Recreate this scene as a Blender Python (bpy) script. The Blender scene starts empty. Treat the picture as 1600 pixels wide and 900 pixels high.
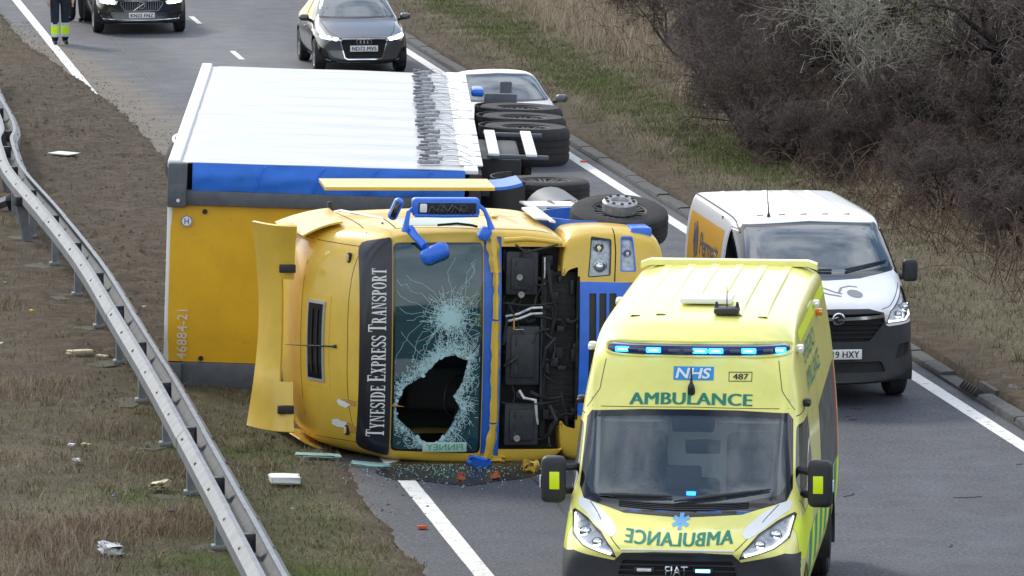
import bpy, bmesh, math, random
import numpy as np
from mathutils import Vector, Matrix, noise as mnoise
from mathutils.bvhtree import BVHTree

S = bpy.context.scene
C = S.collection
R = math.radians
rnd = random.Random(7)

# ------------------------------------------------------------------ camera
cam_d = bpy.data.cameras.new('camera')
cam = bpy.data.objects.new('camera', cam_d)
C.objects.link(cam)
cam_d.sensor_width = 36.0
cam_d.lens = 200.0
cam_d.clip_start = 0.5
cam_d.clip_end = 6000.0
cam.location = (0, 0, 9.03)
cam.rotation_euler = (R(90 - 7.055), 0, 0)
S.camera = cam

# ------------------------------------------------------------------ sky and sun
SUN_EL, SUN_AZ = R(36), R(-32)          # azimuth from +Y towards +X: the sun stands beyond the lorry
world = bpy.data.worlds.new('World')
S.world = world
world.use_nodes = True
wn = world.node_tree
for n in list(wn.nodes):
    wn.nodes.remove(n)
w_out = wn.nodes.new('ShaderNodeOutputWorld')
w_bg = wn.nodes.new('ShaderNodeBackground')
w_sky = wn.nodes.new('ShaderNodeTexSky')
w_sky.sky_type = 'NISHITA'
w_sky.sun_disc = False
w_sky.sun_elevation = SUN_EL
w_sky.sun_rotation = SUN_AZ
w_sky.air_density = 1.2
w_sky.dust_density = 1.0
w_co = wn.nodes.new('ShaderNodeTexCoord')
w_map = wn.nodes.new('ShaderNodeMapping')
w_map.inputs['Scale'].default_value = (1.3, 1.3, 1.7)
w_map.inputs['Location'].default_value = (3.1, 1.7, 0.4)
w_no = wn.nodes.new('ShaderNodeTexNoise')
w_no.inputs['Scale'].default_value = 2.3
w_no.inputs['Detail'].default_value = 7
w_no.inputs['Roughness'].default_value = 0.58
w_rp = wn.nodes.new('ShaderNodeValToRGB')
w_rp.color_ramp.elements[0].position = 0.43
w_rp.color_ramp.elements[1].position = 0.60
w_mix = wn.nodes.new('ShaderNodeMixRGB')
w_mix.inputs['Color2'].default_value = (9.5, 9.8, 10.2, 1)      # thin bright cloud
wn.links.new(w_co.outputs['Generated'], w_map.inputs['Vector'])
wn.links.new(w_map.outputs['Vector'], w_no.inputs['Vector'])
wn.links.new(w_no.outputs['Fac'], w_rp.inputs['Fac'])
wn.links.new(w_rp.outputs['Color'], w_mix.inputs['Fac'])
wn.links.new(w_sky.outputs['Color'], w_mix.inputs['Color1'])
wn.links.new(w_mix.outputs['Color'], w_bg.inputs['Color'])
w_bg.inputs['Strength'].default_value = 0.115
wn.links.new(w_bg.outputs['Background'], w_out.inputs['Surface'])

sun_d = bpy.data.lights.new('sun', 'SUN')
sun_d.energy = 1.5
sun_d.angle = R(10)
sun_d.color = (1.0, 0.93, 0.82)
sun = bpy.data.objects.new('sun', sun_d)
C.objects.link(sun)
_sd = Vector((math.sin(SUN_AZ) * math.cos(SUN_EL), math.cos(SUN_AZ) * math.cos(SUN_EL), math.sin(SUN_EL)))
sun.rotation_euler = (-_sd).to_track_quat('-Z', 'Y').to_euler()

S.view_settings.view_transform = 'Standard'
S.view_settings.look = 'None'
S.view_settings.gamma = 1.0
S.view_settings.use_curve_mapping = False
S.view_settings.exposure = 0.70

# ------------------------------------------------------------------ materials
def mat(name, col, rough=0.5, metal=0.0, coat=0.0, spec=0.5, var=0.0, vscale=6.0, dirt=None, bump=0.0, bscale=60.0, emit=None, estr=0.0, alpha=None, var_detail=4.0):
    m = bpy.data.materials.new(name)
    m.use_nodes = True
    nt = m.node_tree
    b = nt.nodes['Principled BSDF']
    b.inputs['Base Color'].default_value = (*col, 1)
    b.inputs['Roughness'].default_value = rough
    b.inputs['Metallic'].default_value = metal
    b.inputs['Coat Weight'].default_value = coat
    b.inputs['Coat Roughness'].default_value = 0.06
    b.inputs['Specular IOR Level'].default_value = spec
    if var or dirt or bump:
        tc = nt.nodes.new('ShaderNodeTexCoord')
    if var or dirt:
        n1 = nt.nodes.new('ShaderNodeTexNoise')
        n1.inputs['Scale'].default_value = vscale
        n1.inputs['Detail'].default_value = var_detail
        n1.inputs['Roughness'].default_value = 0.65
        nt.links.new(tc.outputs['Object'], n1.inputs['Vector'])
        rp = nt.nodes.new('ShaderNodeValToRGB')
        rp.color_ramp.elements[0].position = 0.33
        rp.color_ramp.elements[1].position = 0.67
        k = 1 - var
        rp.color_ramp.elements[0].color = (col[0] * k, col[1] * k, col[2] * k, 1)
        rp.color_ramp.elements[1].color = (min(1, col[0] * (1 + var)), min(1, col[1] * (1 + var)), min(1, col[2] * (1 + var)), 1)
        nt.links.new(n1.outputs['Fac'], rp.inputs['Fac'])
        last = rp.outputs['Color']
        if dirt:
            dcol, amount, dsc = dirt
            n2 = nt.nodes.new('ShaderNodeTexNoise')
            n2.inputs['Scale'].default_value = dsc
            n2.inputs['Detail'].default_value = 8
            n2.inputs['Roughness'].default_value = 0.72
            nt.links.new(tc.outputs['Object'], n2.inputs['Vector'])
            r2 = nt.nodes.new('ShaderNodeValToRGB')
            r2.color_ramp.elements[0].position = 0.70 - amount * 0.4
            r2.color_ramp.elements[0].color = (0, 0, 0, 1)
            r2.color_ramp.elements[1].position = 0.92 - amount * 0.25
            r2.color_ramp.elements[1].color = (0.85, 0.85, 0.85, 1)
            nt.links.new(n2.outputs['Fac'], r2.inputs['Fac'])
            mx = nt.nodes.new('ShaderNodeMixRGB')
            mx.inputs['Color2'].default_value = (*dcol, 1)
            nt.links.new(r2.outputs['Color'], mx.inputs['Fac'])
            nt.links.new(last, mx.inputs['Color1'])
            last = mx.outputs['Color']
        nt.links.new(last, b.inputs['Base Color'])
    if bump:
        n3 = nt.nodes.new('ShaderNodeTexNoise')
        n3.inputs['Scale'].default_value = bscale
        n3.inputs['Detail'].default_value = 4
        nt.links.new(tc.outputs['Object'], n3.inputs['Vector'])
        bp = nt.nodes.new('ShaderNodeBump')
        bp.inputs['Strength'].default_value = bump
        bp.inputs['Distance'].default_value = 0.02
        nt.links.new(n3.outputs['Fac'], bp.inputs['Height'])
        nt.links.new(bp.outputs['Normal'], b.inputs['Normal'])
    if emit:
        b.inputs['Emission Color'].default_value = (*emit, 1)
        b.inputs['Emission Strength'].default_value = estr
    if alpha is not None:
        b.inputs['Alpha'].default_value = alpha
    return m

def glass_mat(name, tint=(0.55, 0.62, 0.62), refl=0.0, base_ior=1.5):
    """thin pane: fresnel reflection over a tinted see-through pane"""
    m = bpy.data.materials.new(name)
    m.use_nodes = True
    nt = m.node_tree
    for n in list(nt.nodes):
        nt.nodes.remove(n)
    o = nt.nodes.new('ShaderNodeOutputMaterial')
    t = nt.nodes.new('ShaderNodeBsdfTransparent')
    t.inputs['Color'].default_value = (*tint, 1)
    g = nt.nodes.new('ShaderNodeBsdfGlossy')
    g.inputs['Roughness'].default_value = 0.02
    g.inputs['Color'].default_value = (0.95, 0.97, 1, 1)
    f = nt.nodes.new('ShaderNodeFresnel')
    f.inputs['IOR'].default_value = base_ior
    a = nt.nodes.new('ShaderNodeMath')
    a.operation = 'ADD'
    a.use_clamp = True
    a.inputs[1].default_value = refl
    mx = nt.nodes.new('ShaderNodeMixShader')
    nt.links.new(f.outputs[0], a.inputs[0])
    nt.links.new(a.outputs[0], mx.inputs[0])
    nt.links.new(t.outputs[0], mx.inputs[1])
    nt.links.new(g.outputs[0], mx.inputs[2])
    nt.links.new(mx.outputs[0], o.inputs['Surface'])
    return m

def emis(name, col, strength):
    return mat(name, col, 0.3, emit=col, estr=strength)

# ------------------------------------------------------------------ object helpers
def tag(o, label=None, cat=None, group=None, kind=None):
    if label: o['label'] = label
    if cat: o['category'] = cat
    if group: o['group'] = group
    if kind: o['kind'] = kind
    return o

def thing(name, label, cat, loc=(0, 0, 0), rot=(0, 0, 0), group=None):
    o = bpy.data.objects.new(name, None)
    o.empty_display_size = 0.3
    C.objects.link(o)
    o.location = loc
    o.rotation_euler = rot
    return tag(o, label, cat, group)

def mesh_of(bm, m, smooth=35):
    me = bpy.data.meshes.new('mesh')
    bm.normal_update()
    bm.to_mesh(me)
    bm.free()
    if smooth:
        for p in me.polygons:
            p.use_smooth = True
        me.set_sharp_from_angle(angle=R(smooth))
    if m is not None:
        me.materials.append(m)
    return me

def obj(name, bm, m, parent=None, smooth=35, loc=None, rot=None):
    me = bm if isinstance(bm, bpy.types.Mesh) else mesh_of(bm, m, smooth)
    me.name = name
    if isinstance(bm, bpy.types.Mesh) and m is not None and len(me.materials) == 0:
        me.materials.append(m)
    o = bpy.data.objects.new(name, me)
    C.objects.link(o)
    if parent is not None:
        o.parent = parent
    if loc is not None: o.location = loc
    if rot is not None: o.rotation_euler = rot
    return o

def struct(name, bm, m, smooth=35):
    return tag(obj(name, bm, m, None, smooth), kind='structure')

def copy_tree(o, parent=None):
    c = o.copy()
    C.objects.link(c)
    c.parent = parent
    for ch in o.children:
        copy_tree(ch, c)
    return c

# ------------------------------------------------------------------ shapes
def B():
    return bmesh.new()

def box(bm, c, s, bevel=0.0, rot=None, seg=2):
    """axis box of full size s about c, optionally bevelled and rotated"""
    r = bmesh.ops.create_cube(bm, size=1.0)
    vs = r['verts']
    bmesh.ops.scale(bm, vec=s, verts=vs)
    if bevel:
        es = list({e for v in vs for e in v.link_edges})
        rr = bmesh.ops.bevel(bm, geom=es, offset=min(bevel, min(s) * 0.49), segments=seg, affect='EDGES', profile=0.5)
        vs = list({v for f in rr['faces'] for v in f.verts} | {v for v in vs if v.is_valid})
    if rot is not None:
        bmesh.ops.rotate(bm, cent=(0, 0, 0), matrix=Matrix.Identity(3) if rot is None else (rot.to_matrix() if hasattr(rot, 'to_matrix') else rot), verts=vs)
    bmesh.ops.translate(bm, vec=c, verts=vs)
    return vs

def cyl(bm, p0, p1, r0, r1=None, seg=16, cap=True):
    p0, p1 = Vector(p0), Vector(p1)
    r1 = r0 if r1 is None else r1
    d = (p1 - p0)
    q = d.to_track_quat('Z', 'Y')
    a, b = [], []
    for i in range(seg):
        t = 2 * math.pi * i / seg
        v = Vector((math.cos(t), math.sin(t), 0))
        a.append(bm.verts.new(p0 + q @ (v * r0)))
        b.append(bm.verts.new(p1 + q @ (v * r1)))
    for i in range(seg):
        j = (i + 1) % seg
        bm.faces.new((a[i], a[j], b[j], b[i]))
    if cap:
        bm.faces.new(a[::-1])
        bm.faces.new(b)

def tube(bm, pts, r, seg=8, cap=True):
    """round tube through points; r a number or one per point"""
    pts = [Vector(p) for p in pts]
    n = len(pts)
    rs = r if isinstance(r, (list, tuple)) else [r] * n
    rings = []
    prev = None
    for i, p in enumerate(pts):
        t = (pts[min(i + 1, n - 1)] - pts[max(i - 1, 0)]).normalized()
        if prev is None:
            u = t.orthogonal().normalized()
        else:
            u = (prev - t * prev.dot(t))
            u = u.normalized() if u.length > 1e-6 else t.orthogonal().normalized()
        prev = u
        w = t.cross(u)
        rings.append([bm.verts.new(p + (u * math.cos(2 * math.pi * k / seg) + w * math.sin(2 * math.pi * k / seg)) * rs[i]) for k in range(seg)])
    for a, b in zip(rings, rings[1:]):
        for k in range(seg):
            l = (k + 1) % seg
            bm.faces.new((a[k], a[l], b[l], b[k]))
    if cap:
        bm.faces.new(rings[0][::-1])
        bm.faces.new(rings[-1])

def lathe(bm, prof, origin, axis, seg=32, closed=False):
    """turn (radius, height) pairs about an axis through origin"""
    o = Vector(origin)
    q = Vector(axis).to_track_quat('Z', 'Y')
    rings = []
    for (r, h) in prof:
        if r < 1e-6:
            rings.append([bm.verts.new(o + q @ Vector((0, 0, h)))])
        else:
            rings.append([bm.verts.new(o + q @ Vector((r * math.cos(2 * math.pi * k / seg), r * math.sin(2 * math.pi * k / seg), h))) for k in range(seg)])
    prs = list(zip(rings, rings[1:]))
    if closed:
        prs.append((rings[-1], rings[0]))
    for a, b in prs:
        for k in range(seg):
            l = (k + 1) % seg
            if len(a) == 1 and len(b) == 1: continue
            if len(a) == 1: bm.faces.new((a[0], b[l], b[k]))
            elif len(b) == 1: bm.faces.new((a[k], a[l], b[0]))
            else: bm.faces.new((a[k], a[l], b[l], b[k]))

def prism(bm, poly, fn, t0, t1):
    """extrude a 2D polygon between t0 and t1; fn(a, b, t) -> 3D point"""
    a = [bm.verts.new(fn(p[0], p[1], t0)) for p in poly]
    b = [bm.verts.new(fn(p[0], p[1], t1)) for p in poly]
    n = len(poly)
    for i in range(n):
        j = (i + 1) % n
        bm.faces.new((a[i], a[j], b[j], b[i]))
    bm.faces.new(a[::-1])
    bm.faces.new(b)
    bmesh.ops.recalc_face_normals(bm, faces=bm.faces[:])

def sheet(bm, rows):
    """grid of points -> quads"""
    g = [[bm.verts.new(p) for p in r] for r in rows]
    for a, b in zip(g, g[1:]):
        for i in range(len(a) - 1):
            bm.faces.new((a[i], a[i + 1], b[i + 1], b[i]))
    return g

def thicken(bm, t):
    """give an open sheet a thickness (towards -normal)"""
    bm.normal_update()
    bmesh.ops.solidify(bm, geom=bm.faces[:], thickness=t)

def rounded(poly, r, n=3):
    """round the corners of a 2D polygon; r a number or one per corner"""
    out = []
    m = len(poly)
    for i in range(m):
        ri = r[i] if isinstance(r, (list, tuple)) else r
        p = Vector(poly[i]); a = Vector(poly[i - 1]); b = Vector(poly[(i + 1) % m])
        if ri <= 1e-6:
            out.append(tuple(p)); continue
        da = (a - p); db = (b - p)
        ra = min(ri, da.length * 0.45); rb = min(ri, db.length * 0.45)
        p0 = p + da.normalized() * ra; p1 = p + db.normalized() * rb
        for k in range(n + 1):
            t = k / n
            out.append(tuple(p0 * (1 - t) ** 2 + p * 2 * t * (1 - t) + p1 * t * t))
    return out

def inset_poly(poly, d):
    """shrink a 2D polygon by d"""
    m = len(poly)
    area = sum(poly[i][0] * poly[(i + 1) % m][1] - poly[(i + 1) % m][0] * poly[i][1] for i in range(m))
    s = 1 if area > 0 else -1
    out = []
    for i in range(m):
        p = Vector(poly[i]); a = Vector(poly[i - 1]); b = Vector(poly[(i + 1) % m])
        e0 = (p - a).normalized(); e1 = (b - p).normalized()
        n0 = Vector((-e0.y, e0.x)) * s; n1 = Vector((-e1.y, e1.x)) * s
        nn = n0 + n1
        nn = nn / max(0.25, nn.dot(n0)) if nn.length > 1e-6 else n0
        out.append(tuple(p + nn * d))
    return out

def in_poly(p, poly):
    x, y = p
    c = False
    j = len(poly) - 1
    for i in range(len(poly)):
        xi, yi = poly[i]; xj, yj = poly[j]
        if (yi > y) != (yj > y) and x < (xj - xi) * (y - yi) / (yj - yi) + xi:
            c = not c
        j = i
    return c

AX = {'x': (1, 2), 'y': (0, 2), 'z': (0, 1)}

def carve(bm, poly, axis, facing=None, thr=0.15, where=None):
    """cut a polygon, seen along an axis, out of a surface; returns the pieces inside as a new bmesh and removes them"""
    i, j = AX[axis]
    bm.normal_update()
    fv = Vector(facing) if facing else None
    x0 = min(p[0] for p in poly); x1 = max(p[0] for p in poly); y0 = min(p[1] for p in poly); y1 = max(p[1] for p in poly)
    cand = []
    for f in bm.faces:
        if fv is not None and f.normal.dot(fv) < thr: continue
        if where is not None and not where(f.calc_center_median()): continue
        xs = [v.co[i] for v in f.verts]; ys = [v.co[j] for v in f.verts]
        if max(xs) < x0 or min(xs) > x1 or max(ys) < y0 or min(ys) > y1: continue
        cand.append(f)
    n = len(poly)
    for k in range(n):
        a = poly[k]; b = poly[(k + 1) % n]
        no2 = (-(b[1] - a[1]), b[0] - a[0])
        ln = math.hypot(*no2)
        if ln < 1e-7: continue
        no = [0, 0, 0]; no[i] = no2[0] / ln; no[j] = no2[1] / ln
        co = [0, 0, 0]; co[i] = a[0]; co[j] = a[1]
        # only faces near this edge of the polygon
        ex0 = min(a[0], b[0]) - 1e-4; ex1 = max(a[0], b[0]) + 1e-4; ey0 = min(a[1], b[1]) - 1e-4; ey1 = max(a[1], b[1]) + 1e-4
        loc = []; rest = []
        for f in cand:
            xs = [v.co[i] for v in f.verts]; ys = [v.co[j] for v in f.verts]
            (rest if (max(xs) < ex0 or min(xs) > ex1 or max(ys) < ey0 or min(ys) > ey1) else loc).append(f)
        if not loc: continue
        geom = list({v for f in loc for v in f.verts}) + list({e for f in loc for e in f.edges}) + loc
        rr = bmesh.ops.bisect_plane(bm, geom=geom, dist=1e-5, plane_co=co, plane_no=no)
        cand = rest + [g for g in rr['geom'] if isinstance(g, bmesh.types.BMFace)]
        cand = list({f for f in cand if f.is_valid})
    inside = []
    for f in cand:
        c = f.calc_center_median()
        if in_poly((c[i], c[j]), poly): inside.append(f)
    return take(bm, inside)

def take(bm, faces):
    nb = bmesh.new()
    mp = {}
    for f in faces:
        vs = []
        for v in f.verts:
            if v not in mp:
                mp[v] = nb.verts.new(v.co)
            vs.append(mp[v])
        try:
            nb.faces.new(vs)
        except ValueError:
            pass
    bmesh.ops.delete(bm, geom=faces, context='FACES')
    nb.normal_update()
    return nb

def push(bm, d):
    """move a panel along its own normals"""
    bm.normal_update()
    ns = [(v, v.normal.copy()) for v in bm.verts]
    for v, n in ns:
        v.co += n * d

def rim(bm, d):
    """turn the open edges of a panel inward by d so that it reads as a solid"""
    bm.normal_update()
    es = [e for e in bm.edges if e.is_boundary]
    nrm = {v: v.normal.copy() for e in es for v in e.verts}
    r = bmesh.ops.extrude_edge_only(bm, edges=es)
    nv = [g for g in r['geom'] if isinstance(g, bmesh.types.BMVert)]
    for v in nv:
        best = None
        for e in v.link_edges:
            o = e.other_vert(v)
            if o in nrm: best = o
        if best is not None:
            v.co -= nrm[best] * d
    return bm

def merge(dst, src):
    """append src's faces to dst, free src"""
    mp = {v: dst.verts.new(v.co) for v in src.verts}
    for f in src.faces:
        try: dst.faces.new([mp[v] for v in f.verts])
        except ValueError: pass
    src.free()

def subsurf(bm, lv=2):
    """Catmull-Clark on a cage -> dense bmesh"""
    me = bpy.data.meshes.new('cage')
    bmesh.ops.recalc_face_normals(bm, faces=bm.faces[:])
    bm.to_mesh(me); bm.free()
    o = bpy.data.objects.new('cage', me)
    C.objects.link(o)
    md = o.modifiers.new('s', 'SUBSURF')
    md.levels = lv; md.render_levels = lv
    bpy.context.view_layer.update()
    dg = bpy.context.evaluated_depsgraph_get()
    e = o.evaluated_get(dg)
    m2 = bpy.data.meshes.new_from_object(e)
    out = bmesh.new(); out.from_mesh(m2)
    bpy.data.objects.remove(o); bpy.data.meshes.remove(me); bpy.data.meshes.remove(m2)
    bmesh.ops.recalc_face_normals(out, faces=out.faces[:])
    out.normal_update()
    return out

def body_loft(stations, lv=2, bend=None, sharp=()):
    """stations: (y, [(x, z) ...]) half sections from bottom centre to top centre; mirrored and closed at both ends"""
    bm = bmesh.new()
    rings = []
    crl = bm.edges.layers.float.get('crease_edge') or bm.edges.layers.float.new('crease_edge')
    for (y, prof) in stations:
        right = [bm.verts.new((x, y, z)) for (x, z) in prof]
        left = [right[0]] + [bm.verts.new((-x, y, z)) for (x, z) in prof[1:-1]] + [right[-1]]
        rings.append((right, left))
    K = len(stations[0][1])
    for (a, al), (b, bl) in zip(rings, rings[1:]):
        for k in range(K - 1):
            bm.faces.new((a[k], a[k + 1], b[k + 1], b[k]))
            bm.faces.new((al[k], al[k + 1], bl[k + 1], bl[k]))
    for idx in (0, -1):
        r, l = rings[idx]
        mid = [r[0]] + [bm.verts.new((0, stations[idx][0], p[1])) for p in stations[idx][1][1:-1]] + [r[-1]]
        for k in range(K - 1):
            for side in (r, l):
                q = [mid[k], side[k], side[k + 1], mid[k + 1]]
                q2 = []
                for v in q:
                    if v not in q2: q2.append(v)
                if len(q2) > 2: bm.faces.new(q2)
    if bend:
        for v in bm.verts:
            v.co = bend(v.co)
    for k, cr in sharp:                      # crease profile line k along the whole length
        for (a, al), (b, bl) in zip(rings, rings[1:]):
            for s, t in ((a, b), (al, bl)):
                e = bm.edges.get((s[k], t[k]))
                if e: e[crl] = cr
    return subsurf(bm, lv)

def bvh(bm):
    return BVHTree.FromBMesh(bm)

def drape_line(tree, pts, direction, off=0.003):
    """drop points onto a surface along a direction"""
    d = Vector(direction).normalized()
    out = []
    for p in pts:
        h = tree.ray_cast(Vector(p) - d * 4.0, d)
        if h[0] is not None:
            out.append((h[0] + h[1] * off, h[1]))
    return out

def seam(parent, tree, pts, direction, w=0.008, off=0.002, steps=10, m=None, name='shut_line'):
    """thin dark ribbon laid on a surface along a polyline (shut line of a door or bonnet)"""
    fine = []
    for a, b in zip(pts, pts[1:]):
        for k in range(steps):
            fine.append(Vector(a).lerp(Vector(b), k / steps))
    fine.append(Vector(pts[-1]))
    d = drape_line(tree, fine, direction, off)
    if len(d) < 2: return
    bm = bmesh.new()
    L = []; Rr = []
    for i, (p, n) in enumerate(d):
        t = d[min(i + 1, len(d) - 1)][0] - d[max(i - 1, 0)][0]
        s = t.cross(n)
        s = s.normalized() * (w / 2) if s.length > 1e-9 else Vector((w / 2, 0, 0))
        L.append(bm.verts.new(p + s)); Rr.append(bm.verts.new(p - s))
    for i in range(len(d) - 1):
        if (d[i + 1][0] - d[i][0]).length > 0.5: continue
        bm.faces.new((L[i], L[i + 1], Rr[i + 1], Rr[i]))
    for v in [v for v in bm.verts if not v.link_faces]: bm.verts.remove(v)
    return obj(name, bm, m or M_SEAM, parent)

def decal(bm_src, tree, direction, off=0.004):
    """drop a flat mesh (lettering, badge) onto a surface along a direction"""
    d = Vector(direction).normalized()
    for v in bm_src.verts:
        h = tree.ray_cast(v.co - d * 3.0, d)
        if h[0] is not None:
            n = h[1] if h[1].dot(d) < 0 else -h[1]
            v.co = h[0] + n * off
    return bm_src

def text_bm(s, size, spacing=1.0, sx=1.0, align='CENTER', bold=0.0):
    """lettering as a flat bmesh in the XY plane, centred on its middle line"""
    cu = bpy.data.curves.new('t', 'FONT')
    cu.body = s; cu.size = size; cu.align_x = align; cu.align_y = 'CENTER'
    cu.space_character = spacing; cu.offset = bold; cu.resolution_u = 3
    o = bpy.data.objects.new('t', cu)
    C.objects.link(o)
    bpy.context.view_layer.update()
    dg = bpy.context.evaluated_depsgraph_get()
    me = bpy.data.meshes.new_from_object(o.evaluated_get(dg))
    bm = bmesh.new(); bm.from_mesh(me)
    bpy.data.objects.remove(o); bpy.data.curves.remove(cu); bpy.data.meshes.remove(me)
    for v in bm.verts: v.co.x *= sx
    return bm

def place(bm, M):
    bmesh.ops.transform(bm, matrix=M, verts=bm.verts[:])
    return bm

def embolden(bm, dx, lift=0.0):
    """heavier strokes: a second copy set slightly aside and below"""
    r = bmesh.ops.duplicate(bm, geom=bm.verts[:] + bm.edges[:] + bm.faces[:])
    for v in [g for g in r['geom'] if isinstance(g, bmesh.types.BMVert)]: v.co.x += dx
    return bm

def fit_text(s, width, height, spacing=1.0, bold=0.0):
    """lettering scaled to an exact box, centred on the origin"""
    bm = text_bm(s, 1.0, spacing, bold=bold)
    xs = [v.co.x for v in bm.verts]; ys = [v.co.y for v in bm.verts]
    x0, x1, y0, y1 = min(xs), max(xs), min(ys), max(ys)
    for v in bm.verts:
        v.co.x = (v.co.x - (x0 + x1) / 2) / (x1 - x0) * width
        v.co.y = (v.co.y - (y0 + y1) / 2) / (y1 - y0) * height
    return bm

FRONT = Matrix(((1, 0, 0, 0), (0, 0, -1, 0), (0, 1, 0, 0), (0, 0, 0, 1)))    # XY lettering -> stands up, faces -Y

def plate(parent, text, c, m_white, m_black, w=0.52, h=0.111, tilt=0.0):
    """number plate facing -Y at c: a backing with its lettering as a child"""
    bm = B(); box(bm, (0, 0, 0), (w, 0.012, h), 0.004)
    p = obj('number_plate', bm, m_white, parent, loc=c, rot=(tilt, 0, 0))
    if not text: return p
    t = place(fit_text(text, w * 0.87, h * 0.66, 1.05, 0.0), FRONT)
    embolden(t, w * .010)
    for v in t.verts: v.co.y = -0.0085
    obj('plate_lettering', t, m_black, p, smooth=0)
    return p

def wheel(parent, c, r, w, side, m_tyre, m_rim, spokes=5, rim_r=None, m_dark=None):
    """road wheel, axle along X; side +1 faces +X. > tyre with rim and hub as its pieces"""
    rr = rim_r or r * 0.68
    bm = B()
    s = side
    prof = [(rr, -w * 0.48), (r * 0.90, -w * 0.5), (r * 0.975, -w * 0.42), (r, -w * 0.30)]
    for k in (-0.18, 0.0, 0.18):
        prof += [(r, w * (k - 0.035)), (r * 0.985, w * (k - 0.03)), (r * 0.985, w * (k + 0.03)), (r, w * (k + 0.035))]
    prof += [(r, w * 0.30), (r * 0.975, w * 0.42), (r * 0.90, w * 0.5), (rr, w * 0.48), (rr * 0.97, w * 0.3), (rr * 0.97, -w * 0.3)]
    lathe(bm, prof, (0, 0, 0), (s, 0, 0), 36, closed=True)
    bmesh.ops.recalc_face_normals(bm, faces=bm.faces[:])
    t = obj('wheel', bm, m_tyre, parent, loc=c)
    bm = B()
    lathe(bm, [(rr * 1.0, w * 0.46), (rr * 0.93, w * 0.44), (rr * 0.9, w * 0.2), (rr * 0.9, -w * 0.3), (0.0, -w * 0.3)], (0, 0, 0), (s, 0, 0), 32)
    for k in range(spokes):
        a = 2 * math.pi * k / spokes
        u = Vector((0, math.cos(a), math.sin(a))); v = Vector((0, -math.sin(a), math.cos(a)))
        x0, x1 = s * w * 0.2, s * w * 0.42
        for dv in (-1, 1):
            p = [u * rr * 0.15 + v * dv * rr * 0.10, u * rr * 0.93 + v * dv * rr * 0.17, u * rr * 0.93 + v * dv * rr * 0.04, u * rr * 0.15 + v * dv * rr * 0.01]
            q0 = [bm.verts.new(w_ + Vector((x0, 0, 0))) for w_ in p]; q1 = [bm.verts.new(w_ + Vector((x1 - (0 if i_ in (1, 2) else s * w * 0.08), 0, 0))) for i_, w_ in enumerate(p)]
            for i_ in range(4):
                bm.faces.new((q0[i_], q0[(i_ + 1) % 4], q1[(i_ + 1) % 4], q1[i_]))
            bm.faces.new(q1)
    cyl(bm, (s * w * 0.1, 0, 0), (s * w * 0.37, 0, 0), rr * 0.2, rr * 0.16, 16)
    bmesh.ops.recalc_face_normals(bm, faces=bm.faces[:])
    obj('rim', bm, m_rim, t)
    return t
# ------------------------------------------------------------------ the road's own frame: u across (right positive), v along (away from the camera)
SL = 0.1455
_n = math.hypot(1, SL)
RO = Vector((-1.75, 85.1, 0)); RE = Vector((-SL, 1, 0)) / _n; RN = Vector((1, SL, 0)) / _n
ROAD_ROT = math.atan2(SL, 1)                    # a vehicle facing -Y turned to face along the carriageway
HW = 3.365                                      # centre to edge line
def W(u, v, z=0.0):
    return RO + RN * u + RE * v + Vector((0, 0, z))
def UV(x, y):
    d = Vector((x, y, 0)) - RO
    return d.dot(RN), d.dot(RE)
def sstep(a, b, x):
    t = min(1, max(0, (x - a) / (b - a)))
    return t * t * (3 - 2 * t)
def nz(x, y, s=1.0, k=0.0):
    return mnoise.noise(Vector((x * s, y * s, k)))

def mud_edge(v):
    """left limit of the clean asphalt: soil was thrown over it beside and behind the trailer"""
    e = -HW - 0.52
    e += 0.62 * sstep(-28, -20, v) * (1 - sstep(15, 32, v)) + 0.25 * sstep(-22, -12, v) * (1 - sstep(8, 22, v))
    return e + 0.10 * nz(v, 3.1, 0.9) + 0.07 * nz(v, 9.3, 3.1) + 0.05 * nz(v, 5.3, 7.7)

def ground_z(u, v):
    if u < 0:
        e = mud_edge(v)
        t = e - u
        z = -0.05 + 0.11 * sstep(-0.12, 0.22, t) + 0.05 * sstep(0.2, 3.0, t) - 0.10 * sstep(3.0, 7.0, t)
        if t > -0.1:
            k = sstep(-0.1, 0.5, t)
            rough = 0.35 + 0.9 * sstep(-26, -14, v) * (1 - sstep(12, 30, v)) * (1 - sstep(2.2, 4.0, t))
            z += k * rough * (0.045 * nz(u, v, 1.1, 2) + 0.035 * nz(u, v, 3.2, 5) + 0.022 * nz(u, v, 8.0, 8))
    else:
        t = u - (HW + 0.46)
        z = -0.05 + 0.165 * sstep(0.0, 0.06, t)
        if t > 0:
            z += 0.05 * sstep(0, 1.6, t) + 1.5 * sstep(1.6, 9.0, t) + 2.2 * sstep(7.0, 30.0, t)
            z += sstep(0, 0.5, t) * (0.05 * nz(u, v, 0.9, 2) + 0.03 * nz(u, v, 3.0, 4) + 0.012 * nz(u, v, 8.0, 7)) + sstep(2, 6, t) * 0.2 * nz(u, v, 0.33, 1)
    return z

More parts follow.
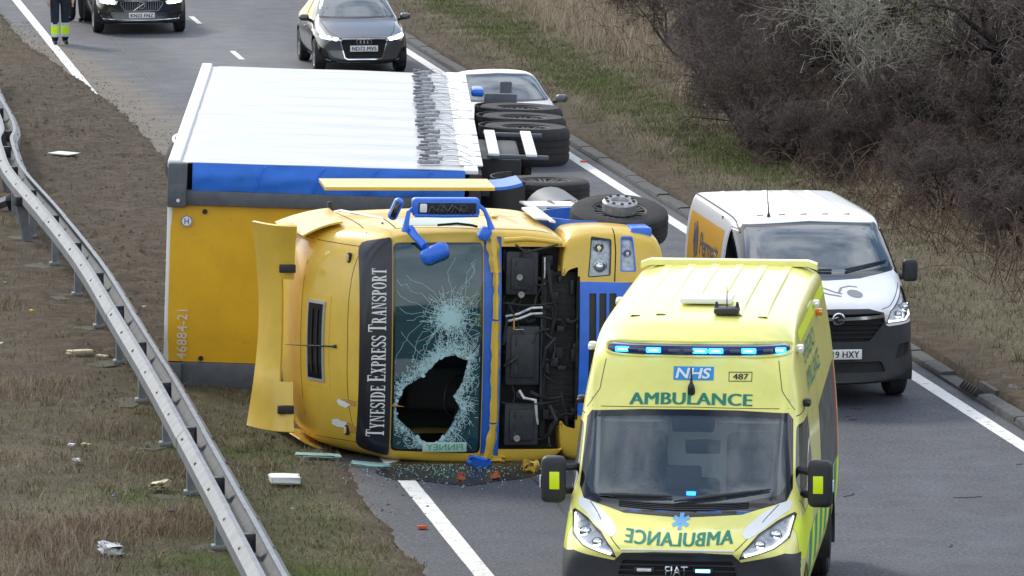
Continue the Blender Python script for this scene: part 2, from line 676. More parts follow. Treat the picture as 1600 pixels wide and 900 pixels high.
def ground_mat():
    m = bpy.data.materials.new('verge_soil'); m.use_nodes = True
    nt = m.node_tree; b = nt.nodes['Principled BSDF']; b.inputs['Roughness'].default_value = 0.95
    b.inputs['Specular IOR Level'].default_value = 0.15
    tc = nt.nodes.new('ShaderNodeTexCoord')
    at = nt.nodes.new('ShaderNodeVertexColor'); at.layer_name = 'cover'
    sp = nt.nodes.new('ShaderNodeSeparateColor'); nt.links.new(at.outputs['Color'], sp.inputs['Color'])
    def noise(sc, det=6, rough=0.65):
        n = nt.nodes.new('ShaderNodeTexNoise'); n.inputs['Scale'].default_value = sc; n.inputs['Detail'].default_value = det
        n.inputs['Roughness'].default_value = rough
        nt.links.new(tc.outputs['Object'], n.inputs['Vector']); return n
    def ramp(inp, els):
        r = nt.nodes.new('ShaderNodeValToRGB')
        while len(r.color_ramp.elements) < len(els): r.color_ramp.elements.new(0.5)
        for e, (p, c) in zip(r.color_ramp.elements, els): e.position = p; e.color = (*c, 1)
        nt.links.new(inp, r.inputs['Fac']); return r.outputs['Color']
    n1 = noise(5.0, 8, 0.7); n2 = noise(26.0, 6, 0.7)
    soil = ramp(n1.outputs['Fac'], [(0.28, (0.050, 0.040, 0.030)), (0.5, (0.105, 0.082, 0.060)), (0.72, (0.170, 0.138, 0.102))])
    dead = ramp(n2.outputs['Fac'], [(0.3, (0.075, 0.062, 0.042)), (0.5, (0.165, 0.140, 0.095)), (0.72, (0.285, 0.245, 0.170))])
    green = ramp(n2.outputs['Fac'], [(0.3, (0.040, 0.055, 0.018)), (0.7, (0.130, 0.160, 0.050))])
    def mix(f, a, c):
        x = nt.nodes.new('ShaderNodeMixRGB'); nt.links.new(f, x.inputs['Fac']); nt.links.new(a, x.inputs['Color1']); nt.links.new(c, x.inputs['Color2']); return x.outputs['Color']
    c = mix(sp.outputs['Red'], soil, dead)          # red: dead turf, green: living turf
    c = mix(sp.outputs['Green'], c, green)
    nt.links.new(c, b.inputs['Base Color'])
    bp = nt.nodes.new('ShaderNodeBump'); bp.inputs['Strength'].default_value = 0.9; bp.inputs['Distance'].default_value = 0.05
    n4 = noise(34.0, 8, 0.75); nt.links.new(n4.outputs['Fac'], bp.inputs['Height']); nt.links.new(bp.outputs['Normal'], b.inputs['Normal'])
    return m
M_GROUND = ground_mat()

def cover(u, v):
    """(dead turf, living turf) at a point of the verge"""
    if u < 0:
        t = mud_edge(v) - u
        mud = sstep(-27, -17, v) * (1 - sstep(20, 38, v)) * (1 - sstep(3.0, 4.6, t + 0.8 * nz(u, v, 0.6)))
        mud = max(mud, 0.8 * (1 - sstep(0.0, 0.35, t)))
        dead = 1 - mud * 0.95
        dead *= 0.55 + 0.6 * sstep(-0.25, 0.35, nz(u, v, 0.55, 4))
        gr = 0.55 * sstep(0.05, 0.5, nz(u, v, 0.5, 11) + 0.25 * nz(u, v, 2.2, 3)) * (1 - mud)
        gr += 0.6 * (1 - mud) * sstep(0.1, 0.6, t) * (1 - sstep(1.6, 3.4, t)) * sstep(-50, -30, -abs(v + 34))
    else:
        t = u - HW - 0.46
        mud = 1 - sstep(0.35, 0.95, t + 0.25 * nz(u, v, 0.8))
        dead = 1 - 0.9 * mud
        gr = 0.95 * sstep(0.9, 1.5, t + 0.3 * nz(u, v, 0.7, 4)) * (1 - sstep(1.9, 2.7, t + 0.3 * nz(u, v, 0.7, 5))) * sstep(-4, 2, v + 4 * nz(u, v, .2, 7)) * (0.55 + 0.45 * sstep(-.2, .3, nz(u, v, 0.3, 9)))
        gr += 0.30 * sstep(0.0, 0.5, nz(u, v, 0.45, 6)) * (1 - mud) * (1 - sstep(3, 6, t))
        dead *= 1 - 0.85 * sstep(2.6, 5.0, t) * (1 - .6 * sstep(8, 16, v))
    return min(1, max(0, dead)), min(1, max(0, gr))

def build_ground():
    us = [-2500, -700, -200, -70, -40, -28, -20, -16, -13, -11.5, -10.3]
    x = -9.4
    while x < -2.2: us.append(x); x += 0.085
    us += [-2.0, 0, 2.0, 3.3, 3.80, 3.826, 3.85, 3.89]
    x = 4.0
    while x < 11: us.append(x); x += 0.16
    us += [11.6, 12.4, 13.4, 15, 17, 20, 24, 30, 40, 60, 120, 400, 1200, 2500]
    vs = [-400, -150, -85, -70, -60, -52]
    x = -46.0
    while x < 46: vs.append(x); x += 0.17 if x < 10 else 0.26
    vs += [47, 49, 52, 56, 61, 68, 80, 100, 140, 220, 500, 1200, 2600]
    bm = B()
    rows = [[W(u, v, ground_z(u, v) if (abs(u) < 60 and -90 < v < 90) else (ground_z(max(-60, min(60, u)), max(-90, min(90, v))))) for u in us] for v in vs]
    g = sheet(bm, rows)
    lay = bm.loops.layers.color.new('cover')
    colr = {}
    for j, v in enumerate(vs):
        for i, u in enumerate(us):
            d, gr = cover(u, v)
            colr[g[j][i]] = (d, gr, 0, 1)
    for f in bm.faces:
        for l in f.loops: l[lay] = colr[l.vert]
    bmesh.ops.recalc_face_normals(bm, faces=bm.faces[:])
    bm.normal_update()
    bm.faces.ensure_lookup_table()
    if bm.faces[0].normal.z < 0: bmesh.ops.reverse_faces(bm, faces=bm.faces[:])
    struct('ground', bm, M_GROUND, smooth=180)
build_ground()

def road_mat():
    m = bpy.data.materials.new('asphalt'); m.use_nodes = True
    nt = m.node_tree; b = nt.nodes['Principled BSDF']
    tc = nt.nodes.new('ShaderNodeTexCoord')
    def noise(sc, det=4, rough=0.6, vec=None):
        n = nt.nodes.new('ShaderNodeTexNoise'); n.inputs['Scale'].default_value = sc; n.inputs['Detail'].default_value = det; n.inputs['Roughness'].default_value = rough
        nt.links.new(vec or tc.outputs['Object'], n.inputs['Vector']); return n.outputs['Fac']
    def ramp(inp, els):
        r = nt.nodes.new('ShaderNodeValToRGB')
        while len(r.color_ramp.elements) < len(els): r.color_ramp.elements.new(0.5)
        for e, (p, c) in zip(r.color_ramp.elements, els): e.position = p; e.color = (*c, 1)
        nt.links.new(inp, r.inputs['Fac']); return r.outputs['Color']
    def mixc(f, a, c, mode='MIX'):
        x = nt.nodes.new('ShaderNodeMixRGB'); x.blend_type = mode
        if isinstance(f, float): x.inputs['Fac'].default_value = f
        else: nt.links.new(f, x.inputs['Fac'])
        nt.links.new(a, x.inputs['Color1'])
        if isinstance(c, tuple): x.inputs['Color2'].default_value = (*c, 1)
        else: nt.links.new(c, x.inputs['Color2'])
        return x.outputs['Color']
    mp = nt.nodes.new('ShaderNodeMapping'); mp.inputs['Scale'].default_value = (1.0, 0.06, 1.0)
    nt.links.new(tc.outputs['Object'], mp.inputs['Vector'])
    stone = ramp(noise(26, 5, 0.85), [(0.32, (0.011, 0.014, 0.020)), (0.5, (0.043, 0.049, 0.065)), (0.70, (0.17, 0.185, 0.225))])
    patch = ramp(noise(0.5, 6, 0.65), [(0.3, (0.72, 0.72, 0.73)), (0.7, (1.12, 1.12, 1.12))])
    track = ramp(noise(1.1, 3, 0.5, mp.outputs['Vector']), [(0.3, (0.85, 0.85, 0.86)), (0.7, (1.08, 1.08, 1.08))])
    c = mixc(1.0, stone, patch, 'MULTIPLY'); c = mixc(1.0, c, track, 'MULTIPLY')
    at = nt.nodes.new('ShaderNodeVertexColor'); at.layer_name = 'dirt'
    sp = nt.nodes.new('ShaderNodeSeparateColor'); nt.links.new(at.outputs['Color'], sp.inputs['Color'])
    ad = nt.nodes.new('ShaderNodeMath'); ad.operation = 'MULTIPLY_ADD'; ad.inputs[1].default_value = 1.6; ad.inputs[2].default_value = -0.8
    nn = noise(3.2, 8, 0.75); nt.links.new(nn, ad.inputs[0])
    a2 = nt.nodes.new('ShaderNodeMath'); a2.operation = 'ADD'; nt.links.new(sp.outputs['Red'], a2.inputs[0]); nt.links.new(ad.outputs[0], a2.inputs[1])
    dm = ramp(a2.outputs[0], [(0.22, (0, 0, 0)), (0.62, (1, 1, 1))])
    c = mixc(dm, c, (0.092, 0.074, 0.056))
    # pale dust left where the road was dried and swept
    du = nt.nodes.new('ShaderNodeMath'); du.operation = 'MULTIPLY'; du.inputs[1].default_value = 0.55
    nt.links.new(sp.outputs['Green'], du.inputs[0])
    c = mixc(du.outputs[0], c, (0.30, 0.30, 0.305))
    nt.links.new(c, b.inputs['Base Color'])
    rr = ramp(noise(2.0, 4, 0.6), [(0.3, (0.62, 0.62, 0.62)), (0.7, (0.82, 0.82, 0.82))])
    nt.links.new(rr, b.inputs['Roughness'])
    bp = nt.nodes.new('ShaderNodeBump'); bp.inputs['Strength'].default_value = 0.5; bp.inputs['Distance'].default_value = 0.01
    nt.links.new(noise(90, 3, 0.7), bp.inputs['Height']); nt.links.new(bp.outputs['Normal'], b.inputs['Normal'])
    return m
M_ROAD = road_mat()

def build_road():
    bm = B()
    us = [-3.95 + 0.155 * i for i in range(50)]
    us = [u for u in us if u < 3.6] + [3.62]
    vs = [-400, -120, -60] + [-50 + 0.5 * i for i in range(201)] + [60, 90, 160, 400, 1200]
    g = sheet(bm, [[W(u, v, 0.0) for u in us] for v in vs])
    lay = bm.loops.layers.color.new('dirt')
    cc = {}
    for j, v in enumerate(vs):
        for i, u in enumerate(us):
            t = u - mud_edge(v)
            zone = sstep(-30, -14, v) * (1 - sstep(24, 36, v))
            d = (.75 + .25 * zone) * (1 - sstep(-0.05, 0.10 + 2.1 * zone, t))
            d = max(d, 0.42 * sstep(HW - 0.1, HW + 0.2, u))
            dust = sstep(8, 16, v) * (1 - sstep(30, 44, v)) * sstep(1.6, 2.8, t) * (1 - sstep(4.0, 6.0, t)) * 0.6
            cc[g[j][i]] = (d, dust, 0, 1)
    for f in bm.faces:
        for l in f.loops: l[lay] = cc[l.vert]
    bm.normal_update()
    bm.faces.ensure_lookup_table()
    if bm.faces[0].normal.z < 0: bmesh.ops.reverse_faces(bm, faces=bm.faces[:])
    return struct('road', bm, M_ROAD, smooth=0)
road = build_road()

def worn_paint():
    m = mat('road_paint', (0.72, 0.72, 0.70), 0.7)
    nt = m.node_tree; b = nt.nodes['Principled BSDF']
    tc = nt.nodes.new('ShaderNodeTexCoord')
    n = nt.nodes.new('ShaderNodeTexNoise'); n.inputs['Scale'].default_value = 9; n.inputs['Detail'].default_value = 9; n.inputs['Roughness'].default_value = 0.75
    nt.links.new(tc.outputs['Object'], n.inputs['Vector'])
    r = nt.nodes.new('ShaderNodeValToRGB')
    r.color_ramp.elements[0].position = 0.30; r.color_ramp.elements[0].color = (0.10, 0.10, 0.10, 1)
    r.color_ramp.elements[1].position = 0.47; r.color_ramp.elements[1].color = (0.70, 0.70, 0.68, 1)
    nt.links.new(n.outputs['Fac'], r.inputs['Fac']); nt.links.new(r.outputs['Color'], b.inputs['Base Color'])
    return m
M_PAINT = worn_paint()

def strip(bm, u0, u1, v0, v1, z, step=2.0, ragged=0.0):
    n = max(1, int((v1 - v0) / step))
    rows = []
    for k in range(n + 1):
        v = v0 + (v1 - v0) * k / n
        rows.append([W(u0 + ragged * nz(v, u0, 4.0), v, z), W(u1 + ragged * nz(v, u1 + 7, 4.0), v, z)])
    sheet(bm, rows)

def build_markings():
    bm = B(); strip(bm, -HW - 0.09, -HW + 0.09, -120, 400, 0.004, 0.5, 0.012)
    obj('edge_line', bm, M_PAINT, road, smooth=0)
    bm = B(); strip(bm, HW - 0.09, HW + 0.09, -120, 400, 0.004, 0.5, 0.012)
    obj('edge_line', bm, M_PAINT, road, smooth=0)
    for k in range(-12, 24):
        v0 = 23.7 + 9.0 * k
        bm = B(); strip(bm, -0.055, 0.055, v0, v0 + 2.0, 0.004, 0.25, 0.01)
        obj('lane_dash', bm, M_PAINT, road, smooth=0)
    for k in range(-6, 12):                                    # repair joint running down the lane
        pass
    bm = B()
    rows = [[W(-2.1 + 0.05 * nz(v, 1, .4), v, 0.003), W(-2.07 + 0.05 * nz(v, 1, .4), v, 0.003)] for v in np.arange(-40, 60, 0.6)]
    sheet(bm, rows); obj('joint', bm, mat('tar_seal', (0.03, 0.03, 0.032), 0.6), road, smooth=0)
build_markings()

M_KERB = mat('kerb_concrete', (0.066, 0.067, 0.070), 0.9, var=0.3, vscale=8, dirt=((0.07, 0.06, 0.05), 0.35, 5.0), bump=0.4)
def build_kerb2():
    # bed strip as the kerb itself, one stone per 0.915 m where the picture lets them be told apart
    bm = B()
    prof = [(HW + 0.245, -0.08), (HW + 0.255, 0.035), (HW + 0.44, 0.035), (HW + 0.45, -0.08)]
    for v0, v1 in ((-300, -46), (46, 400)):
        n = 12
        prof2 = [(HW + 0.25, -0.08), (HW + 0.275, 0.10), (HW + 0.30, 0.118), (HW + 0.44, 0.122), (HW + 0.45, -0.08)]
        sheet(bm, [[W(u, v0 + (v1 - v0) * k / n, z) for u, z in prof2] for k in range(n + 1)])
    sheet(bm, [[W(u, -46 + 92 * k / 40, z) for u, z in prof] for k in range(41)])
    bmesh.ops.recalc_face_normals(bm, faces=bm.faces[:])
    root = struct('kerb', bm, M_KERB)
    sb = B()
    prof2 = [(-0.10, -0.08), (-0.086, 0.085), (-0.074, 0.108), (-0.05, 0.118), (0.09, 0.122), (0.1, 0.115), (0.1, -0.08)]
    prism(sb, prof2, lambda a, b, t: Vector((a, t, b)), 0.0, 0.905)
    me = mesh_of(sb, M_KERB, 30); me.name = 'kerb_stone'
    rot = math.atan2(RE.y, RE.x) - math.pi / 2
    k = 0
    v = -46.0
    while v < 45.5:
        if not (-23.3 < v < -22.2):
            o = bpy.data.objects.new('kerb_stone', me); C.objects.link(o); o.parent = root
            o.location = W(HW + 0.35 + rnd.uniform(-.008, .008), v, rnd.uniform(-0.048, -0.026)); o.rotation_euler = (rnd.uniform(-.004, .004), rnd.uniform(-.02, .02), rot + rnd.uniform(-.006, .006))
        v += 0.915
    return root
kerb = build_kerb2()

# kerb inlet drain beside the van
M_IRON = mat('cast_iron', (0.03, 0.03, 0.032), 0.55, metal=0.6, var=0.3)
M_CONC = mat('weathered_concrete', (0.17, 0.165, 0.15), 0.95, var=0.25, vscale=7, dirt=((0.07, 0.065, 0.045), 0.45, 4.0), bump=0.5)
rot_road = math.atan2(RE.y, RE.x) - math.pi / 2
t = thing('drain_inlet', 'black slotted iron drain inlet set into the kerb beside white van', 'drain', W(HW + 0.34, -22.75, 0), (0, 0, rot_road))
bm = B(); box(bm, (0.02, 0, -0.02), (0.18, 0.80, 0.09), 0.004); obj('frame', bm, M_IRON, t)
for k in range(6):
    bm = B(); box(bm, (-0.03, -0.33 + k * 0.132, 0.06), (0.14, 0.035, 0.10), 0.006, rot=Matrix.Rotation(R(38), 3, 'Y')); obj('bar', bm, M_IRON, t)
bm = B(); box(bm, (0.30, 0.0, 0.045), (0.34, 0.8, 0.14), 0.01); obj('surround', bm, M_KERB, t)
# ------------------------------------------------------------------ shared vehicle materials
GRIME = (0.10, 0.085, 0.065)
M_TYRE = mat('tyre_rubber', (0.022, 0.022, 0.024), 0.85, var=0.35, vscale=9, dirt=((0.10, 0.09, 0.075), 0.25, 7.0))
M_RIM = mat('alloy_rim', (0.42, 0.43, 0.45), 0.35, metal=0.85)
M_STEELRIM = mat('steel_rim', (0.055, 0.055, 0.058), 0.6, metal=0.3, var=0.3, dirt=(GRIME, 0.4, 9.0))
M_PLASTIC = mat('black_plastic', (0.020, 0.021, 0.024), 0.55, var=0.2, vscale=12)
M_BUMPER = mat('dark_bumper', (0.030, 0.031, 0.036), 0.6, var=0.2, vscale=6, dirt=((0.09, 0.08, 0.07), 0.15, 4.0))
M_RUBBER = mat('seal_rubber', (0.012, 0.012, 0.014), 0.7)
M_FRIT = mat('frit_black', (0.008, 0.009, 0.012), 0.10, coat=0.5)
M_SEAM = mat('shut_line', (0.012, 0.012, 0.012), 0.9)
M_CHROME = mat('chrome', (0.75, 0.76, 0.78), 0.12, metal=1.0)
M_DARKMETAL = mat('chassis_metal', (0.035, 0.036, 0.040), 0.65, metal=0.3, var=0.4, vscale=7, dirt=((0.08, 0.065, 0.05), 0.4, 5.0))
M_WHITE = mat('white_panel', (0.78, 0.79, 0.80), 0.4)
M_PLATE = mat('plate_white', (0.80, 0.80, 0.78), 0.45)
M_BLACKINK = mat('black_ink', (0.012, 0.012, 0.014), 0.5)
M_GLASS = glass_mat('windscreen_glass', (0.90, 0.95, 0.97), 0.06)
M_GLASSDARK = glass_mat('tinted_glass', (0.22, 0.26, 0.28), 0.05)
M_LENS = glass_mat('lamp_lens', (0.93, 0.95, 0.96), 0.02)
M_REFLECTOR = mat('lamp_reflector', (0.70, 0.72, 0.75), 0.30, metal=0.2, var=0.35, vscale=16)
M_DRL = emis('headlamp_lit', (0.95, 0.97, 1.0), 1.4)
M_LAMPWARM = emis('headlamp_glow', (1.0, 0.98, 0.86), 6.0)
M_BLUELED = emis('blue_strobe', (0.01, 0.20, 1.0), 7.0)
M_CYANLED = emis('blue_strobe_core', (0.10, 0.50, 1.0), 6.0)
M_CABIN = mat('cabin_trim', (0.045, 0.047, 0.052), 0.8)
M_SEAT = mat('seat_fabric', (0.060, 0.068, 0.090), 0.9, var=0.25, vscale=18)
M_AMBER = mat('amber_lens', (0.75, 0.24, 0.02), 0.25, coat=0.5)
M_PAPER = mat('white_paper', (0.75, 0.75, 0.74), 0.8)

def sym(poly):
    return [(-x, z) for x, z in poly][::-1]

def seat(parent, c, h=0.75, m=None):
    bm = B()
    box(bm, (c[0], c[1] - 0.22, c[2]), (0.46, 0.50, 0.16), 0.06, seg=3)
    box(bm, (c[0], c[1] + 0.05, c[2] + 0.42), (0.46, 0.14, h), 0.07, rot=Matrix.Rotation(R(-12), 3, 'X'), seg=3)
    box(bm, (c[0], c[1] + 0.16, c[2] + 0.42 + h * 0.5 + 0.10), (0.27, 0.10, 0.20), 0.05, seg=3)
    return obj('seat', bm, m or M_SEAT, parent)

def steering(parent, c, r=0.2, tilt=30):
    bm = B()
    M = Matrix.Translation(c) @ Matrix.Rotation(R(tilt), 4, 'X')
    pts = [M @ Vector((r * math.cos(t), 0, r * math.sin(t))) for t in np.linspace(0, 2 * math.pi, 25)]
    tube(bm, pts, 0.016, 6, cap=False)
    for a in (0.3, math.pi - 0.3, -math.pi / 2):
        tube(bm, [M @ Vector((0, 0, 0)), M @ Vector((r * math.cos(a), 0, r * math.sin(a)))], 0.02, 6)
    return obj('steering_wheel', bm, M_PLASTIC, parent)

def glazed(body, poly, axis, facing, frit, parent, m_glass, name='window', inset=0.05, inner=None, where=None, thr=0.15, m_frit=None):
    """cut a pane out of a body: dark surround as the part, pane as its piece"""
    pb = carve(body, poly, axis, facing, thr, where)
    gb = carve(pb, inner or inset_poly(poly, inset), axis, facing, -1.0)
    push(pb, 0.002)
    f = obj(name, rim(pb, 0.03), m_frit or M_FRIT, parent)
    push(gb, 0.001)
    obj('pane', gb, m_glass, f)
    return f
# ------------------------------------------------------------------ ambulance
M_AMB = mat('ambulance_yellow', (0.84, 0.80, 0.21), 0.30, coat=0.5, var=0.06, vscale=3, dirt=((0.34, 0.30, 0.15), 0.17, 5.5))
M_HIVIS = mat('hi_vis_yellow', (0.72, 0.86, 0.02), 0.45, emit=None)
M_GREEN = mat('ambulance_green', (0.005, 0.20, 0.14), 0.5)
M_BATGREEN = mat('battenburg_green', (0.02, 0.30, 0.14), 0.5)
M_NHS = mat('nhs_blue', (0.02, 0.28, 0.62), 0.45)
M_STAR = mat('star_blue', (0.16, 0.42, 0.72), 0.5)
M_MURAL = mat('mural_dark', (0.06, 0.075, 0.085), 0.4, var=0.6, vscale=3)
M_MURALRED = mat('mural_red', (0.32, 0.03, 0.06), 0.4, var=0.3, vscale=4)

def build_ambulance():
    root = thing('ambulance', 'pale yellow high-roofed ambulance with blue lights flashing, driving past the overturned lorry', 'ambulance', (1.37, 46.7, 0), (0, 0, R(-6.4)))
    def bodysec(w=1.0, top=2.77, edge=2.6):
        return [(0, .30), (.90, .30), (1.0, .45), (1.025, .85), (1.02, 1.3), (.985, 1.75), (.935, 2.2), (.845, edge + .045), (.745, top - .012), (0, top)]
    st = [
        (0.00, [(0, .30), (.70, .30), (.84, .40), (.88, .60), (.88, .74), (.86, .86), (.80, .95), (.64, 1.00), (.36, 1.02), (0, 1.03)]),
        (0.05, [(0, .26), (.78, .26), (.93, .40), (.97, .62), (.97, .78), (.945, .92), (.87, 1.02), (.70, 1.07), (.38, 1.095), (0, 1.10)]),
        (0.30, [(0, .26), (.84, .26), (.97, .40), (1.01, .65), (1.01, .85), (.985, 1.02), (.92, 1.14), (.72, 1.185), (.38, 1.20), (0, 1.205)]),
        (0.62, [(0, .27), (.88, .27), (.99, .42), (1.02, .70), (1.02, .95), (1.0, 1.15), (.93, 1.24), (.72, 1.265), (.38, 1.27), (0, 1.27)]),
        (0.74, [(0, .27), (.88, .27), (.99, .42), (1.02, .72), (1.02, 1.0), (1.0, 1.21), (.94, 1.32), (.76, 1.35), (.38, 1.345), (0, 1.34)]),
        (1.02, [(0, .28), (.89, .28), (1.0, .43), (1.025, .78), (1.02, 1.15), (.985, 1.42), (.92, 1.66), (.78, 1.73), (.42, 1.745), (0, 1.75)]),
        (1.30, [(0, .28), (.90, .28), (1.0, .44), (1.025, .82), (1.02, 1.25), (.985, 1.62), (.915, 1.97), (.80, 2.07), (.45, 2.10), (0, 2.11)]),
        (1.40, [(0, .28), (.90, .28), (1.0, .44), (1.025, .84), (1.02, 1.28), (.985, 1.66), (.925, 2.07), (.83, 2.24), (.48, 2.29), (0, 2.30)]),
        (1.52, [(0, .28), (.90, .28), (1.0, .45), (1.025, .85), (1.02, 1.3), (.985, 1.70), (.93, 2.14), (.845, 2.42), (.52, 2.52), (0, 2.53)]),
        (1.78, [(0, .29), (.90, .29), (1.0, .45), (1.025, .85), (1.02, 1.3), (.985, 1.74), (.935, 2.18), (.855, 2.54), (.57, 2.68), (0, 2.70)]),
        (2.2, bodysec(top=2.755)), (3.6, bodysec()), (5.0, bodysec()), (5.85, bodysec()), (5.97, bodysec(top=2.76)), (6.0, [(x * 0.97, z * 0.985 + .01) for x, z in bodysec()]),
    ]
    def bend(co):
        f = max(0.0, 1 - co.y / 2.2)
        return Vector((co.x, co.y + f * (0.20 * (abs(co.x)) ** 2.4 + 0.10 * max(0, abs(co.x) - 0.82) ** 1.2), co.z))
    body = body_loft(st, 3, bend, sharp=((7, 0.75),))
    tree = bvh(body)
    NY = (0, -1, 0)
    # windscreen
    outer = [(-.905, 1.44), (-.86, 1.345), (-.5, 1.262), (0, 1.245), (.5, 1.262), (.86, 1.345), (.905, 1.44), (.880, 1.97), (.84, 2.025), (.4, 2.05), (0, 2.055), (-.4, 2.05), (-.84, 2.025), (-.880, 1.97)]
    inner = [(-.845, 1.46), (-.80, 1.395), (-.5, 1.345), (0, 1.33), (.5, 1.345), (.80, 1.395), (.845, 1.46), (.825, 1.945), (.79, 1.98), (.4, 2.0), (0, 2.005), (-.4, 2.0), (-.79, 1.98), (-.825, 1.945)]
    ws = glazed(body, outer, 'y', NY, None, root, M_GLASS, 'windscreen', inner=inner, where=lambda c: c.y < 1.75)
    # cowl grille slats under the windscreen
    bm = B()
    for k in range(4):
        pts = [(x, 0, 1.285 + 0.012 * k + 0.05 * (abs(x) / .5) ** 2 * .3) for x in np.linspace(-.55, .55, 12)]
        d = [p for p, n in drape_line(tree, pts, (0, 1, 0), 0.006)]
        tube(bm, d, 0.004, 5)
    obj('cowl_grille', bm, M_PLASTIC, ws)
    for px0, pz0, px1, pz1 in ((0.72, 1.43, -0.08, 1.335), (-0.10, 1.37, -0.72, 1.375)):
        pts = [(px0 + (px1 - px0) * t, 0, pz0 + (pz1 - pz0) * t) for t in np.linspace(0, 1, 12)]
        d = [p for p, n in drape_line(tree, pts, (0, 1, 0), 0.022)]
        bm = B(); tube(bm, d, [0.008 + 0.010 * math.sin(math.pi * k / 11) for k in range(12)], 6)
        obj('wiper', bm, M_PLASTIC, root)
    # black bumper and grille
    bump = [(-1.2, .1), (1.2, .1), (1.2, .96), (1.0, .965), (.88, 1.0), (.53, .945), (.46, 1.015), (.2, 1.03), (-.2, 1.03), (-.46, 1.015), (-.53, .945), (-.88, 1.0), (-1.0, .965), (-1.2, .96)]
    pb = carve(body, bump, 'y', NY, 0.12, lambda c: c.y < 0.9)
    slot = rounded([(-.50, .80), (.50, .80), (.46, .955), (-.46, .955)], 0.03)
    sb = carve(pb, slot, 'y', NY, 0.2)
    slot2 = rounded([(-.62, .44), (.62, .44), (.56, .70), (-.56, .70)], 0.04)
    sb2 = carve(pb, slot2, 'y', NY, 0.2)
    push(pb, 0.006)
    bo = obj('bumper', rim(pb, 0.05), M_BUMPER, root)
    for q in (sb, sb2):
        push(q, -0.035); obj('grille_backing', q, M_RUBBER, bo)
    for z in (.83, .875, .92, .50, .56, .62):
        bm = B(); box(bm, (0, 0.028, z), (1.0 if z > .75 else 1.15, 0.03, 0.012), 0.004); obj('grille_bar', bm, M_PLASTIC, bo)
    tb = place(fit_text('FIAT', 0.19, 0.085, 1.0, 0.01), Matrix.Translation((0.0, -0.012, .875)) @ FRONT)
    thicken(tb, 0.008); obj('badge_lettering', tb, M_CHROME, bo, smooth=0)
    for x, lit in ((0.22, True), (-.27, False)):
        bm = B(); box(bm, (x, -0.008, .885), (0.17, 0.035, 0.045), 0.012); p = obj('strobe_lamp', bm, M_PLASTIC, root)
        bm = B(); box(bm, (x, -0.028, .885), (0.12, 0.012, 0.026), 0.005); obj('lens', bm, M_CYANLED if lit else M_REFLECTOR, p)
    # white lip along the bonnet edge
    bm = B()
    d = drape_line(tree, [(x, 0, 1.045 - 0.008 * (x / .46) ** 2) for x in np.linspace(-.47, .47, 24)], (0, 1, 0), 0.004)
    tube(bm, [p for p, n in d], 0.010, 6); obj('bonnet_lip', bm, M_WHITE, root)
    # headlamps, with the white strip above each
    hl = [(-.955, 1.27), (-.915, 1.10), (-.80, 1.04), (-.51, .965), (-.545, 1.04), (-.66, 1.15), (-.80, 1.22)]
    strip_w = [(-.905, 1.355), (-.83, 1.345), (-.70, 1.285), (-.55, 1.195), (-.525, 1.15), (-.56, 1.115), (-.62, 1.135), (-.78, 1.225), (-.90, 1.285)]
    for s in (1, -1):
        pl = hl if s == 1 else sym(hl)
        q = carve(body, pl, 'y', NY, 0.05, lambda c: c.y < 0.8)
        lens = q.copy()
        push(q, -0.022)
        h = obj('headlamp', q, M_REFLECTOR, root)
        rb = carve(lens, inset_poly(pl, 0.008), 'y', NY, -1)
        push(lens, 0.003); obj('bezel', rim(lens, 0.05), M_PLASTIC, h)
        push(rb, 0.001); obj('lens', rb, M_LENS, h)
        for (cx, cz, r) in ((-.80, 1.13, .055), (-.68, 1.075, .048)):
            dd = drape_line(tree, [(s * cx, 0, cz)], (0, 1, 0), 0)
            if dd:
                p = dd[0][0]
                bm = B(); lathe(bm, [(r, -0.012), (r * .92, -0.02), (r * .8, 0.01), (0, 0.03)], p + Vector((0, 0.012, 0)), (0, -1, 0), 20); obj('projector', bm, M_CHROME, h)
        drl = [(-.925, 1.235), (-.90, 1.125), (-.79, 1.062), (-.66, 1.02), (-.54, .988)]
        fine = []
        for a, b in zip(drl, drl[1:]):
            for k in range(6): fine.append((s * (a[0] + (b[0] - a[0]) * k / 6), 0, a[1] + (b[1] - a[1]) * k / 6))
        d = [p for p, n in drape_line(tree, fine, (0, 1, 0), -0.006)]
        bm = B(); tube(bm, d, [0.012 if k > 8 else 0.008 for k in range(len(d))], 8); obj('running_lamp', bm, M_DRL, h)
        q = carve(body, rounded(strip_w if s == 1 else sym(strip_w), 0.02, 2), 'y', NY, 0.05, lambda c: c.y < 1.0)
        push(q, 0.002); obj('reflective_patch', q, M_WHITE, root)
    # cab side windows
    sw = rounded([(.98, 1.36), (1.02, 1.50), (1.36, 1.92), (1.95, 1.94), (1.97, 1.38)], 0.05)
    for s in (1, -1):
        glazed(body, sw, 'x', (s, 0, 0), None, root, M_GLASS, 'side_window', 0.03)
    # wheel arches
    for s in (1, -1):
        for wy in (0.98, 4.98):
            arch = [(wy + 0.44 * math.cos(t), .36 + 0.44 * math.sin(t)) for t in np.linspace(-0.3, math.pi + 0.3, 18)]
            a = carve(body, arch, 'x', (s, 0, 0), 0.1)
            a.free()
            bm = B()
            sheet(bm, [[(s * (0.60 + 0.42 * k), wy + 0.445 * math.cos(t), .36 + 0.445 * math.sin(t)) for k in (0, 1)] for t in np.linspace(-0.3, math.pi + 0.3, 18)])
            obj('wheel_arch', bm, M_PLASTIC, root)
            wheel(root, (s * 0.885, wy, .35), 0.35, 0.22, s, M_TYRE, M_STEELRIM, 8)
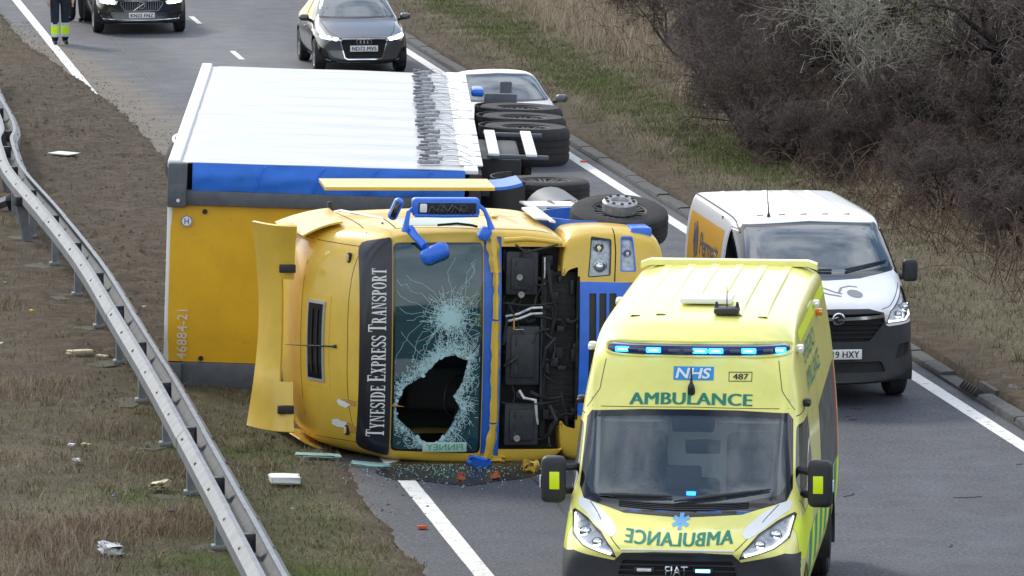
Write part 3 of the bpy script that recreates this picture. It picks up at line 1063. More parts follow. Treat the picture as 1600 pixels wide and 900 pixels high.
    # decals of the side: mural, green blocks, roof stripe, lettering
    for s in (1, -1):
        fx = (s, 0, 0)
        for poly, mt, nm in (([(3.1, 1.05), (3.4, 1.80), (5.75, 1.90), (5.75, 1.0)], M_MURAL, 'mural_panel'),):
            q = carve(body, poly, 'x', fx, 0.2)
            r2 = carve(q, [(5.55, 1.0), (5.45, 1.5), (5.6, 2.05), (5.8, 2.1), (5.8, .9)], 'x', fx, -1)
            push(q, 0.002); obj(nm, q, mt, root); push(r2, 0.002); obj('mural_panel', r2, M_MURALRED, root)
        for k in range(6):
            y0 = 1.45 + k * 0.75
            if 4.4 < y0 + 0.3 < 5.5: continue
            q = carve(body, [(y0, .60), (y0 + 0.375, .60), (y0 + 0.375, .98), (y0, .98)], 'x', fx, 0.2); push(q, 0.002); obj('green_block', q, M_BATGREEN, root)
            q = carve(body, [(y0 + .375, .60), (y0 + 0.75, .60), (y0 + 0.75, .98), (y0 + .375, .98)], 'x', fx, 0.2); push(q, 0.002); obj('yellow_block', q, M_HIVIS, root)
        q = carve(body, [(2.3, 2.50), (5.9, 2.50), (5.9, 2.60), (2.3, 2.60)], 'x', fx, 0.1); push(q, 0.002); obj('roof_stripe', q, M_HIVIS, root)
        q = carve(body, [(.5, .98), (.62, 1.20), (1.9, 1.28), (1.9, 1.02), (.9, .86), (.55, .9)], 'x', fx, 0.2, lambda c: c.y > .45); push(q, 0.002); obj('hi_vis_wing', q, M_HIVIS, root)
        for txt, cy, cz, w, h in (('EMERGENCY', 3.2, 2.37, 1.5, .15), ('AMBULANCE', 3.2, 2.15, 1.7, .17)):
            tb = fit_text(txt, w, h)
            Mx = Matrix(((0, 0, s, 0), (s, 0, 0, 0), (0, 1, 0, 0), (0, 0, 0, 1)))
            place(tb, Matrix.Translation((s * 1.2, cy, cz)) @ Mx)
            decal(tb, tree, (-s, 0, 0), 0.005); obj('side_lettering', tb, M_GREEN, root, smooth=0)
    # front lettering
    def front_text(txt, cx, cz, w, h, m, name='lettering', mirror=False, off=0.005, bold=0.0, curve=0.0):
        tb = fit_text(txt, w, h, 1.05, bold)
        if mirror:
            for v in tb.verts: v.co.x *= -1
            bmesh.ops.reverse_faces(tb, faces=tb.faces[:])
        embolden(tb, w * .013)
        bmesh.ops.triangulate(tb, faces=tb.faces[:])
        bmesh.ops.subdivide_edges(tb, edges=[e for e in tb.edges if e.calc_length() > 0.06], cuts=1)
        for v in tb.verts: v.co.y += curve * (v.co.x / (w / 2)) ** 2
        place(tb, Matrix.Translation((cx, -1, cz)) @ FRONT)
        decal(tb, tree, (0, 1, 0), off)
        nv = len(tb.verts)
        for f in tb.faces:
            pass
        return obj(name, tb, m, root, smooth=0)
    front_text('AMBULANCE', 0.0, 2.138, 1.04, 0.095, M_GREEN, curve=-0.010)
    front_text('AMBULANCE', 0.0, 1.118, 0.90, 0.088, M_GREEN, mirror=True, curve=0.018)
    # blue panel with white letters, number panel
    def front_panel(poly, m, name, off=0.003):
        q = B(); n = 6
        (x0, z0), (x1, z1) = poly
        sheet(q, [[(x0 + (x1 - x0) * i / n, -1, z0 + (z1 - z0) * j / n) for i in range(n + 1)] for j in range(n + 1)])
        decal(q, tree, (0, 1, 0), off)
        bmesh.ops.recalc_face_normals(q, faces=q.faces[:])
        return obj(name, q, m, root)
    front_panel(((-.150, 2.285), (.195, 2.395)), M_NHS, 'blue_panel')
    tb = fit_text('NHS', 0.29, 0.085, 0.95, 0.02)
    for v in tb.verts: v.co.x += v.co.y * 0.22
    place(tb, Matrix.Translation((.022, -1, 2.34)) @ FRONT); decal(tb, tree, (0, 1, 0), 0.007); obj('lettering', tb, M_PLATE, root, smooth=0)
    for (x0, z0, x1, z1) in ((.322, 2.278, .522, 2.284), (.322, 2.350, .522, 2.356), (.322, 2.278, .328, 2.356), (.516, 2.278, .522, 2.356)):
        front_panel(((x0, z0), (x1, z1)), M_BLACKINK, 'number_frame')
    tb = embolden(fit_text('487', 0.13, 0.046, 1.0, 0.0), .004); place(tb, Matrix.Translation((.422, -1, 2.317)) @ FRONT); decal(tb, tree, (0, 1, 0), 0.006); obj('lettering', tb, M_BLACKINK, root, smooth=0)
    # star of life on the bonnet
    bm = B()
    for a in (0, 60, 120):
        Mz = Matrix.Rotation(R(a), 4, 'Z')
        vs = box(bm, (0, 0, 0), (0.035, 0.15, 0.0005)); bmesh.ops.transform(bm, matrix=Mz, verts=vs)
    bmesh.ops.delete(bm, geom=[f for f in bm.faces if f.normal.z < 0.5], context='FACES')
    for k, v in enumerate(bm.verts): v.co.y *= 0.60
    place(bm, Matrix.Translation((0, -1, 1.225)) @ FRONT); decal(bm, tree, (0, 1, 0), 0.004)
    for i, f in enumerate(bm.faces):
        for v in f.verts: v.co.y -= 0.0006 * i
    obj('star_emblem', bm, M_STAR, root, smooth=0)
    # roof light bar in its moulded surround
    bm = B()
    ring = []
    for t in np.linspace(0, 2 * math.pi, 49):
        sx = math.cos(t); sz = math.sin(t)
        x = 0.045 + 0.80 * (abs(sx) ** 0.25) * (1 if sx > 0 else -1); z = 2.525 + 0.055 * (abs(sz) ** 0.6) * (1 if sz > 0 else -1)
        ring.append((x, 0, z))
    d = [p for p, n in drape_line(tree, ring, (0, 1, 0), 0.006)]
    tube(bm, d, 0.012, 6, cap=False); obj('light_bar_surround', bm, M_AMB, root)
    bm = B()
    rows = []
    for x in np.linspace(-.735, .825, 40):
        p = drape_line(tree, [(x, 0, 2.525)], (0, 1, 0), 0)[0]
        c = p[0]; e = 0.5 if x in (-.735, .825) else 1
        rows.append([c + Vector((0, 0.03, -.044 * e)), c + Vector((0, -.045 * e, -.038 * e)), c + Vector((0, -.056 * e, 0)), c + Vector((0, -.040 * e, .038 * e)), c + Vector((0, 0.04, .046 * e))])
    sheet(bm, rows); bmesh.ops.recalc_face_normals(bm, faces=bm.faces[:])
    lb = obj('light_bar', bm, mat('light_bar_housing', (0.008, 0.025, 0.13), 0.2, coat=0.5), root)
    lit = (-.60, -.33, .07, .205, .485, .735)
    for x in np.linspace(-.68, .77, 12):
        near = min(lit, key=lambda q: abs(q - x))
        on = abs(near - x) < 0.066
        xx = near if on else x
        c = drape_line(tree, [(xx, 0, 2.525)], (0, 1, 0), 0)[0][0]
        bm = B(); box(bm, c + Vector((0, -.056, 0)), (0.125 if on else 0.10, 0.022, 0.044 if on else 0.026), 0.008); q = obj('led_module', bm, M_BLUELED if on else mat('unlit_led', (0.10, 0.11, 0.15), 0.3), lb)
        if on:
            bm = B(); box(bm, c + Vector((0, -.067, 0)), (0.085, 0.006, 0.020), 0.003); obj('led_core', bm, M_CYANLED, lb)
    # spear aerial, roof aerial, hatch, roof ribs, rear ridge
    p = drape_line(tree, [(0.01, 0, 2.22)], (0, 1, 0), 0)[0][0]
    bm = B(); tube(bm, [p + Vector((0, 0.02, -.03)), p + Vector((0, -.02, -.03)), p + Vector((0, -.035, 0.02)), p + Vector((0, -.03, 0.06)), p + Vector((0, -.03, .19))], [0.02, 0.034, 0.03, 0.012, 0.004], 10); obj('spear_aerial', bm, M_PLASTIC, root)
    bm = B(); box(bm, (.24, 2.3, 2.775), (0.22, 0.20, 0.06), 0.025)
    for dx in (-.09, .09): cyl(bm, (.24 + dx, 2.3, 2.79), (.24 + dx, 2.3, 2.85), 0.022, 0.010, 10)
    cyl(bm, (.24, 2.3, 2.79), (.24, 2.3, 2.98), 0.006, 0.003, 8); obj('roof_aerial', bm, M_BUMPER, root)
    bm = B(); box(bm, (0.02, 2.95, 2.795), (0.46, 0.42, 0.05), 0.02); obj('roof_hatch', bm, M_WHITE, root)
    for x in (-.55, -.33, -.11, .11, .33, .55):
        if abs(x) < .2: segs = ((3.3, 5.7),)
        else: segs = ((2.25, 5.7),)
        for y0, y1 in segs:
            bm = B(); pts = drape_line(tree, [(x, y, 4) for y in np.linspace(y0, y1, 8)], (0, 0, -1), -0.002)
            rows = []
            for (q, n) in pts: rows.append([q + Vector((-.05, 0, -.002)), q + Vector((-.034, 0, .013)), q + Vector((.034, 0, .013)), q + Vector((.05, 0, -.002))])
            sheet(bm, rows); bmesh.ops.recalc_face_normals(bm, faces=bm.faces[:]); obj('roof_rib', bm, M_AMB, root)
    bm = B()
    pts = [(Vector((x, 5.80, 2.752 - .03 * max(0, abs(x) - .74) / .08)), None) for x in np.linspace(-.82, .82, 20)]
    sheet(bm, [[q + Vector((0, -.06, .0)), q + Vector((0, -.045, .05)), q + Vector((0, .10, .05)), q + Vector((0, .12, -.02))] for q, n in pts]); bmesh.ops.recalc_face_normals(bm, faces=bm.faces[:]); thicken(bm, 0.01)
    obj('rear_roof_ridge', bm, M_AMB, root)
    # small lamps and cameras along the top edge of both sides
    for s in (1, -1):
        for (y, z, mm) in ((1.95, 2.50, M_WHITE), (1.75, 2.06, M_PLASTIC), (4.4, 2.58, M_WHITE), (4.6, 2.48, M_AMBER)):
            dd = drape_line(tree, [(s * 2, y, z)], (-s, 0, 0), 0)
            if dd:
                q, n = dd[0]
                bm = B(); box(bm, q + Vector((s * .03, 0, 0)), (0.07, 0.11, 0.065), 0.02); cyl(bm, q + Vector((s * .04, -.04, 0)), q + Vector((s * .045, -.08, -.01)), 0.024, 0.02, 10); obj('marker_lamp', bm, mm, root)
    # mirrors
    for s in (1, -1):
        m_ = B(); box(m_, (s * 1.135, 1.0, 1.475), (0.21, 0.16, 0.40), 0.055, seg=4)
        mo = obj('door_mirror', m_, M_PLASTIC, root)
        for z in (1.57, 1.37):
            bm = B(); tube(bm, [(s * .93, 1.16, z), (s * 1.0, 1.08, z), (s * 1.09, 1.02, z)], 0.033, 8); obj('mirror_arm', bm, M_PLASTIC, mo)
        bm = B(); box(bm, (s * 1.12, 0.918, 1.475), (0.085, 0.008, 0.15), 0.003); obj('reflector_tab', bm, mat('tab_yellow', (0.75, 0.90, 0.01), 0.4, emit=None), mo)
        bm = B(); box(bm, (s * 1.245, .98, 1.46), (0.012, 0.06, 0.10), 0.004); obj('indicator', bm, M_REFLECTOR, mo)
    # shut lines
    seam(root, tree, [(-.80, 0, 1.325), (-.55, 0, 1.10), (-.48, 0, 1.04)], (0, 1, 0), 0.007)
    seam(root, tree, [(.80, 0, 1.325), (.55, 0, 1.10), (.48, 0, 1.04)], (0, 1, 0), 0.007)
    for s in (1, -1):
        seam(root, tree, [(s * .89, 0, 2.04), (s * .78, 0, 2.20), (s * .74, 0, 2.44)], (0, 1, 0), 0.006)
        seam(root, tree, [(s * 2, 1.02, .45), (s * 2, 1.10, 1.2), (s * 2, .93, 1.34)], (-s, 0, 0)); seam(root, tree, [(s * 2, 2.04, .45), (s * 2, 2.04, 2.02), (s * 2, 1.4, 1.99)], (-s, 0, 0))
        seam(root, tree, [(s * 2, 3.35, .45), (s * 2, 3.35, 2.3)], (-s, 0, 0))
    seam(root, tree, [(-.84, 0, 2.06), (0, 0, 2.072), (.84, 0, 2.06)], (0, 1, 0), 0.006)
    # cab interior
    bm = B(); box(bm, (0, 1.06, 1.16), (1.74, 0.42, 0.26), 0.06, seg=3); box(bm, (0.02, 1.26, 1.26), (0.48, 0.22, 0.40), 0.05); obj('dashboard', bm, M_CABIN, root)
    bm = B(); box(bm, (0, 2.45, 1.45), (1.82, 0.04, 1.6)); obj('bulkhead', bm, mat('bulkhead_grey', (0.80, 0.83, 0.85), 0.7), root)
    bm = B(); box(bm, (0, 1.6, .42), (1.8, 1.6, 0.06)); obj('cab_floor', bm, M_CABIN, root)
    bm = B(); box(bm, (0, 1.9, 2.12), (1.70, 1.0, 0.03)); obj('headlining', bm, mat('headlining_pale', (0.75, 0.77, 0.78), 0.9), root)
    for x in (-.47, .50):
        seat(root, (x, 1.85, .95), 0.80)
        bm = B(); box(bm, (x * 1.02, 1.42, 1.985), (0.52, 0.22, 0.03), 0.012, rot=Matrix.Rotation(R(25), 3, 'X')); obj('sun_visor', bm, mat('visor_pale', (0.42, 0.43, 0.43), 0.8), root)
    steering(root, (-.47, 1.38, 1.36), 0.20, 25)
    bm = B(); box(bm, (0.03, 1.33, 1.93), (0.36, 0.10, 0.15), 0.02); obj('screen_unit', bm, M_PLASTIC, root)
    bm = B(); box(bm, (.11, 1.36, 1.72), (0.30, 0.03, 0.12), 0.01); obj('rear_view_mirror', bm, M_PLASTIC, root)
    bm = B(); box(bm, (0.045, .95, 1.37), (0.12, 0.06, 0.09), 0.015); q = obj('dash_beacon', bm, mat('beacon_blue', (0.01, 0.05, 0.25), 0.2), root)
    bm = B(); box(bm, (0.045, .915, 1.385), (0.075, 0.01, 0.03), 0.003); obj('led_core', bm, M_BLUELED, q)
    bm = B(); box(bm, (-.04, 1.19, 1.47), (0.30, 0.05, 0.22), 0.02, rot=Matrix.Rotation(R(-15), 3, 'X')); obj('dash_terminal', bm, M_PLASTIC, root)
    # rear doors bumper, underside
    bm = B(); box(bm, (0, 6.03, .45), (1.9, 0.12, 0.22), 0.03); obj('rear_step', bm, M_BUMPER, root)
    rim(body, 0.02)
    obj('body', body, M_AMB, root, smooth=40)
    return root
ambulance = build_ambulance()
# ------------------------------------------------------------------ overturned articulated lorry
M_LY = mat('lorry_yellow', (0.72, 0.475, 0.06), 0.35, coat=0.35, var=0.08, vscale=2.2, dirt=((0.26, 0.17, 0.06), 0.16, 9.0))
M_LYB = mat('bulkhead_yellow', (0.70, 0.40, 0.006), 0.42, var=0.08, vscale=2, dirt=((0.10, 0.06, 0.02), 0.20, 14.0))
M_LBLUE = mat('lorry_blue', (0.022, 0.155, 0.72), 0.38, coat=0.3, var=0.12, vscale=5)
M_TARP = mat('blue_tarpaulin', (0.018, 0.165, 0.72), 0.5, var=0.12, vscale=4, bump=0.5, bscale=5)
M_NAVY = mat('visor_navy', (0.012, 0.013, 0.022), 0.35, coat=0.2)
M_FRAME = mat('trailer_frame_grey', (0.085, 0.098, 0.120), 0.55, var=0.2, vscale=6, dirt=((0.06, 0.05, 0.04), 0.3, 5.0))
M_SHATTER = mat('shattered_glass', (0.42, 0.62, 0.66), 0.35)
M_LGLASS = glass_mat('lorry_windscreen', (0.20, 0.36, 0.40), 0.05)
def hazed(m, col, fac):  # bluish haze of the windscreens, painted into the glass colour
    """mix a diffuse colour into a pane, so part of it scatters light"""
    nt = m.node_tree
    out = [n for n in nt.nodes if n.type == 'OUTPUT_MATERIAL'][0]
    src = out.inputs['Surface'].links[0].from_socket
    d = nt.nodes.new('ShaderNodeBsdfDiffuse'); d.inputs['Color'].default_value = (*col, 1)
    x = nt.nodes.new('ShaderNodeMixShader'); x.inputs[0].default_value = fac
    nt.links.new(src, x.inputs[1]); nt.links.new(d.outputs[0], x.inputs[2]); nt.links.new(x.outputs[0], out.inputs['Surface'])
hazed(M_LGLASS, (0.04, 0.17, 0.21), 0.30)
hazed(M_GLASS, (0.26, 0.36, 0.43), 0.10)
M_WEB = mat('strap_webbing', (0.30, 0.305, 0.32), 0.8, var=0.35, vscale=30)
M_BUCKLE = mat('strap_buckle', (0.15, 0.155, 0.17), 0.5, metal=0.4)
M_SCRAPE = mat('scraped_primer', (.50, .26, .05), .7)
M_LETTER = mat('letter_white', (0.78, 0.79, 0.82), 0.5)

def curtain_mat():
    m = mat('white_curtain', (0.82, 0.83, 0.86), 0.38, coat=0.15)
    nt = m.node_tree; b = nt.nodes['Principled BSDF']
    tc = nt.nodes.new('ShaderNodeTexCoord'); mp = nt.nodes.new('ShaderNodeMapping'); mp.inputs['Scale'].default_value = (1, 5.5, 0.5)
    nt.links.new(tc.outputs['Object'], mp.inputs['Vector'])
    n = nt.nodes.new('ShaderNodeTexNoise'); n.inputs['Scale'].default_value = 1.5; n.inputs['Detail'].default_value = 5
    nt.links.new(mp.outputs['Vector'], n.inputs['Vector'])
    bp = nt.nodes.new('ShaderNodeBump'); bp.inputs['Strength'].default_value = 0.35; bp.inputs['Distance'].default_value = 0.05
    nt.links.new(n.outputs['Fac'], bp.inputs['Height']); nt.links.new(bp.outputs['Normal'], b.inputs['Normal'])
    r = nt.nodes.new('ShaderNodeValToRGB')
    r.color_ramp.elements[0].position = 0.32; r.color_ramp.elements[0].color = (0.36, 0.375, 0.41, 1)
    r.color_ramp.elements[1].position = 0.55; r.color_ramp.elements[1].color = (0.47, 0.475, 0.495, 1)
    nt.links.new(n.outputs['Fac'], r.inputs['Fac']); nt.links.new(r.outputs['Color'], b.inputs['Base Color'])
    return m
M_CURTAIN = curtain_mat()

# --- slab-serif capitals drawn as flat shapes, cap height 1
def serif_glyph(ch):
    P = []
    def rc(x0, y0, x1, y1): P.append([(x0, y0), (x1, y0), (x1, y1), (x0, y1)])
    def ln(x0, y0, x1, y1, w):
        P.append([(x0 - w / 2, y0), (x0 + w / 2, y0), (x1 + w / 2, y1), (x1 - w / 2, y1)])
    def arc(cx, cy, rx, ry, a0, a1, tx, ty, n=14):
        o = []; i = []
        for k in range(n + 1):
            a = math.radians(a0 + (a1 - a0) * k / n); c, s_ = math.cos(a), math.sin(a)
            o.append((cx + rx * c, cy + ry * s_)); i.append((cx + (rx - tx) * c, cy + (ry - ty) * s_))
        for k in range(n): P.append([o[k], o[k + 1], i[k + 1], i[k]])
    T, t, sv = 0.17, 0.07, 0.06
    def stem(x, y0=0, y1=1):
        rc(x, y0, x + T, y1); rc(x - 0.08, y0, x + T + 0.08, y0 + sv); rc(x - 0.08, y1 - sv, x + T + 0.08, y1)
    w = 0.6
    if ch == 'I': stem(0.09); w = 0.35
    elif ch == 'T': rc(.22, 0, .39, 1); rc(.13, 0, .48, sv); rc(0, .93, .61, 1); rc(0, .76, .05, .93); rc(.56, .76, .61, .93); w = .61
    elif ch == 'E': stem(.08); rc(.2, .93, .56, 1); rc(.2, 0, .58, t); rc(.2, .48, .45, .55); rc(.51, .78, .56, .95); rc(.53, .05, .58, .24); rc(.41, .40, .45, .63); w = .6
    elif ch == 'N': rc(.08, 0, .14, 1); rc(0, 0, .24, sv); rc(.54, 0, .60, 1); rc(.44, .94, .72, 1); P.append([(.06, 1), (.24, 1), (.60, 0), (.52, 0)]); rc(0, .94, .16, 1); w = .72
    elif ch == 'Y': rc(.25, 0, .42, .48); rc(.16, 0, .51, sv); ln(.33, .42, .13, 1, .17); ln(.35, .42, .54, 1, .08); rc(0, .94, .28, 1); rc(.42, .94, .66, 1); w = .66
    elif ch == 'X': ln(.52, 0, .14, 1, .18); ln(.12, 0, .50, 1, .075); rc(0, 0, .24, sv); rc(.36, 0, .66, sv); rc(0, .94, .30, 1); rc(.40, .94, .62, 1); w = .66
    elif ch == 'A': ln(.14, 0, .33, 1, .07); ln(.54, 0, .35, 1, .18); rc(.16, .30, .5, .37); rc(.02, 0, .25, sv); rc(.40, 0, .68, sv); w = .68
    elif ch == 'D': stem(.08); arc(.22, .5, .42, .5, -90, 90, .17, .07); rc(.2, 0, .24, t); rc(.2, .93, .24, 1); w = .66
    elif ch == 'O': arc(.34, .5, .34, .51, 0, 360, .17, .06, 28); w = .68
    elif ch in 'PR':
        stem(.08); arc(.26, .73, .30, .27, -90, 90, .16, .06); rc(.2, .46, .27, .52); rc(.2, .94, .27, 1)
        w = .58
        if ch == 'R': P.append([(.28, .48), (.44, .48), (.66, 0), (.48, 0)]); rc(.46, 0, .68, sv); w = .67
    elif ch == 'S':
        arc(.28, .74, .27, .27, 25, 260, .13, .07); arc(.28, .26, .27, .27, -155, 82, .14, .07)
        P.append([(.08, .60), (.20, .66), (.50, .40), (.40, .32)]); rc(.46, .72, .52, .97); rc(.02, .03, .08, .30); w = .55
    return P, w

def serif_line(s, big, small, gap=0.09):
    """list of flat polygons and the total length; capitals after a space are full height"""
    x = 0; out = []; first = True
    for ch in s:
        if ch == ' ':
            x += 0.26 * big; first = True; continue
        h = big if first else small
        P, w = serif_glyph(ch)
        out.append([[(x + px * h, py * h) for px, py in poly] for poly in P])
        x += w * h + gap * h
        first = False
    return out, x

def sheet_panel(parent, name, fn, m, nu=8, nv=8, t=0.02):
    bm = B(); sheet(bm, [[fn(i / nu, j / nv) for i in range(nu + 1)] for j in range(nv + 1)])
    bmesh.ops.recalc_face_normals(bm, faces=bm.faces[:]); thicken(bm, t)
    bmesh.ops.recalc_face_normals(bm, faces=bm.faces[:])
    return obj(name, bm, m, parent)

def build_trailer():
    HT, L = 4.70, 12.95
    root = thing('lorry_trailer', 'white curtain-sided lorry trailer lying on its side with yellow front bulkhead', 'trailer', (0.81, 63.45, 1.17), (0, R(-88.0), R(1.4)))
    XS = 1.275; FL = 1.33                      # half width, floor height
    # curtain of the side that now faces up: gently rippled between its poles
    bm = B()
    def cur(u, v):
        y = 0.10 + (L - 0.2) * u; z = FL + 0.02 + (HT - FL - 0.10) * v
        x = XS + 0.006 * math.sin(y * 2 * math.pi / 1.25) * math.sin(math.pi * min(1, v * 1.3)) + 0.010 * nz(y, z, 0.9) - 0.03 * max(0, v - 0.97) / 0.03
        return (x, y, z)
    sheet(bm, [[cur(i / 90, j / 22) for i in range(91)] for j in range(23)])
    bmesh.ops.recalc_face_normals(bm, faces=bm.faces[:]); thicken(bm, 0.01); bmesh.ops.recalc_face_normals(bm, faces=bm.faces[:])
    obj('side_curtain', bm, M_CURTAIN, root)
    bm = B(); box(bm, (-XS, L / 2, (HT + FL) / 2), (0.02, L - 0.1, HT - FL - 0.05)); obj('side_curtain', bm, M_CURTAIN, root)
    # roof sheet, floor, rear doors
    bm = B(); box(bm, (0, L / 2, HT - 0.03), (2 * XS - 0.02, L - 0.06, 0.06), 0.015); obj('roof', bm, M_WHITE, root)
    bm = B(); box(bm, (0, L / 2, FL - 0.07), (2 * XS - 0.06, L - 0.04, 0.14), 0.01); obj('floor', bm, M_DARKMETAL, root)
    for s in (1, -1):
        bm = B(); box(bm, (s * 0.635, L - 0.02, (HT + FL) / 2), (1.25, 0.05, HT - FL - 0.1), 0.012); obj('rear_door', bm, M_WHITE, root)
        bm = B(); box(bm, (s * (XS - 0.01), L / 2, FL - 0.02), (0.05, L - 0.1, 0.16), 0.012); obj('side_rave', bm, M_WHITE, root)
        bm = B(); box(bm, (s * (XS - 0.02), L / 2, HT - 0.06), (0.10, L, 0.14), 0.02); obj('roof_rail', bm, M_WHITE, root)
    # front bulkhead and its frame
    bm = B()
    def bulk(u, v):
        x = -0.97 + 1.78 * u; z = FL + 0.06 + (HT - FL - 0.10) * v
        return (x, 0.035 - 0.012 * math.sin(math.pi * u) + 0.004 * nz(x, z, 2.0), z)
    sheet_panel(root, 'bulkhead', bulk, M_LYB, 14, 14, 0.03)
    for s in (1, -1):
        bm = B(); box(bm, (0.885 if s > 0 else -1.12, 0.03, (HT + FL) / 2 - 0.1), (0.17 if s > 0 else .29, 0.12, HT - FL - 0.2), 0.012); obj('front_post', bm, M_FRAME, root)
        bm = B(); box(bm, (1.03 if s > 0 else -1.13, -0.02, HT - 0.105), (0.50 if s > 0 else 0.30, 0.16, 0.215), 0.02); cb = obj('corner_block', bm, M_FRAME, root)
        bm = B(); box(bm, (.92 if s > 0 else -1.13, -0.10 , HT - 0.105), (0.26, 0.012, 0.19), 0.005)
        obj('corner_plate', bm, M_FRAME, cb)
        bm = B(); cyl(bm, (.86 if s > 0 else -1.09, -0.10, HT - 0.12), (.86 if s > 0 else -1.09, -0.122, HT - 0.12), 0.022, 0.018, 14); obj('marker_lamp', bm, mat('marker_white', (0.75, 0.78, 0.8), 0.2), cb)
    # blue tarpaulin hem wrapped round the front edge of the upper curtain
    def hem(u, v):
        z = FL + 0.05 + (HT - FL - 0.32) * v
        a = u * 1.0
        x = XS + 0.006 - 0.31 * u + 0.008 * nz(z, u * 2, 2.4)
        y = -0.015 - 0.025 * math.sin(math.pi * u) + 0.016 * nz(z * 1.0, u, 3.0, 4)
        return (x, y, z)
    sheet_panel(root, 'curtain_hem', hem, M_TARP, 8, 46, 0.008)
    for zz in (1.75, 2.35, 2.95, 3.6):                                  # creases pulled across the hem
        bm = B(); tube(bm, [(XS - 0.30 * t, -0.040 - 0.02 * math.sin(math.pi * t), zz + 0.16 * t + 0.02 * math.sin(6 * t)) for t in np.linspace(0.02, 0.98, 8)], 0.007, 5); obj('hem_fold', bm, M_TARP, root)
    for k, z in enumerate((FL + 0.14, 2.2, 3.2, HT - 0.42)):
        for s in (1, -1):
            bm = B(); cyl(bm, (.73 if s > 0 else -.93, 0.03, z), (.73 if s > 0 else -.93, -0.0, z), 0.03, 0.026, 10); obj('bolt', bm, M_IRON, root)
    # writing on the bulkhead
    M_TX = Matrix(((1, 0, 0, 0), (0, 0, -1, 0), (0, 1, 0, 0), (0, 0, 0, 1)))
    tb = fit_text('46884-21', 0.56, 0.115, 1.05, 0.004)
    place(tb, Matrix.Translation((-0.66, -0.012, HT - 0.20)) @ M_TX); obj('serial_lettering', tb, mat('stencil_white', (0.62, 0.60, 0.55), 0.7), root, smooth=0)
    bm = B(); lathe(bm, [(0.068, 0), (0.068, 0.004), (0, 0.004)], (0.62, 0.006, HT - 0.22), (0, -1, 0), 24); sg = obj('round_sign', bm, M_PLATE, root)
    bm = B(); lathe(bm, [(0.066, 0.0045), (0.058, 0.006), (0.054, 0.0045)], (0.62, 0.006, HT - 0.22), (0, -1, 0), 24); obj('sign_ring', bm, mat('ring_brown', (0.20, 0.12, 0.10), 0.5), sg)
    tb = fit_text('H', 0.05, 0.07, 1, 0.01); place(tb, Matrix.Translation((0.62, -0.002, HT - 0.22)) @ M_TX @ Matrix.Rotation(R(90), 4, 'Z')); obj('sign_letter', tb, mat('sign_blue', (0.02, 0.10, 0.5), 0.5), sg, smooth=0)
    # curtain straps with ratchet buckles and loose tails
    rg = random.Random(5)
    n = 24
    for k in range(n):
        y = 0.55 + (L - 1.1) * k / (n - 1) + rg.uniform(-.08, .08)
        zb = FL + rg.uniform(-0.02, 0.03)
        bm = B(); box(bm, (XS + 0.018, y, zb + 0.16), (0.012, 0.05, 0.44), 0.004); st = obj('curtain_strap', bm, M_LETTER, root)
        bm = B(); box(bm, (XS + 0.045, y + 0.005, zb + 0.42 + rg.uniform(-.03, .03)), (0.05, rg.uniform(.05, .09), rg.uniform(.15, .30)), 0.018, rot=Matrix.Rotation(rg.uniform(-.35, .35), 3, 'X')); obj('buckle', bm, M_WEB, st)
        bm = B(); box(bm, (XS + 0.075, y + 0.005, zb + 0.50), (0.028, 0.055, 0.10), 0.010, rot=Matrix.Rotation(rg.uniform(-.5, .5), 3, 'X')); obj('lever', bm, M_BUCKLE, st)
        a = rg.uniform(-.75, .75); ln_ = rg.uniform(0.14, 0.46); hi = rg.uniform(0.02, 0.07)
        pts = []
        for t in np.linspace(0, 1, 9):
            pts.append(Vector((XS + 0.03 + hi * math.sin(math.pi * t), y + math.sin(a) * ln_ * t + 0.03 * math.sin(7 * t), zb + 0.38 - ln_ * math.cos(a) * t)))
        bm = B(); sheet(bm, [[p + Vector((0.004, -.022, 0)), p + Vector((0.004, .022, 0))] for p in pts]); bmesh.ops.recalc_face_normals(bm, faces=bm.faces[:]); thicken(bm, 0.004)
        obj('strap_tail', bm, M_BUCKLE if rg.random() < 0.45 else M_WEB, st)
        bm = B(); box(bm, (XS + 0.012, y + 0.25, FL - 0.03), (0.02, 0.44, 0.26), 0.004); obj('rave_panel', bm, M_WHITE, root)
    # chassis rails, axles, wheels, side guard, pallet box, landing legs
    for s in (1, -1):
        bm = B(); box(bm, (s * 0.5, 7.0, 1.02), (0.14, 10.5, 0.36), 0.01); obj('chassis_rail', bm, M_DARKMETAL, root)
    for y in (6.15, 7.46, 8.77):
        bm = B(); cyl(bm, (-1.0, y, 0.52), (1.0, y, 0.52), 0.075, seg=16); obj('axle', bm, M_DARKMETAL, root)
        for s in (1, -1):
            t = wheel(root, (s * 1.01, y, 0.53), 0.545, 0.46, s, M_TYRE, M_STEELRIM, 10, 0.30)
            bm = B(); cyl(bm, (s * 0.05, 0, 0), (s * 0.19, 0, 0), 0.13, 0.11, 20); obj('hub', bm, M_DARKMETAL, t)
            bm = B(); sheet(bm, [[(s * (0.80 + 0.44 * q), y + 0.62 * math.cos(a), 0.52 + 0.60 * math.sin(a)) for q in (0, 1)] for a in np.linspace(R(25), R(155), 10)])
            bmesh.ops.recalc_face_normals(bm, faces=bm.faces[:]); thicken(bm, 0.012); obj('mudguard', bm, M_PLASTIC, root)
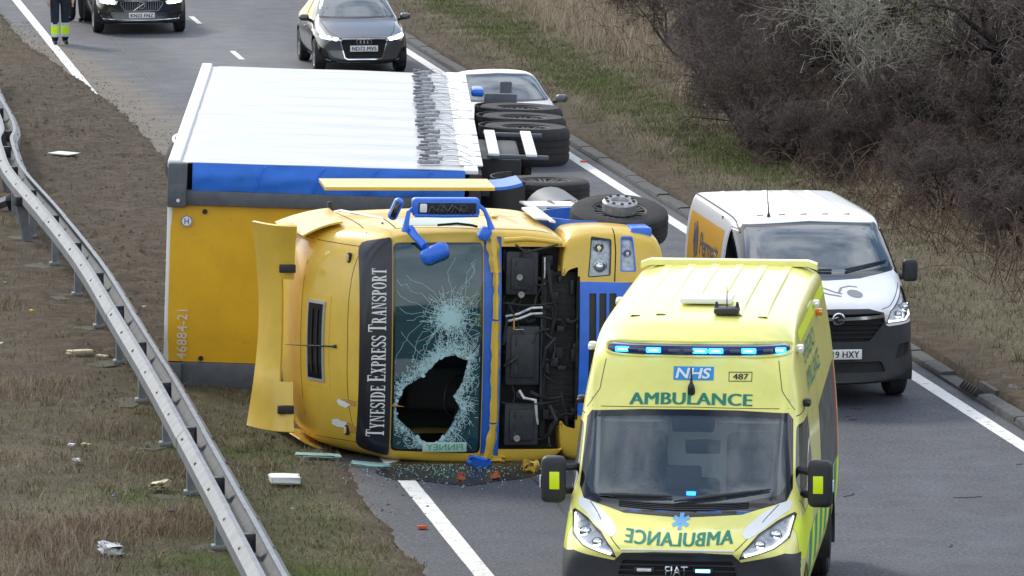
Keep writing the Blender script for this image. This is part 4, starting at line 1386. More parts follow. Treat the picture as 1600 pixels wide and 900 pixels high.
    for s in (1, -1):
        g = obj('side_guard', (lambda b: (box(b, (s * 1.20, 2.62, 0.72), (0.05, 0.07, 0.72), 0.01), b)[1])(B()), M_FRAME, root)
        for z in (1.00, 0.56):
            bm = B(); box(bm, (s * 1.225, 4.0, z), (0.035, 2.85, 0.13), 0.01); obj('guard_rail', bm, M_WHITE, g)
        bm = B(); box(bm, (s * 1.20, 5.3, 0.72), (0.05, 0.07, 0.72), 0.01); obj('guard_post', bm, M_FRAME, g)
        bm = B(); box(bm, (s * 0.95, 4.0, 0.98), (0.40, 2.3, 0.62), 0.03); obj('pallet_box', bm, M_PLASTIC, root)
        bm = B(); box(bm, (s * 0.85, 2.25, 0.72), (0.16, 0.16, 0.85), 0.02); box(bm, (s * 0.85, 2.25, 0.28), (0.30, 0.30, 0.04), 0.01); obj('landing_leg', bm, M_FRAME, root)
    # rear lamps board and underrun bar, number plate lamp bits that stand up behind the last wheel
    bm = B(); box(bm, (0, L - 0.1, 0.62), (2.4, 0.12, 0.16), 0.02); obj('underrun_bar', bm, M_FRAME, root)
    for s in (1, -1):
        bm = B(); box(bm, (s * 0.55, L - 0.02, 0.92), (0.46, 0.07, 0.16), 0.015); obj('rear_lamp', bm, mat('rear_lamp_red', (0.35, 0.02, 0.02), 0.3), root)
    bm = B(); box(bm, (1.16, 10.3, 0.75), (0.20, 0.10, 0.42), 0.02); obj('spare_carrier', bm, M_FRAME, root)
    bm = B(); box(bm, (1.25, 10.6, 1.05), (0.10, 0.5, 0.16), 0.03); obj('reel_bracket', bm, M_LBLUE, root)
    # torn roof sheet curling out on the far side
    bm = B()
    def flap(u, v):
        a = math.pi * (0.05 + 0.9 * v)
        return (0.25 + 0.62 * u, 6.9 + 0.75 * math.cos(a) * (0.75 + 0.25 * u), HT + 0.02 + 0.26 * math.sin(a) * math.sin(math.pi * (0.2 + 0.6 * u)))
    sheet_panel(root, 'torn_roof_flap', flap, M_RUBBER, 6, 12, 0.015)
    bm = B(); tube(bm, [flap(u, v) for u, v in [(1, t) for t in np.linspace(0, 1, 14)]], 0.02, 6); obj('flap_edge', bm, M_WHITE, root)
    return root
trailer = build_trailer()

def build_tractor():
    root = thing('lorry_tractor', 'yellow and blue lorry cab lying on its side with smashed windscreen and exposed front', 'lorry', (1.62, 58.35, 1.16), (0, R(-89.0), R(8.0)))
    NY = (0, -1, 0)
    def sec(k, top, zb=1.05, es=0.0):
        return [(0, zb), (1.05 * k, zb), (1.20 * k, zb + .06), (1.245 * k, 1.5), (1.25 * k, 2.0), (1.235 * k, 2.55), (1.20 * k, top - .38), (1.05 * k, top - .10), (.62 * k, top - .015), (0, top)]
    st = [(0.0, sec(.925, 3.16)), (0.06, sec(.975, 3.22)), (0.26, sec(1.0, 3.34)), (0.60, sec(1.0, 3.56)), (0.95, sec(1.0, 3.74)), (1.35, sec(1.0, 3.81)), (2.2, sec(1.0, 3.82)), (2.27, sec(.99, 3.80)), (2.30, sec(.96, 3.74))]
    def bend(co):
        f = max(0.0, 1 - co.y / 1.5)
        return Vector((co.x, co.y + f * (0.09 * abs(co.x) ** 2.4 + 0.15 * max(0, co.z - 1.9) + 0.02), co.z))
    body = body_loft(st, 3, bend, sharp=((1, 0.6),))
    tree = bvh(body)
    # windscreen, sun visor board, opening where the front flap was
    wo = rounded([(-1.10, 1.93), (1.10, 1.93), (1.085, 2.85), (-1.085, 2.85)], 0.06)
    pb = carve(body, wo, 'y', NY, 0.2, lambda c: c.y < 1.2)
    pane = carve(pb, inset_poly(wo, 0.022), 'y', NY, -1)
    fr = obj('windscreen', rim(pb, 0.04), M_FRIT, root)
    hole = [(-.30, 2.54), (-.42, 2.72), (-.62, 2.80), (-.74, 2.78), (-.95, 2.55), (-1.02, 2.42), (-.95, 2.34), (-.84, 2.25), (-.62, 2.15), (-.50, 2.22), (-.36, 2.13), (-.12, 2.08), (-.07, 2.22), (-.10, 2.36), (-.20, 2.44)]
    hp = carve(pane, hole, 'y', NY, -1); hp.free()
    # the glass bows inward round the hole
    for v in pane.verts:
        d = math.hypot(v.co.x + .5, v.co.z - 2.45)
        v.co.y += 0.05 * math.exp(-(d / .5) ** 2)
    ptree = bvh(pane)
    obj('pane', pane, M_LGLASS, fr)
    # cracks: star burst, web round the hole
    rg = random.Random(11)
    def on_glass(x, z):
        h = ptree.ray_cast(Vector((x, -2, z)), Vector((0, 1, 0)))
        return None if h[0] is None else h[0] + Vector((0, -0.004, 0))
    def crack(bm, pts, w):
        prev = None
        ps = [on_glass(*p) for p in pts]
        for a, b in zip(ps, ps[1:]):
            if a is None or b is None: continue
            if (a - b).length < 1e-5: continue
            s_ = (b - a).cross(Vector((0, 1, 0))).normalized() * w / 2
            bm.faces.new([bm.verts.new(q) for q in (a - s_, b - s_, b + s_, a + s_)])
    bm = B()
    cx, cz = 0.33, 2.26
    for k in range(46):
        a = rg.uniform(0, 2 * math.pi); r = 0.0; pts = [(cx, cz)]; ln_ = rg.choice([.25, .3, .42, .6, .85])
        while r < ln_:
            r += rg.uniform(.03, .08); a += rg.uniform(-.10, .10); pts.append((cx + r * math.cos(a), cz + r * math.sin(a)))
        crack(bm, pts, 0.0030 if ln_ > .4 else 0.0036)
    for k in range(1500):
        r = abs(rg.gauss(0, .105)); a = rg.uniform(0, 2 * math.pi); x = cx + r * math.cos(a); z = cz + r * math.sin(a); b = rg.uniform(0, math.pi); l = rg.uniform(.015, .05)
        crack(bm, [(x, z), (x + l * math.cos(b), z + l * math.sin(b))], 0.0042)
    tag(obj('impact_cracks', bm, M_SHATTER, fr, smooth=0), kind='stuff')
    bm = B()
    hc = (-.50, 2.45)
    for k in range(2600):
        i = rg.randrange(len(hole)); t = rg.random(); p = hole[i]; q = hole[(i + 1) % len(hole)]
        x = p[0] + (q[0] - p[0]) * t; z = p[1] + (q[1] - p[1]) * t
        dx, dz = x - hc[0], z - hc[1]; l = math.hypot(dx, dz); o = abs(rg.gauss(0, .085)) + 0.002
        x += dx / l * o; z += dz / l * o; b = rg.uniform(0, math.pi); w = rg.uniform(.02, .06)
        crack(bm, [(x, z), (x + w * math.cos(b), z + w * math.sin(b))], rg.choice([.003, .0036, .005]))
    for k in range(70):
        i = rg.randrange(len(hole)); x, z = hole[i]; a = math.atan2(z - hc[1], x - hc[0]) + rg.uniform(-.7, .7); pts = [(x, z)]; r = 0; ln_ = rg.uniform(.12, .6)
        while r < ln_:
            st_ = rg.uniform(.03, .08); r += st_; a += rg.uniform(-.16, .16); x += st_ * math.cos(a); z += st_ * math.sin(a); pts.append((x, z))
        crack(bm, pts, 0.0030)
    for ring_r in (.10, .17, .26):
        for k in range(26):
            a0 = 2 * math.pi * k / 26
            if rg.random() < .55:
                crack(bm, [(cx + ring_r * math.cos(a0 + t) * rg.uniform(.93, 1.07), cz + ring_r * math.sin(a0 + t) * rg.uniform(.93, 1.07)) for t in (0, .12, .24)], .0028)
    tag(obj('hole_cracks', bm, M_SHATTER, fr, smooth=0), kind='stuff')
    # larger crazed flakes hanging round the hole
    for k in range(60):
        i = rg.randrange(len(hole)); t = rg.random(); p = hole[i]; q = hole[(i + 1) % len(hole)]
        x = p[0] + (q[0] - p[0]) * t; z = p[1] + (q[1] - p[1]) * t
        dx, dz = x - hc[0], z - hc[1]; l = math.hypot(dx, dz); o = rg.uniform(0.0, .055); x += dx / l * o; z += dz / l * o
        c = on_glass(x, z)
        if c is None: continue
        bm = B(); m_ = rg.randint(4, 6); rr = rg.uniform(.010, .026)
        bm.faces.new([bm.verts.new(c + Vector((rr * math.cos(2 * math.pi * j / m_) * rg.uniform(.6, 1.2), -0.003 - rg.uniform(0, .006), rr * math.sin(2 * math.pi * j / m_) * rg.uniform(.6, 1.2)))) for j in range(m_)])
        thicken(bm, 0.003); obj('glass_flake', bm, M_SHATTER, fr, smooth=0)
    # name board behind the bottom of the screen
    nb = B(); box(nb, (-1.03, 0.17, 2.30), (0.10, 0.012, 0.46), 0.004); nbo = obj('name_board', nb, mat('board_pale', (0.40, 0.55, 0.52), 0.5), root)
    tb = fit_text('FINNEY', 0.38, 0.062, 1.0, .0)
    for v in tb.verts: v.co = Vector((-1.03 + v.co.y, 0.160, 2.30 + v.co.x))
    obj('board_lettering', tb, M_BATGREEN, nbo, smooth=0)
    vis = rounded([(-1.12, 2.862), (1.12, 2.862), (1.05, 3.175), (-1.05, 3.175)], [0.02, 0.02, 0.09, 0.09])
    vb = carve(body, vis, 'y', NY, 0.12, lambda c: c.y < 1.2)
    vback = vb.copy(); obj('visor_backing', vback, M_LY, root)
    vtree_src = vb.copy(); push(vtree_src, 0.03); vtree = bvh(vtree_src); vtree_src.free()
    push(vb, 0.03); vo = obj('visor_board', rim(vb, 0.035), M_NAVY, root)
    glyphs, tot = serif_line('TYNESIDE EXPRESS TRANSPORT', 1.0, 0.80)
    ln_, hh = 1.76, 0.185
    for g in glyphs:
        bm = B()
        for i, poly in enumerate(g):
            vs = []
            for px, py in poly:
                x = -0.93 + px / tot * ln_; z = 2.925 + py * hh
                h = vtree.ray_cast(Vector((x, -2, z)), Vector((0, 1, 0)))
                y = (h[0].y if h[0] is not None else 0.2) - 0.004 - 0.0004 * (i % 5)
                vs.append(bm.verts.new((x, y, z)))
            f = bm.faces.new(vs)
        bmesh.ops.subdivide_edges(bm, edges=[e for e in bm.edges if e.calc_length() > .05], cuts=4, use_grid_fill=True)
        for i, v in enumerate(bm.verts):
            h = vtree.ray_cast(Vector((v.co.x, -2, v.co.z)), Vector((0, 1, 0)))
            if h[0] is not None: v.co.y = h[0].y - .005
        bmesh.ops.recalc_face_normals(bm, faces=bm.faces[:])
        obj('letter', bm, M_LETTER, vo, smooth=0)
    op = [(-1.06, .9), (1.06, .9), (1.06, 1.74), (-1.06, 1.74)]
    o_ = carve(body, op, 'y', NY, 0.2, lambda c: c.y < 0.9); o_.free()
    bmesh.ops.delete(body, geom=[f for f in body.faces if abs(f.calc_center_median().x) < 1.06 and f.calc_center_median().z < 1.2 and f.calc_center_median().y < .6], context='FACES')
    # blue inner sill under the screen and the torn yellow edge of the missing flap
    sl = carve(body, [(-1.16, 1.74), (1.16, 1.74), (1.16, 1.925), (-1.16, 1.925)], 'y', NY, 0.2, lambda c: c.y < 0.9)
    push(sl, -0.02); obj('front_sill', rim(sl, 0.03), M_LBLUE, root)
    rg = random.Random(3)
    for (x0, x1, w0) in ((-1.22, -.78, .05), (-.76, .30, .045), (.32, .80, .035), (.80, 1.17, .06)):
        bm = B(); n = 12; rows = []
        for k in range(n + 1):
            x = x0 + (x1 - x0) * k / n
            zc = 1.80 + 0.05 * (abs(x) > .8) * (abs(x) - .8) / .4 + 0.008 * nz(x, 1, 5)
            h = tree.ray_cast(Vector((x, -2, zc)), Vector((0, 1, 0)))
            y = (h[0].y if h[0] is not None else 0.25) - 0.05 + 0.025 * nz(x, 4, 4)
            w = w0 * (1 + .6 * nz(x, 7, 9)); 
            rows.append([(x, y + .05, zc - w), (x, y - .02, zc - w * .4), (x, y - .03, zc + w * .3), (x, y + .015, zc + w)])
        sheet(bm, rows); bmesh.ops.recalc_face_normals(bm, faces=bm.faces[:]); thicken(bm, 0.008); obj('torn_trim', bm, M_LY, root)
    # A-pillar cap at the upper corner of the opening, hanging cable
    bm = B(); tube(bm, [(1.13, 0.10, 1.72), (1.15, 0.06, 1.5), (1.13, 0.08, 1.3), (1.10, 0.10, 1.12)], [.03, .028, .022, .03], 8); obj('flap_hinge_edge', bm, M_LY, root)
    bm = B(); tube(bm, [(1.10, 0.0, 1.62), (1.02, -.03, 1.52), (1.06, -.04, 1.35), (1.10, -.02, 1.18)], 0.012, 6); obj('loose_cable', bm, M_PLASTIC, root)
    M_HUBDULL = mat('dull_disc', (.30, .30, .31), .5, metal=.4)
    # what the missing flap lays bare
    bm = B(); box(bm, (0, 0.46, 1.38), (2.2, 0.06, 0.86)); obj('bay_backing', bm, M_RUBBER, root)
    eng = M_DARKMETAL; dk = M_PLASTIC
    M_BAY = mat('bay_plastic', (0.026, 0.029, 0.038), 0.5, var=0.35, vscale=8, dirt=((0.09, 0.08, 0.07), 0.2, 9.0))
    for (x, z, sx, sz, y, d) in ((.78, 1.52, .46, .34, .25, .16), (-.80, 1.50, .44, .36, .26, .16), (-.08, 1.50, .62, .36, .27, .18)):
        bm = B(); box(bm, (x, y, z), (sx, d, sz), 0.025); c = obj('service_panel', bm, M_BAY, root)
        bm = B(); box(bm, (x, y - d / 2 - .012, z), (sx * .74, .03, sz * .70), 0.015); obj('panel_cover', bm, M_BAY, c)
        for k in range(3):
            bm = B(); box(bm, (x - sx * .25 + sx * .25 * k, y - d / 2 - .03, z + sz * .2), (sx * .16, .012, .02), 0.004); obj('panel_rib', bm, M_BAY, c)
    for (x, z) in ((.74, 1.55), (.56, 1.53), (-.94, 1.55)):
        bm = B(); lathe(bm, [(.034, 0), (.034, .02), (.026, .026), (0, .02)], (x, .15, z), (0, -1, 0), 18); obj('lock_disc', bm, M_HUBDULL, root)
    bm = B(); box(bm, (0, 0.40, 1.08), (1.55, 0.10, 0.30), 0.01); rad = obj('radiator', bm, eng, root)
    for k in range(26):
        bm = B(); box(bm, (-.74 + k * .059, .345, 1.08), (.012, .02, .27)); obj('radiator_fin', bm, dk, rad)
    bm = B(); box(bm, (0, 0.36, 1.265), (1.9, 0.10, 0.07), 0.012); obj('cross_member', bm, eng, root)
    bm = B(); box(bm, (0.02, 0.30, 0.905), (1.9, 0.08, 0.05), 0.012); obj('cross_member', bm, eng, root)
    for pts, r, mm in (([(.33, .2, 1.68), (.36, .16, 1.55), (.42, .16, 1.42), (.42, .2, 1.30)], .013, M_REFLECTOR), ([(.28, .2, 1.66), (.31, .15, 1.55), (.36, .15, 1.42), (.36, .2, 1.30)], .013, M_REFLECTOR),
                       ([(-.45, .22, 1.52), (-.52, .16, 1.48), (-.54, .16, 1.36), (-.80, .2, 1.33)], .016, M_REFLECTOR), ([(-.62, .22, 1.36), (-.60, .2, 1.30), (.2, .22, 1.30), (.30, .22, 1.30)], .014, M_BAY),
                       ([(.9, .2, 1.25), (.6, .15, 1.22), (.4, .2, 1.15), (.1, .25, 1.2)], .022, dk), ([(-.6, .2, 1.2), (-.75, .14, 1.14), (-.9, .2, 1.2), (-1.0, .3, 1.3)], .022, dk),
                       ([(.48, .12, 1.72), (.46, .06, 1.5), (.47, .06, 1.3), (.49, .2, 1.1)], .007, dk), ([(-.56, .12, 1.72), (-.58, .06, 1.5), (-.56, .06, 1.3), (-.55, .2, 1.1)], .007, dk),
                       ([(.94, .22, 1.28), (.80, .19, 1.28), (.66, .22, 1.28)], .009, M_REFLECTOR), ([(-.2, .2, 1.28), (0, .16, 1.26), (.1, .2, 1.15)], .018, dk)):
        bm = B(); tube(bm, pts, r, 8); obj('pipe', bm, mm, root)
    bm = B(); box(bm, (.26, .14, 1.60), (.13, .004, .015)); obj('warning_label', bm, mat('label_orange', (.55, .28, .04), .6), root)
    bm = B(); box(bm, (.20, .14, 1.545), (.004, .004, .10)); obj('warning_label', bm, M_PLATE, root)
    for k in range(26):
        pts = [Vector((rg.uniform(-1, 1), .24, rg.uniform(.93, 1.68)))]; a = rg.uniform(0, 6.28)
        for q in range(5):
            a += rg.uniform(-.8, .8); p = pts[-1] + Vector((math.cos(a) * .11, rg.uniform(-.05, .03), math.sin(a) * .07)); p.x = max(-1.02, min(1.02, p.x)); p.z = max(.92, min(1.70, p.z)); p.y = max(.13, min(.34, p.y)); pts.append(p)
        bm = B(); tube(bm, pts, rg.choice([.006, .009, .013, .018]), 6); obj('hose', bm, rg.choice([M_PLASTIC, M_PLASTIC, M_BAY, M_DARKMETAL]), root)
    for k in range(44):
        x = rg.uniform(-1, 1); z = rg.uniform(.92, 1.7); 
        bm = B(); box(bm, (x, .30 + rg.uniform(0, .1), z), (rg.uniform(.04, .16), .12, rg.uniform(.03, .10)), 0.01); obj('bracket', bm, rg.choice([eng, dk, M_BAY]), root)
    # bumper with yellow corners, headlamps and blue slotted grille
    def bsec(k, zt=1.12, zb=.03):
        return [(0, zb), (1.05 * k, zb), (1.20 * k, zb + .08), (1.25 * k, .45), (1.25 * k, .75), (1.22 * k, zt - .1), (1.10 * k, zt), (0, zt)]
    def bbend(co):
        return Vector((co.x, co.y + 0.13 * abs(co.x) ** 3.0 * max(0, 1 - co.y / 1.2) + 0.05 * max(0, co.z - .8) , co.z))
    bb = body_loft([(0.0, bsec(.90)), (0.05, bsec(.96)), (0.25, bsec(1.0)), (.7, bsec(1.0)), (.98, bsec(1.0)), (1.0, bsec(.97))], 3, bbend)
    btree = bvh(bb)
    cen = [(-.70, .92), (-.70, .92), (-.66, .10), (.66, .10), (.70, .92), (.70, 1.2), (-.70, 1.2)]
    top = carve(bb, [(-.70, .92), (.70, .92), (.78, 1.3), (-.78, 1.3)], 'y', NY, 0.05, lambda c: c.y < .5); top.free()
    bmesh.ops.delete(bb, geom=[f for f in bb.faces if abs(f.calc_center_median().x) < .80 and f.calc_center_median().z > .93], context='FACES')
    cb = carve(bb, [(-.69, .46), (.69, .46), (.70, .92), (-.70, .92)], 'y', NY, 0.1, lambda c: c.y < .6)
    for k, z in enumerate((.54, .645, .75)):
        q = carve(cb, rounded([(-.58, z), (.58, z), (.58, z + .075), (-.58, z + .075)], .012, 2), 'y', NY, 0.1)
        push(q, -0.05); obj('grille_slot', q, M_NAVY, root)
    obj('lower_grille', rim(cb, .05), M_LBLUE, root)
    lo = carve(bb, [(-.69, .05), (.69, .05), (.69, .46), (-.69, .46)], 'y', NY, 0.05, lambda c: c.y < .6); push(lo, -.01); obj('bumper_centre', rim(lo, .05), M_LBLUE, root)
    hl = [(.76, .60), (1.13, .585), (1.16, .80), (.74, .84)]
    fog = [(.80, .33), (1.16, .36), (1.16, .49), (.80, .50)]
    for s in (1, -1):
        for pl, nm in ((hl, 'headlamp'), (fog, 'fog_lamp')):
            pl2 = rounded(pl if s == 1 else sym(pl), .02, 2)
            q = carve(bb, pl2, 'y', NY, 0.02, lambda c: c.y < .8)
            lens = q.copy(); push(q, -.05); h = obj(nm, q, M_REFLECTOR, root)
            inn = carve(lens, inset_poly(pl2, .012), 'y', NY, -1)
            obj('bezel', rim(lens, .05), M_PLASTIC if nm == 'headlamp' else M_LBLUE, h); obj('lens', inn, M_LENS, h)
            for k, (dx, dz, r) in enumerate(((-.10, 0, .075), (.09, 0.01, .06)) if nm == 'headlamp' else ((0, 0, .05),)):
                ccx = s * (sum(p[0] for p in pl) / 4 + dx); ccz = sum(p[1] for p in pl) / 4 + dz
                d = drape_line(btree, [(ccx, 0, ccz)], (0, 1, 0), 0)
                if d: bm = B(); lathe(bm, [(r, -.02), (r * .9, -.03), (r * .75, 0), (r * .3, .02), (0, .02)], d[0][0] + Vector((0, .02, 0)), (0, -1, 0), 20); obj('lamp_bowl', bm, M_CHROME, h)
        pts = [(s * x, 0, z) for x, z in ((.70, .56), (1.0, .545), (1.25, .555))]
        seam(root, btree, pts, (0, 1, 0), .012)
    obj('bumper', rim(bb, .03), M_LY, root)
    bm = B(); box(bm, (1.16, .55, .26), (.16, .5, .22), .02); obj('bumper_step', bm, M_LBLUE, root)
    # plate end showing beside the ambulance
    bm = B(); box(bm, (.66, .05, .26), (.10, .02, .11), .004); obj('plate_end', bm, M_PLATE, root)
    # roof: hatch, marker lamps, deflector, side collars, aerial
    M_HF = mat('hatch_frame', (.45, .46, .48), .4, metal=.5)
    def roof_pts(x0, x1, y0, y1, off, n=6):
        return [[(lambda d: d[0][0])(drape_line(tree, [(x0 + (x1 - x0) * i / n, y0 + (y1 - y0) * j / n, 6)], (0, 0, -1), off)) for i in range(n + 1)] for j in range(n + 1)]
    for (x0, x1, y0, y1, off, mm, nm) in ((-.42, .42, .70, .93, .025, M_HF, 'roof_hatch'), (-.39, .39, .72, .905, .032, M_GLASSDARK, 'hatch_glass'), (-.48, .48, .64, .98, .006, M_LY, 'hatch_recess')):
        bm = B(); sheet(bm, roof_pts(x0, x1, y0, y1, off)); bmesh.ops.recalc_face_normals(bm, faces=bm.faces[:]); thicken(bm, .02)
        o = obj(nm, bm, M_FRIT if nm == 'hatch_glass' else mm, root)
    for k in range(2):
        bm = B(); d = [p for p, n in drape_line(tree, [(-.33 + .66 * t, .77 + .07 * k, 6) for t in np.linspace(0, 1, 5)], (0, 0, -1), .042)]; tube(bm, d, .008, 5); obj('hatch_blind', bm, M_PLASTIC, root)
    for s in (1, -1):
        for (x, y) in ((.90, .52),):
            d = drape_line(tree, [(s * x, y, 6)], (0, 0, -1), 0)[0]
            bm = B(); box(bm, d[0] + Vector((0, 0, .012)), (.11, .05, .05), .02, rot=Matrix.Rotation(R(35), 3, 'X')); mo = obj('marker_lamp', bm, M_PLASTIC, root)
            bm = B(); box(bm, d[0] + Vector((0, -.012, .030)), (.075, .03, .03), .012, rot=Matrix.Rotation(R(35), 3, 'X')); obj('lamp_lens', bm, mat('lamp_cream', (.62, .50, .32), .3), mo)
    d = drape_line(tree, [(-.03, .55, 6)], (0, 0, -1), 0)[0][0]
    bm = B(); tube(bm, [d, d + Vector((0, .0, .04)), d + Vector((-.02, .30, .50))], [.022, .010, .003], 8); obj('aerial', bm, M_PLASTIC, root)
    def defl(u, v):
        x = -0.96 + 2.15 * u; c = abs(u - .5) * 2
        zt = 4.12 + 0.10 * c ** 2 + (.03 if u < .5 else 0) * c
        zb = 3.80 + 0.05 * (1 - c) * 0
        z = zb + (zt - zb) * v
        return (x, 1.00 + 0.45 * (z - 3.8) - 0.20 * c ** 3 + .30 * v ** 2.5 - .05 * math.sin(math.pi * v), z)
    bm = B(); g = sheet(bm, [[defl(i / 30, j / 8) for i in range(31)] for j in range(9)])
    ds = [f for f in bm.faces if abs(f.calc_center_median().x - .08) < .55 and f.calc_center_median().z < 3.915]
    bmesh.ops.delete(bm, geom=ds, context='FACES'); bmesh.ops.recalc_face_normals(bm, faces=bm.faces[:]); thicken(bm, .03); bmesh.ops.recalc_face_normals(bm, faces=bm.faces[:])
    df = obj('roof_deflector', bm, M_LY, root)
    for x in (.74, -.74):
        bm = B(); box(bm, (x, .90, 3.88), (.085, .06, .17), .008); obj('deflector_bracket', bm, M_PLASTIC, df)
    for s in (1, -1):
        sheet_panel(root, 'roof_collar', lambda u, v: (s * (1.225 - .05 * v - .10 * v * v), 1.0 + 1.30 * u, 3.30 + (.42 + .16 * u) * v), M_LY, 8, 6, .02)
        if s > 0:
          bm = B(); box(bm, (s * 1.10, 1.25, 3.86), (.14, .28, .20), .01); obj('collar_flap', bm, M_LY, root)
        # side fairing behind the cab
        fz = sheet_panel(root, 'side_fairing', lambda u, v: (s * (1.40 + .03 * u), 2.75 + .62 * u, 1.46 + 1.84 * v), M_LY, 6, 12, .035)
        bm = B(); tube(bm, [(s * 1.16, 2.42, 3.25), (s * 1.16, 2.42, 1.75)], .014, 6); obj('fairing_stay', bm, M_PLASTIC, root)
        bm = B(); box(bm, (s * 1.17, 2.42, 3.28), (.22, .05, .05), .01); obj('fairing_bracket', bm, M_PLASTIC, root)
        sheet_panel(root, 'fairing_tip', lambda u, v: (s * (1.40 + .03 * u + .05 * v * v), 2.78 + .5 * u, 1.46 - .30 * v), M_LBLUE, 4, 5, .035)
    for (x, y, w_, h_, mm) in ((-.62, .50, .10, .05, M_WHITE), (-.60, .42, .22, .035, M_SCRAPE), (-.86, .52, .20, .06, M_SCRAPE), (-.84, .60, .12, .05, M_WHITE), (-.90, .44, .12, .03, M_SCRAPE)):
        bm = B(); n_ = 12; rq = random.Random(int(x * 100 + y * 1000))
        bm.faces.new([bm.verts.new((x + h_ * math.cos(t) * rq.uniform(.5, 1.1), y + w_ * math.sin(t) * rq.uniform(.5, 1.1), 6)) for t in np.linspace(0, 2 * math.pi, n_, endpoint=False)])
        bmesh.ops.triangulate(bm, faces=bm.faces[:]); decal(bm, tree, (0, 0, -1), .003 if mm is M_SCRAPE else .005); bmesh.ops.recalc_face_normals(bm, faces=bm.faces[:]); obj('paint_scrape', bm, mm, root, smooth=0)
    for pts in ([(-1.0, .44, 6), (0, .40, 6), (1.0, .44, 6)], [(-1.02, .44, 6), (-1.04, 1.9, 6)], [(1.02, .44, 6), (1.04, 1.9, 6)], [(-1.0, 1.06, 6), (1.0, 1.06, 6)]):
        seam(root, tree, pts, (0, 0, -1), .007)
    # door: window, shut lines, handle, rail
    dw = rounded([(.42, 1.98), (.60, 2.70), (1.30, 2.74), (1.30, 1.98)], .05)
    for s in (1, -1):
        glazed(body, dw, 'x', (s, 0, 0), None, root, M_GLASSDARK, 'door_window', .03)
        seam(root, tree, [(s * 2, .30, 1.12), (s * 2, .30, 1.95), (s * 2, .52, 2.80), (s * 2, 1.40, 2.84), (s * 2, 1.40, 1.12)], (-s, 0, 0), .012)
        bm = B(); box(bm, (s * 1.262, 1.22, 1.68), (.02, .20, .07), .008); obj('door_handle', bm, M_LY, root)
        seam(root, tree, [(s * 2, .2, 3.05), (s * 2, 2.2, 3.25)], (-s, 0, 0), .01)
    bm = B(); tube(bm, [(1.27, .42, 2.95), (1.30, .6, 2.93), (1.30, 1.35, 3.28), (1.27, 1.5, 3.33)], .013, 8); obj('gutter_rail', bm, M_CHROME, root)
    # mirrors: blue arms; the main head is broken open
    bm = B(); box(bm, (1.47, .16, 2.33), (.19, .15, .70), .035, seg=3); mr = obj('main_mirror', bm, M_LBLUE, root)
    bm = B(); box(bm, (1.455, .085, 2.32), (.125, .03, .60), .01); obj('mirror_recess', bm, M_RUBBER, mr)
    for z in (2.16, 2.38):
        bm = B(); lathe(bm, [(.05, 0), (.05, .03), (.03, .035), (0, .02)], (1.46, .075, z), (0, -1, 0), 16); obj('mirror_motor', bm, M_PLASTIC, mr)
    for k in range(11):
        bm = B(); box(bm, (1.415, .062, 2.06 + .045 * k), (.05, .02, .016), .005); obj('motor_rib', bm, M_PLASTIC, mr)
    bm = B(); box(bm, (1.465, .068, 2.57), (.09, .03, .075), .012); obj('motor_cap', bm, M_WHITE, mr)
    for k in range(3):
        z0 = 2.15 + .12 * k; bm = B(); tube(bm, [(1.50, .07, z0), (1.44, .03, z0 + .05), (1.49, .03, z0 + .10), (1.42, .06, z0 + .13)], .005, 5); obj('wire', bm, M_BUCKLE, mr)
    for pts, r in (([(1.46, .16, 2.66), (1.42, .10, 2.72), (1.33, .06, 2.74), (1.22, .06, 2.76)], [.02, .022, .027, .04]), ([(1.50, .16, 2.0), (1.44, .12, 1.93), (1.34, .08, 1.89), (1.24, .07, 1.86)], [.02, .022, .026, .04]), ([(1.39, .07, 2.66), (1.385, .06, 2.33), (1.39, .07, 2.0)], [.018, .018, .018])):
        bm = B(); tube(bm, pts, r, 8); obj('mirror_arm', bm, M_LBLUE, mr)
    bm = B(); box(bm, (1.44, .22, 2.84), (.24, .13, .10), .045, rot=Matrix.Rotation(R(24), 3, 'Y'), seg=4); obj('wide_angle_mirror', bm, M_LBLUE, root)
    bm = B(); box(bm, (1.44, .15, 2.85), (.17, .02, .06), .009, rot=Matrix.Rotation(R(22), 3, 'Y')); obj('mirror_glass', bm, M_FRIT, root)
    bm = B(); tube(bm, [(1.24, .12, 2.70), (1.18, -.05, 2.66), (1.10, -.16, 2.58)], [.05, .042, .04], 10); fm = obj('front_mirror_arm', bm, M_LBLUE, root)
    bm = B(); box(bm, (1.03, -.20, 2.48), (.17, .15, .31), .07, rot=Matrix.Rotation(R(-25), 3, 'Y'), seg=4); obj('front_mirror', bm, M_LBLUE, fm)
    bm = B(); box(bm, (1.20, .10, 1.93), (.14, .16, .12), .03, rot=Matrix.Rotation(R(30), 3, 'Y')); obj('mirror_foot', bm, M_LBLUE, root)
    bm = B(); tube(bm, [(1.27, .25, 2.40), (1.29, .22, 2.2), (1.275, .2, 2.05), (1.26, .2, 1.99)], .014, 6); obj('loose_cable', bm, M_PLASTIC, root)
    # wheel arch, steps and mudguard of the upper side; front wheels
    for s in (1, -1):
        sheet_panel(root, 'wheel_arch', lambda u, v: (s * (.86 + .40 * v), 1.42 + .70 * math.cos(R(12) + u * R(156)), .52 + .66 * math.sin(R(12) + u * R(156))), M_LBLUE, 14, 3, .02)
        sheet_panel(root, 'arch_skirt', lambda u, v: (s * (1.262 + .01 * v), .70 + 1.55 * u, 1.10 + .02 * v + (.16 * v) * (1 if .15 < u < .85 else .2)), M_WHITE if s == 1 else M_LBLUE, 16, 3, .02)
        sheet_panel(root, 'side_skirt', lambda u, v: (s * (1.27 - .03 * u), 2.15 + .75 * u, .55 + .62 * v), M_WHITE, 8, 6, .02)
        for k in range(2):
            bm = B(); box(bm, (s * 1.15, 2.5, .60 + .26 * k), (.22, .62, .05), .015); obj('cab_step', bm, M_PLASTIC, root)
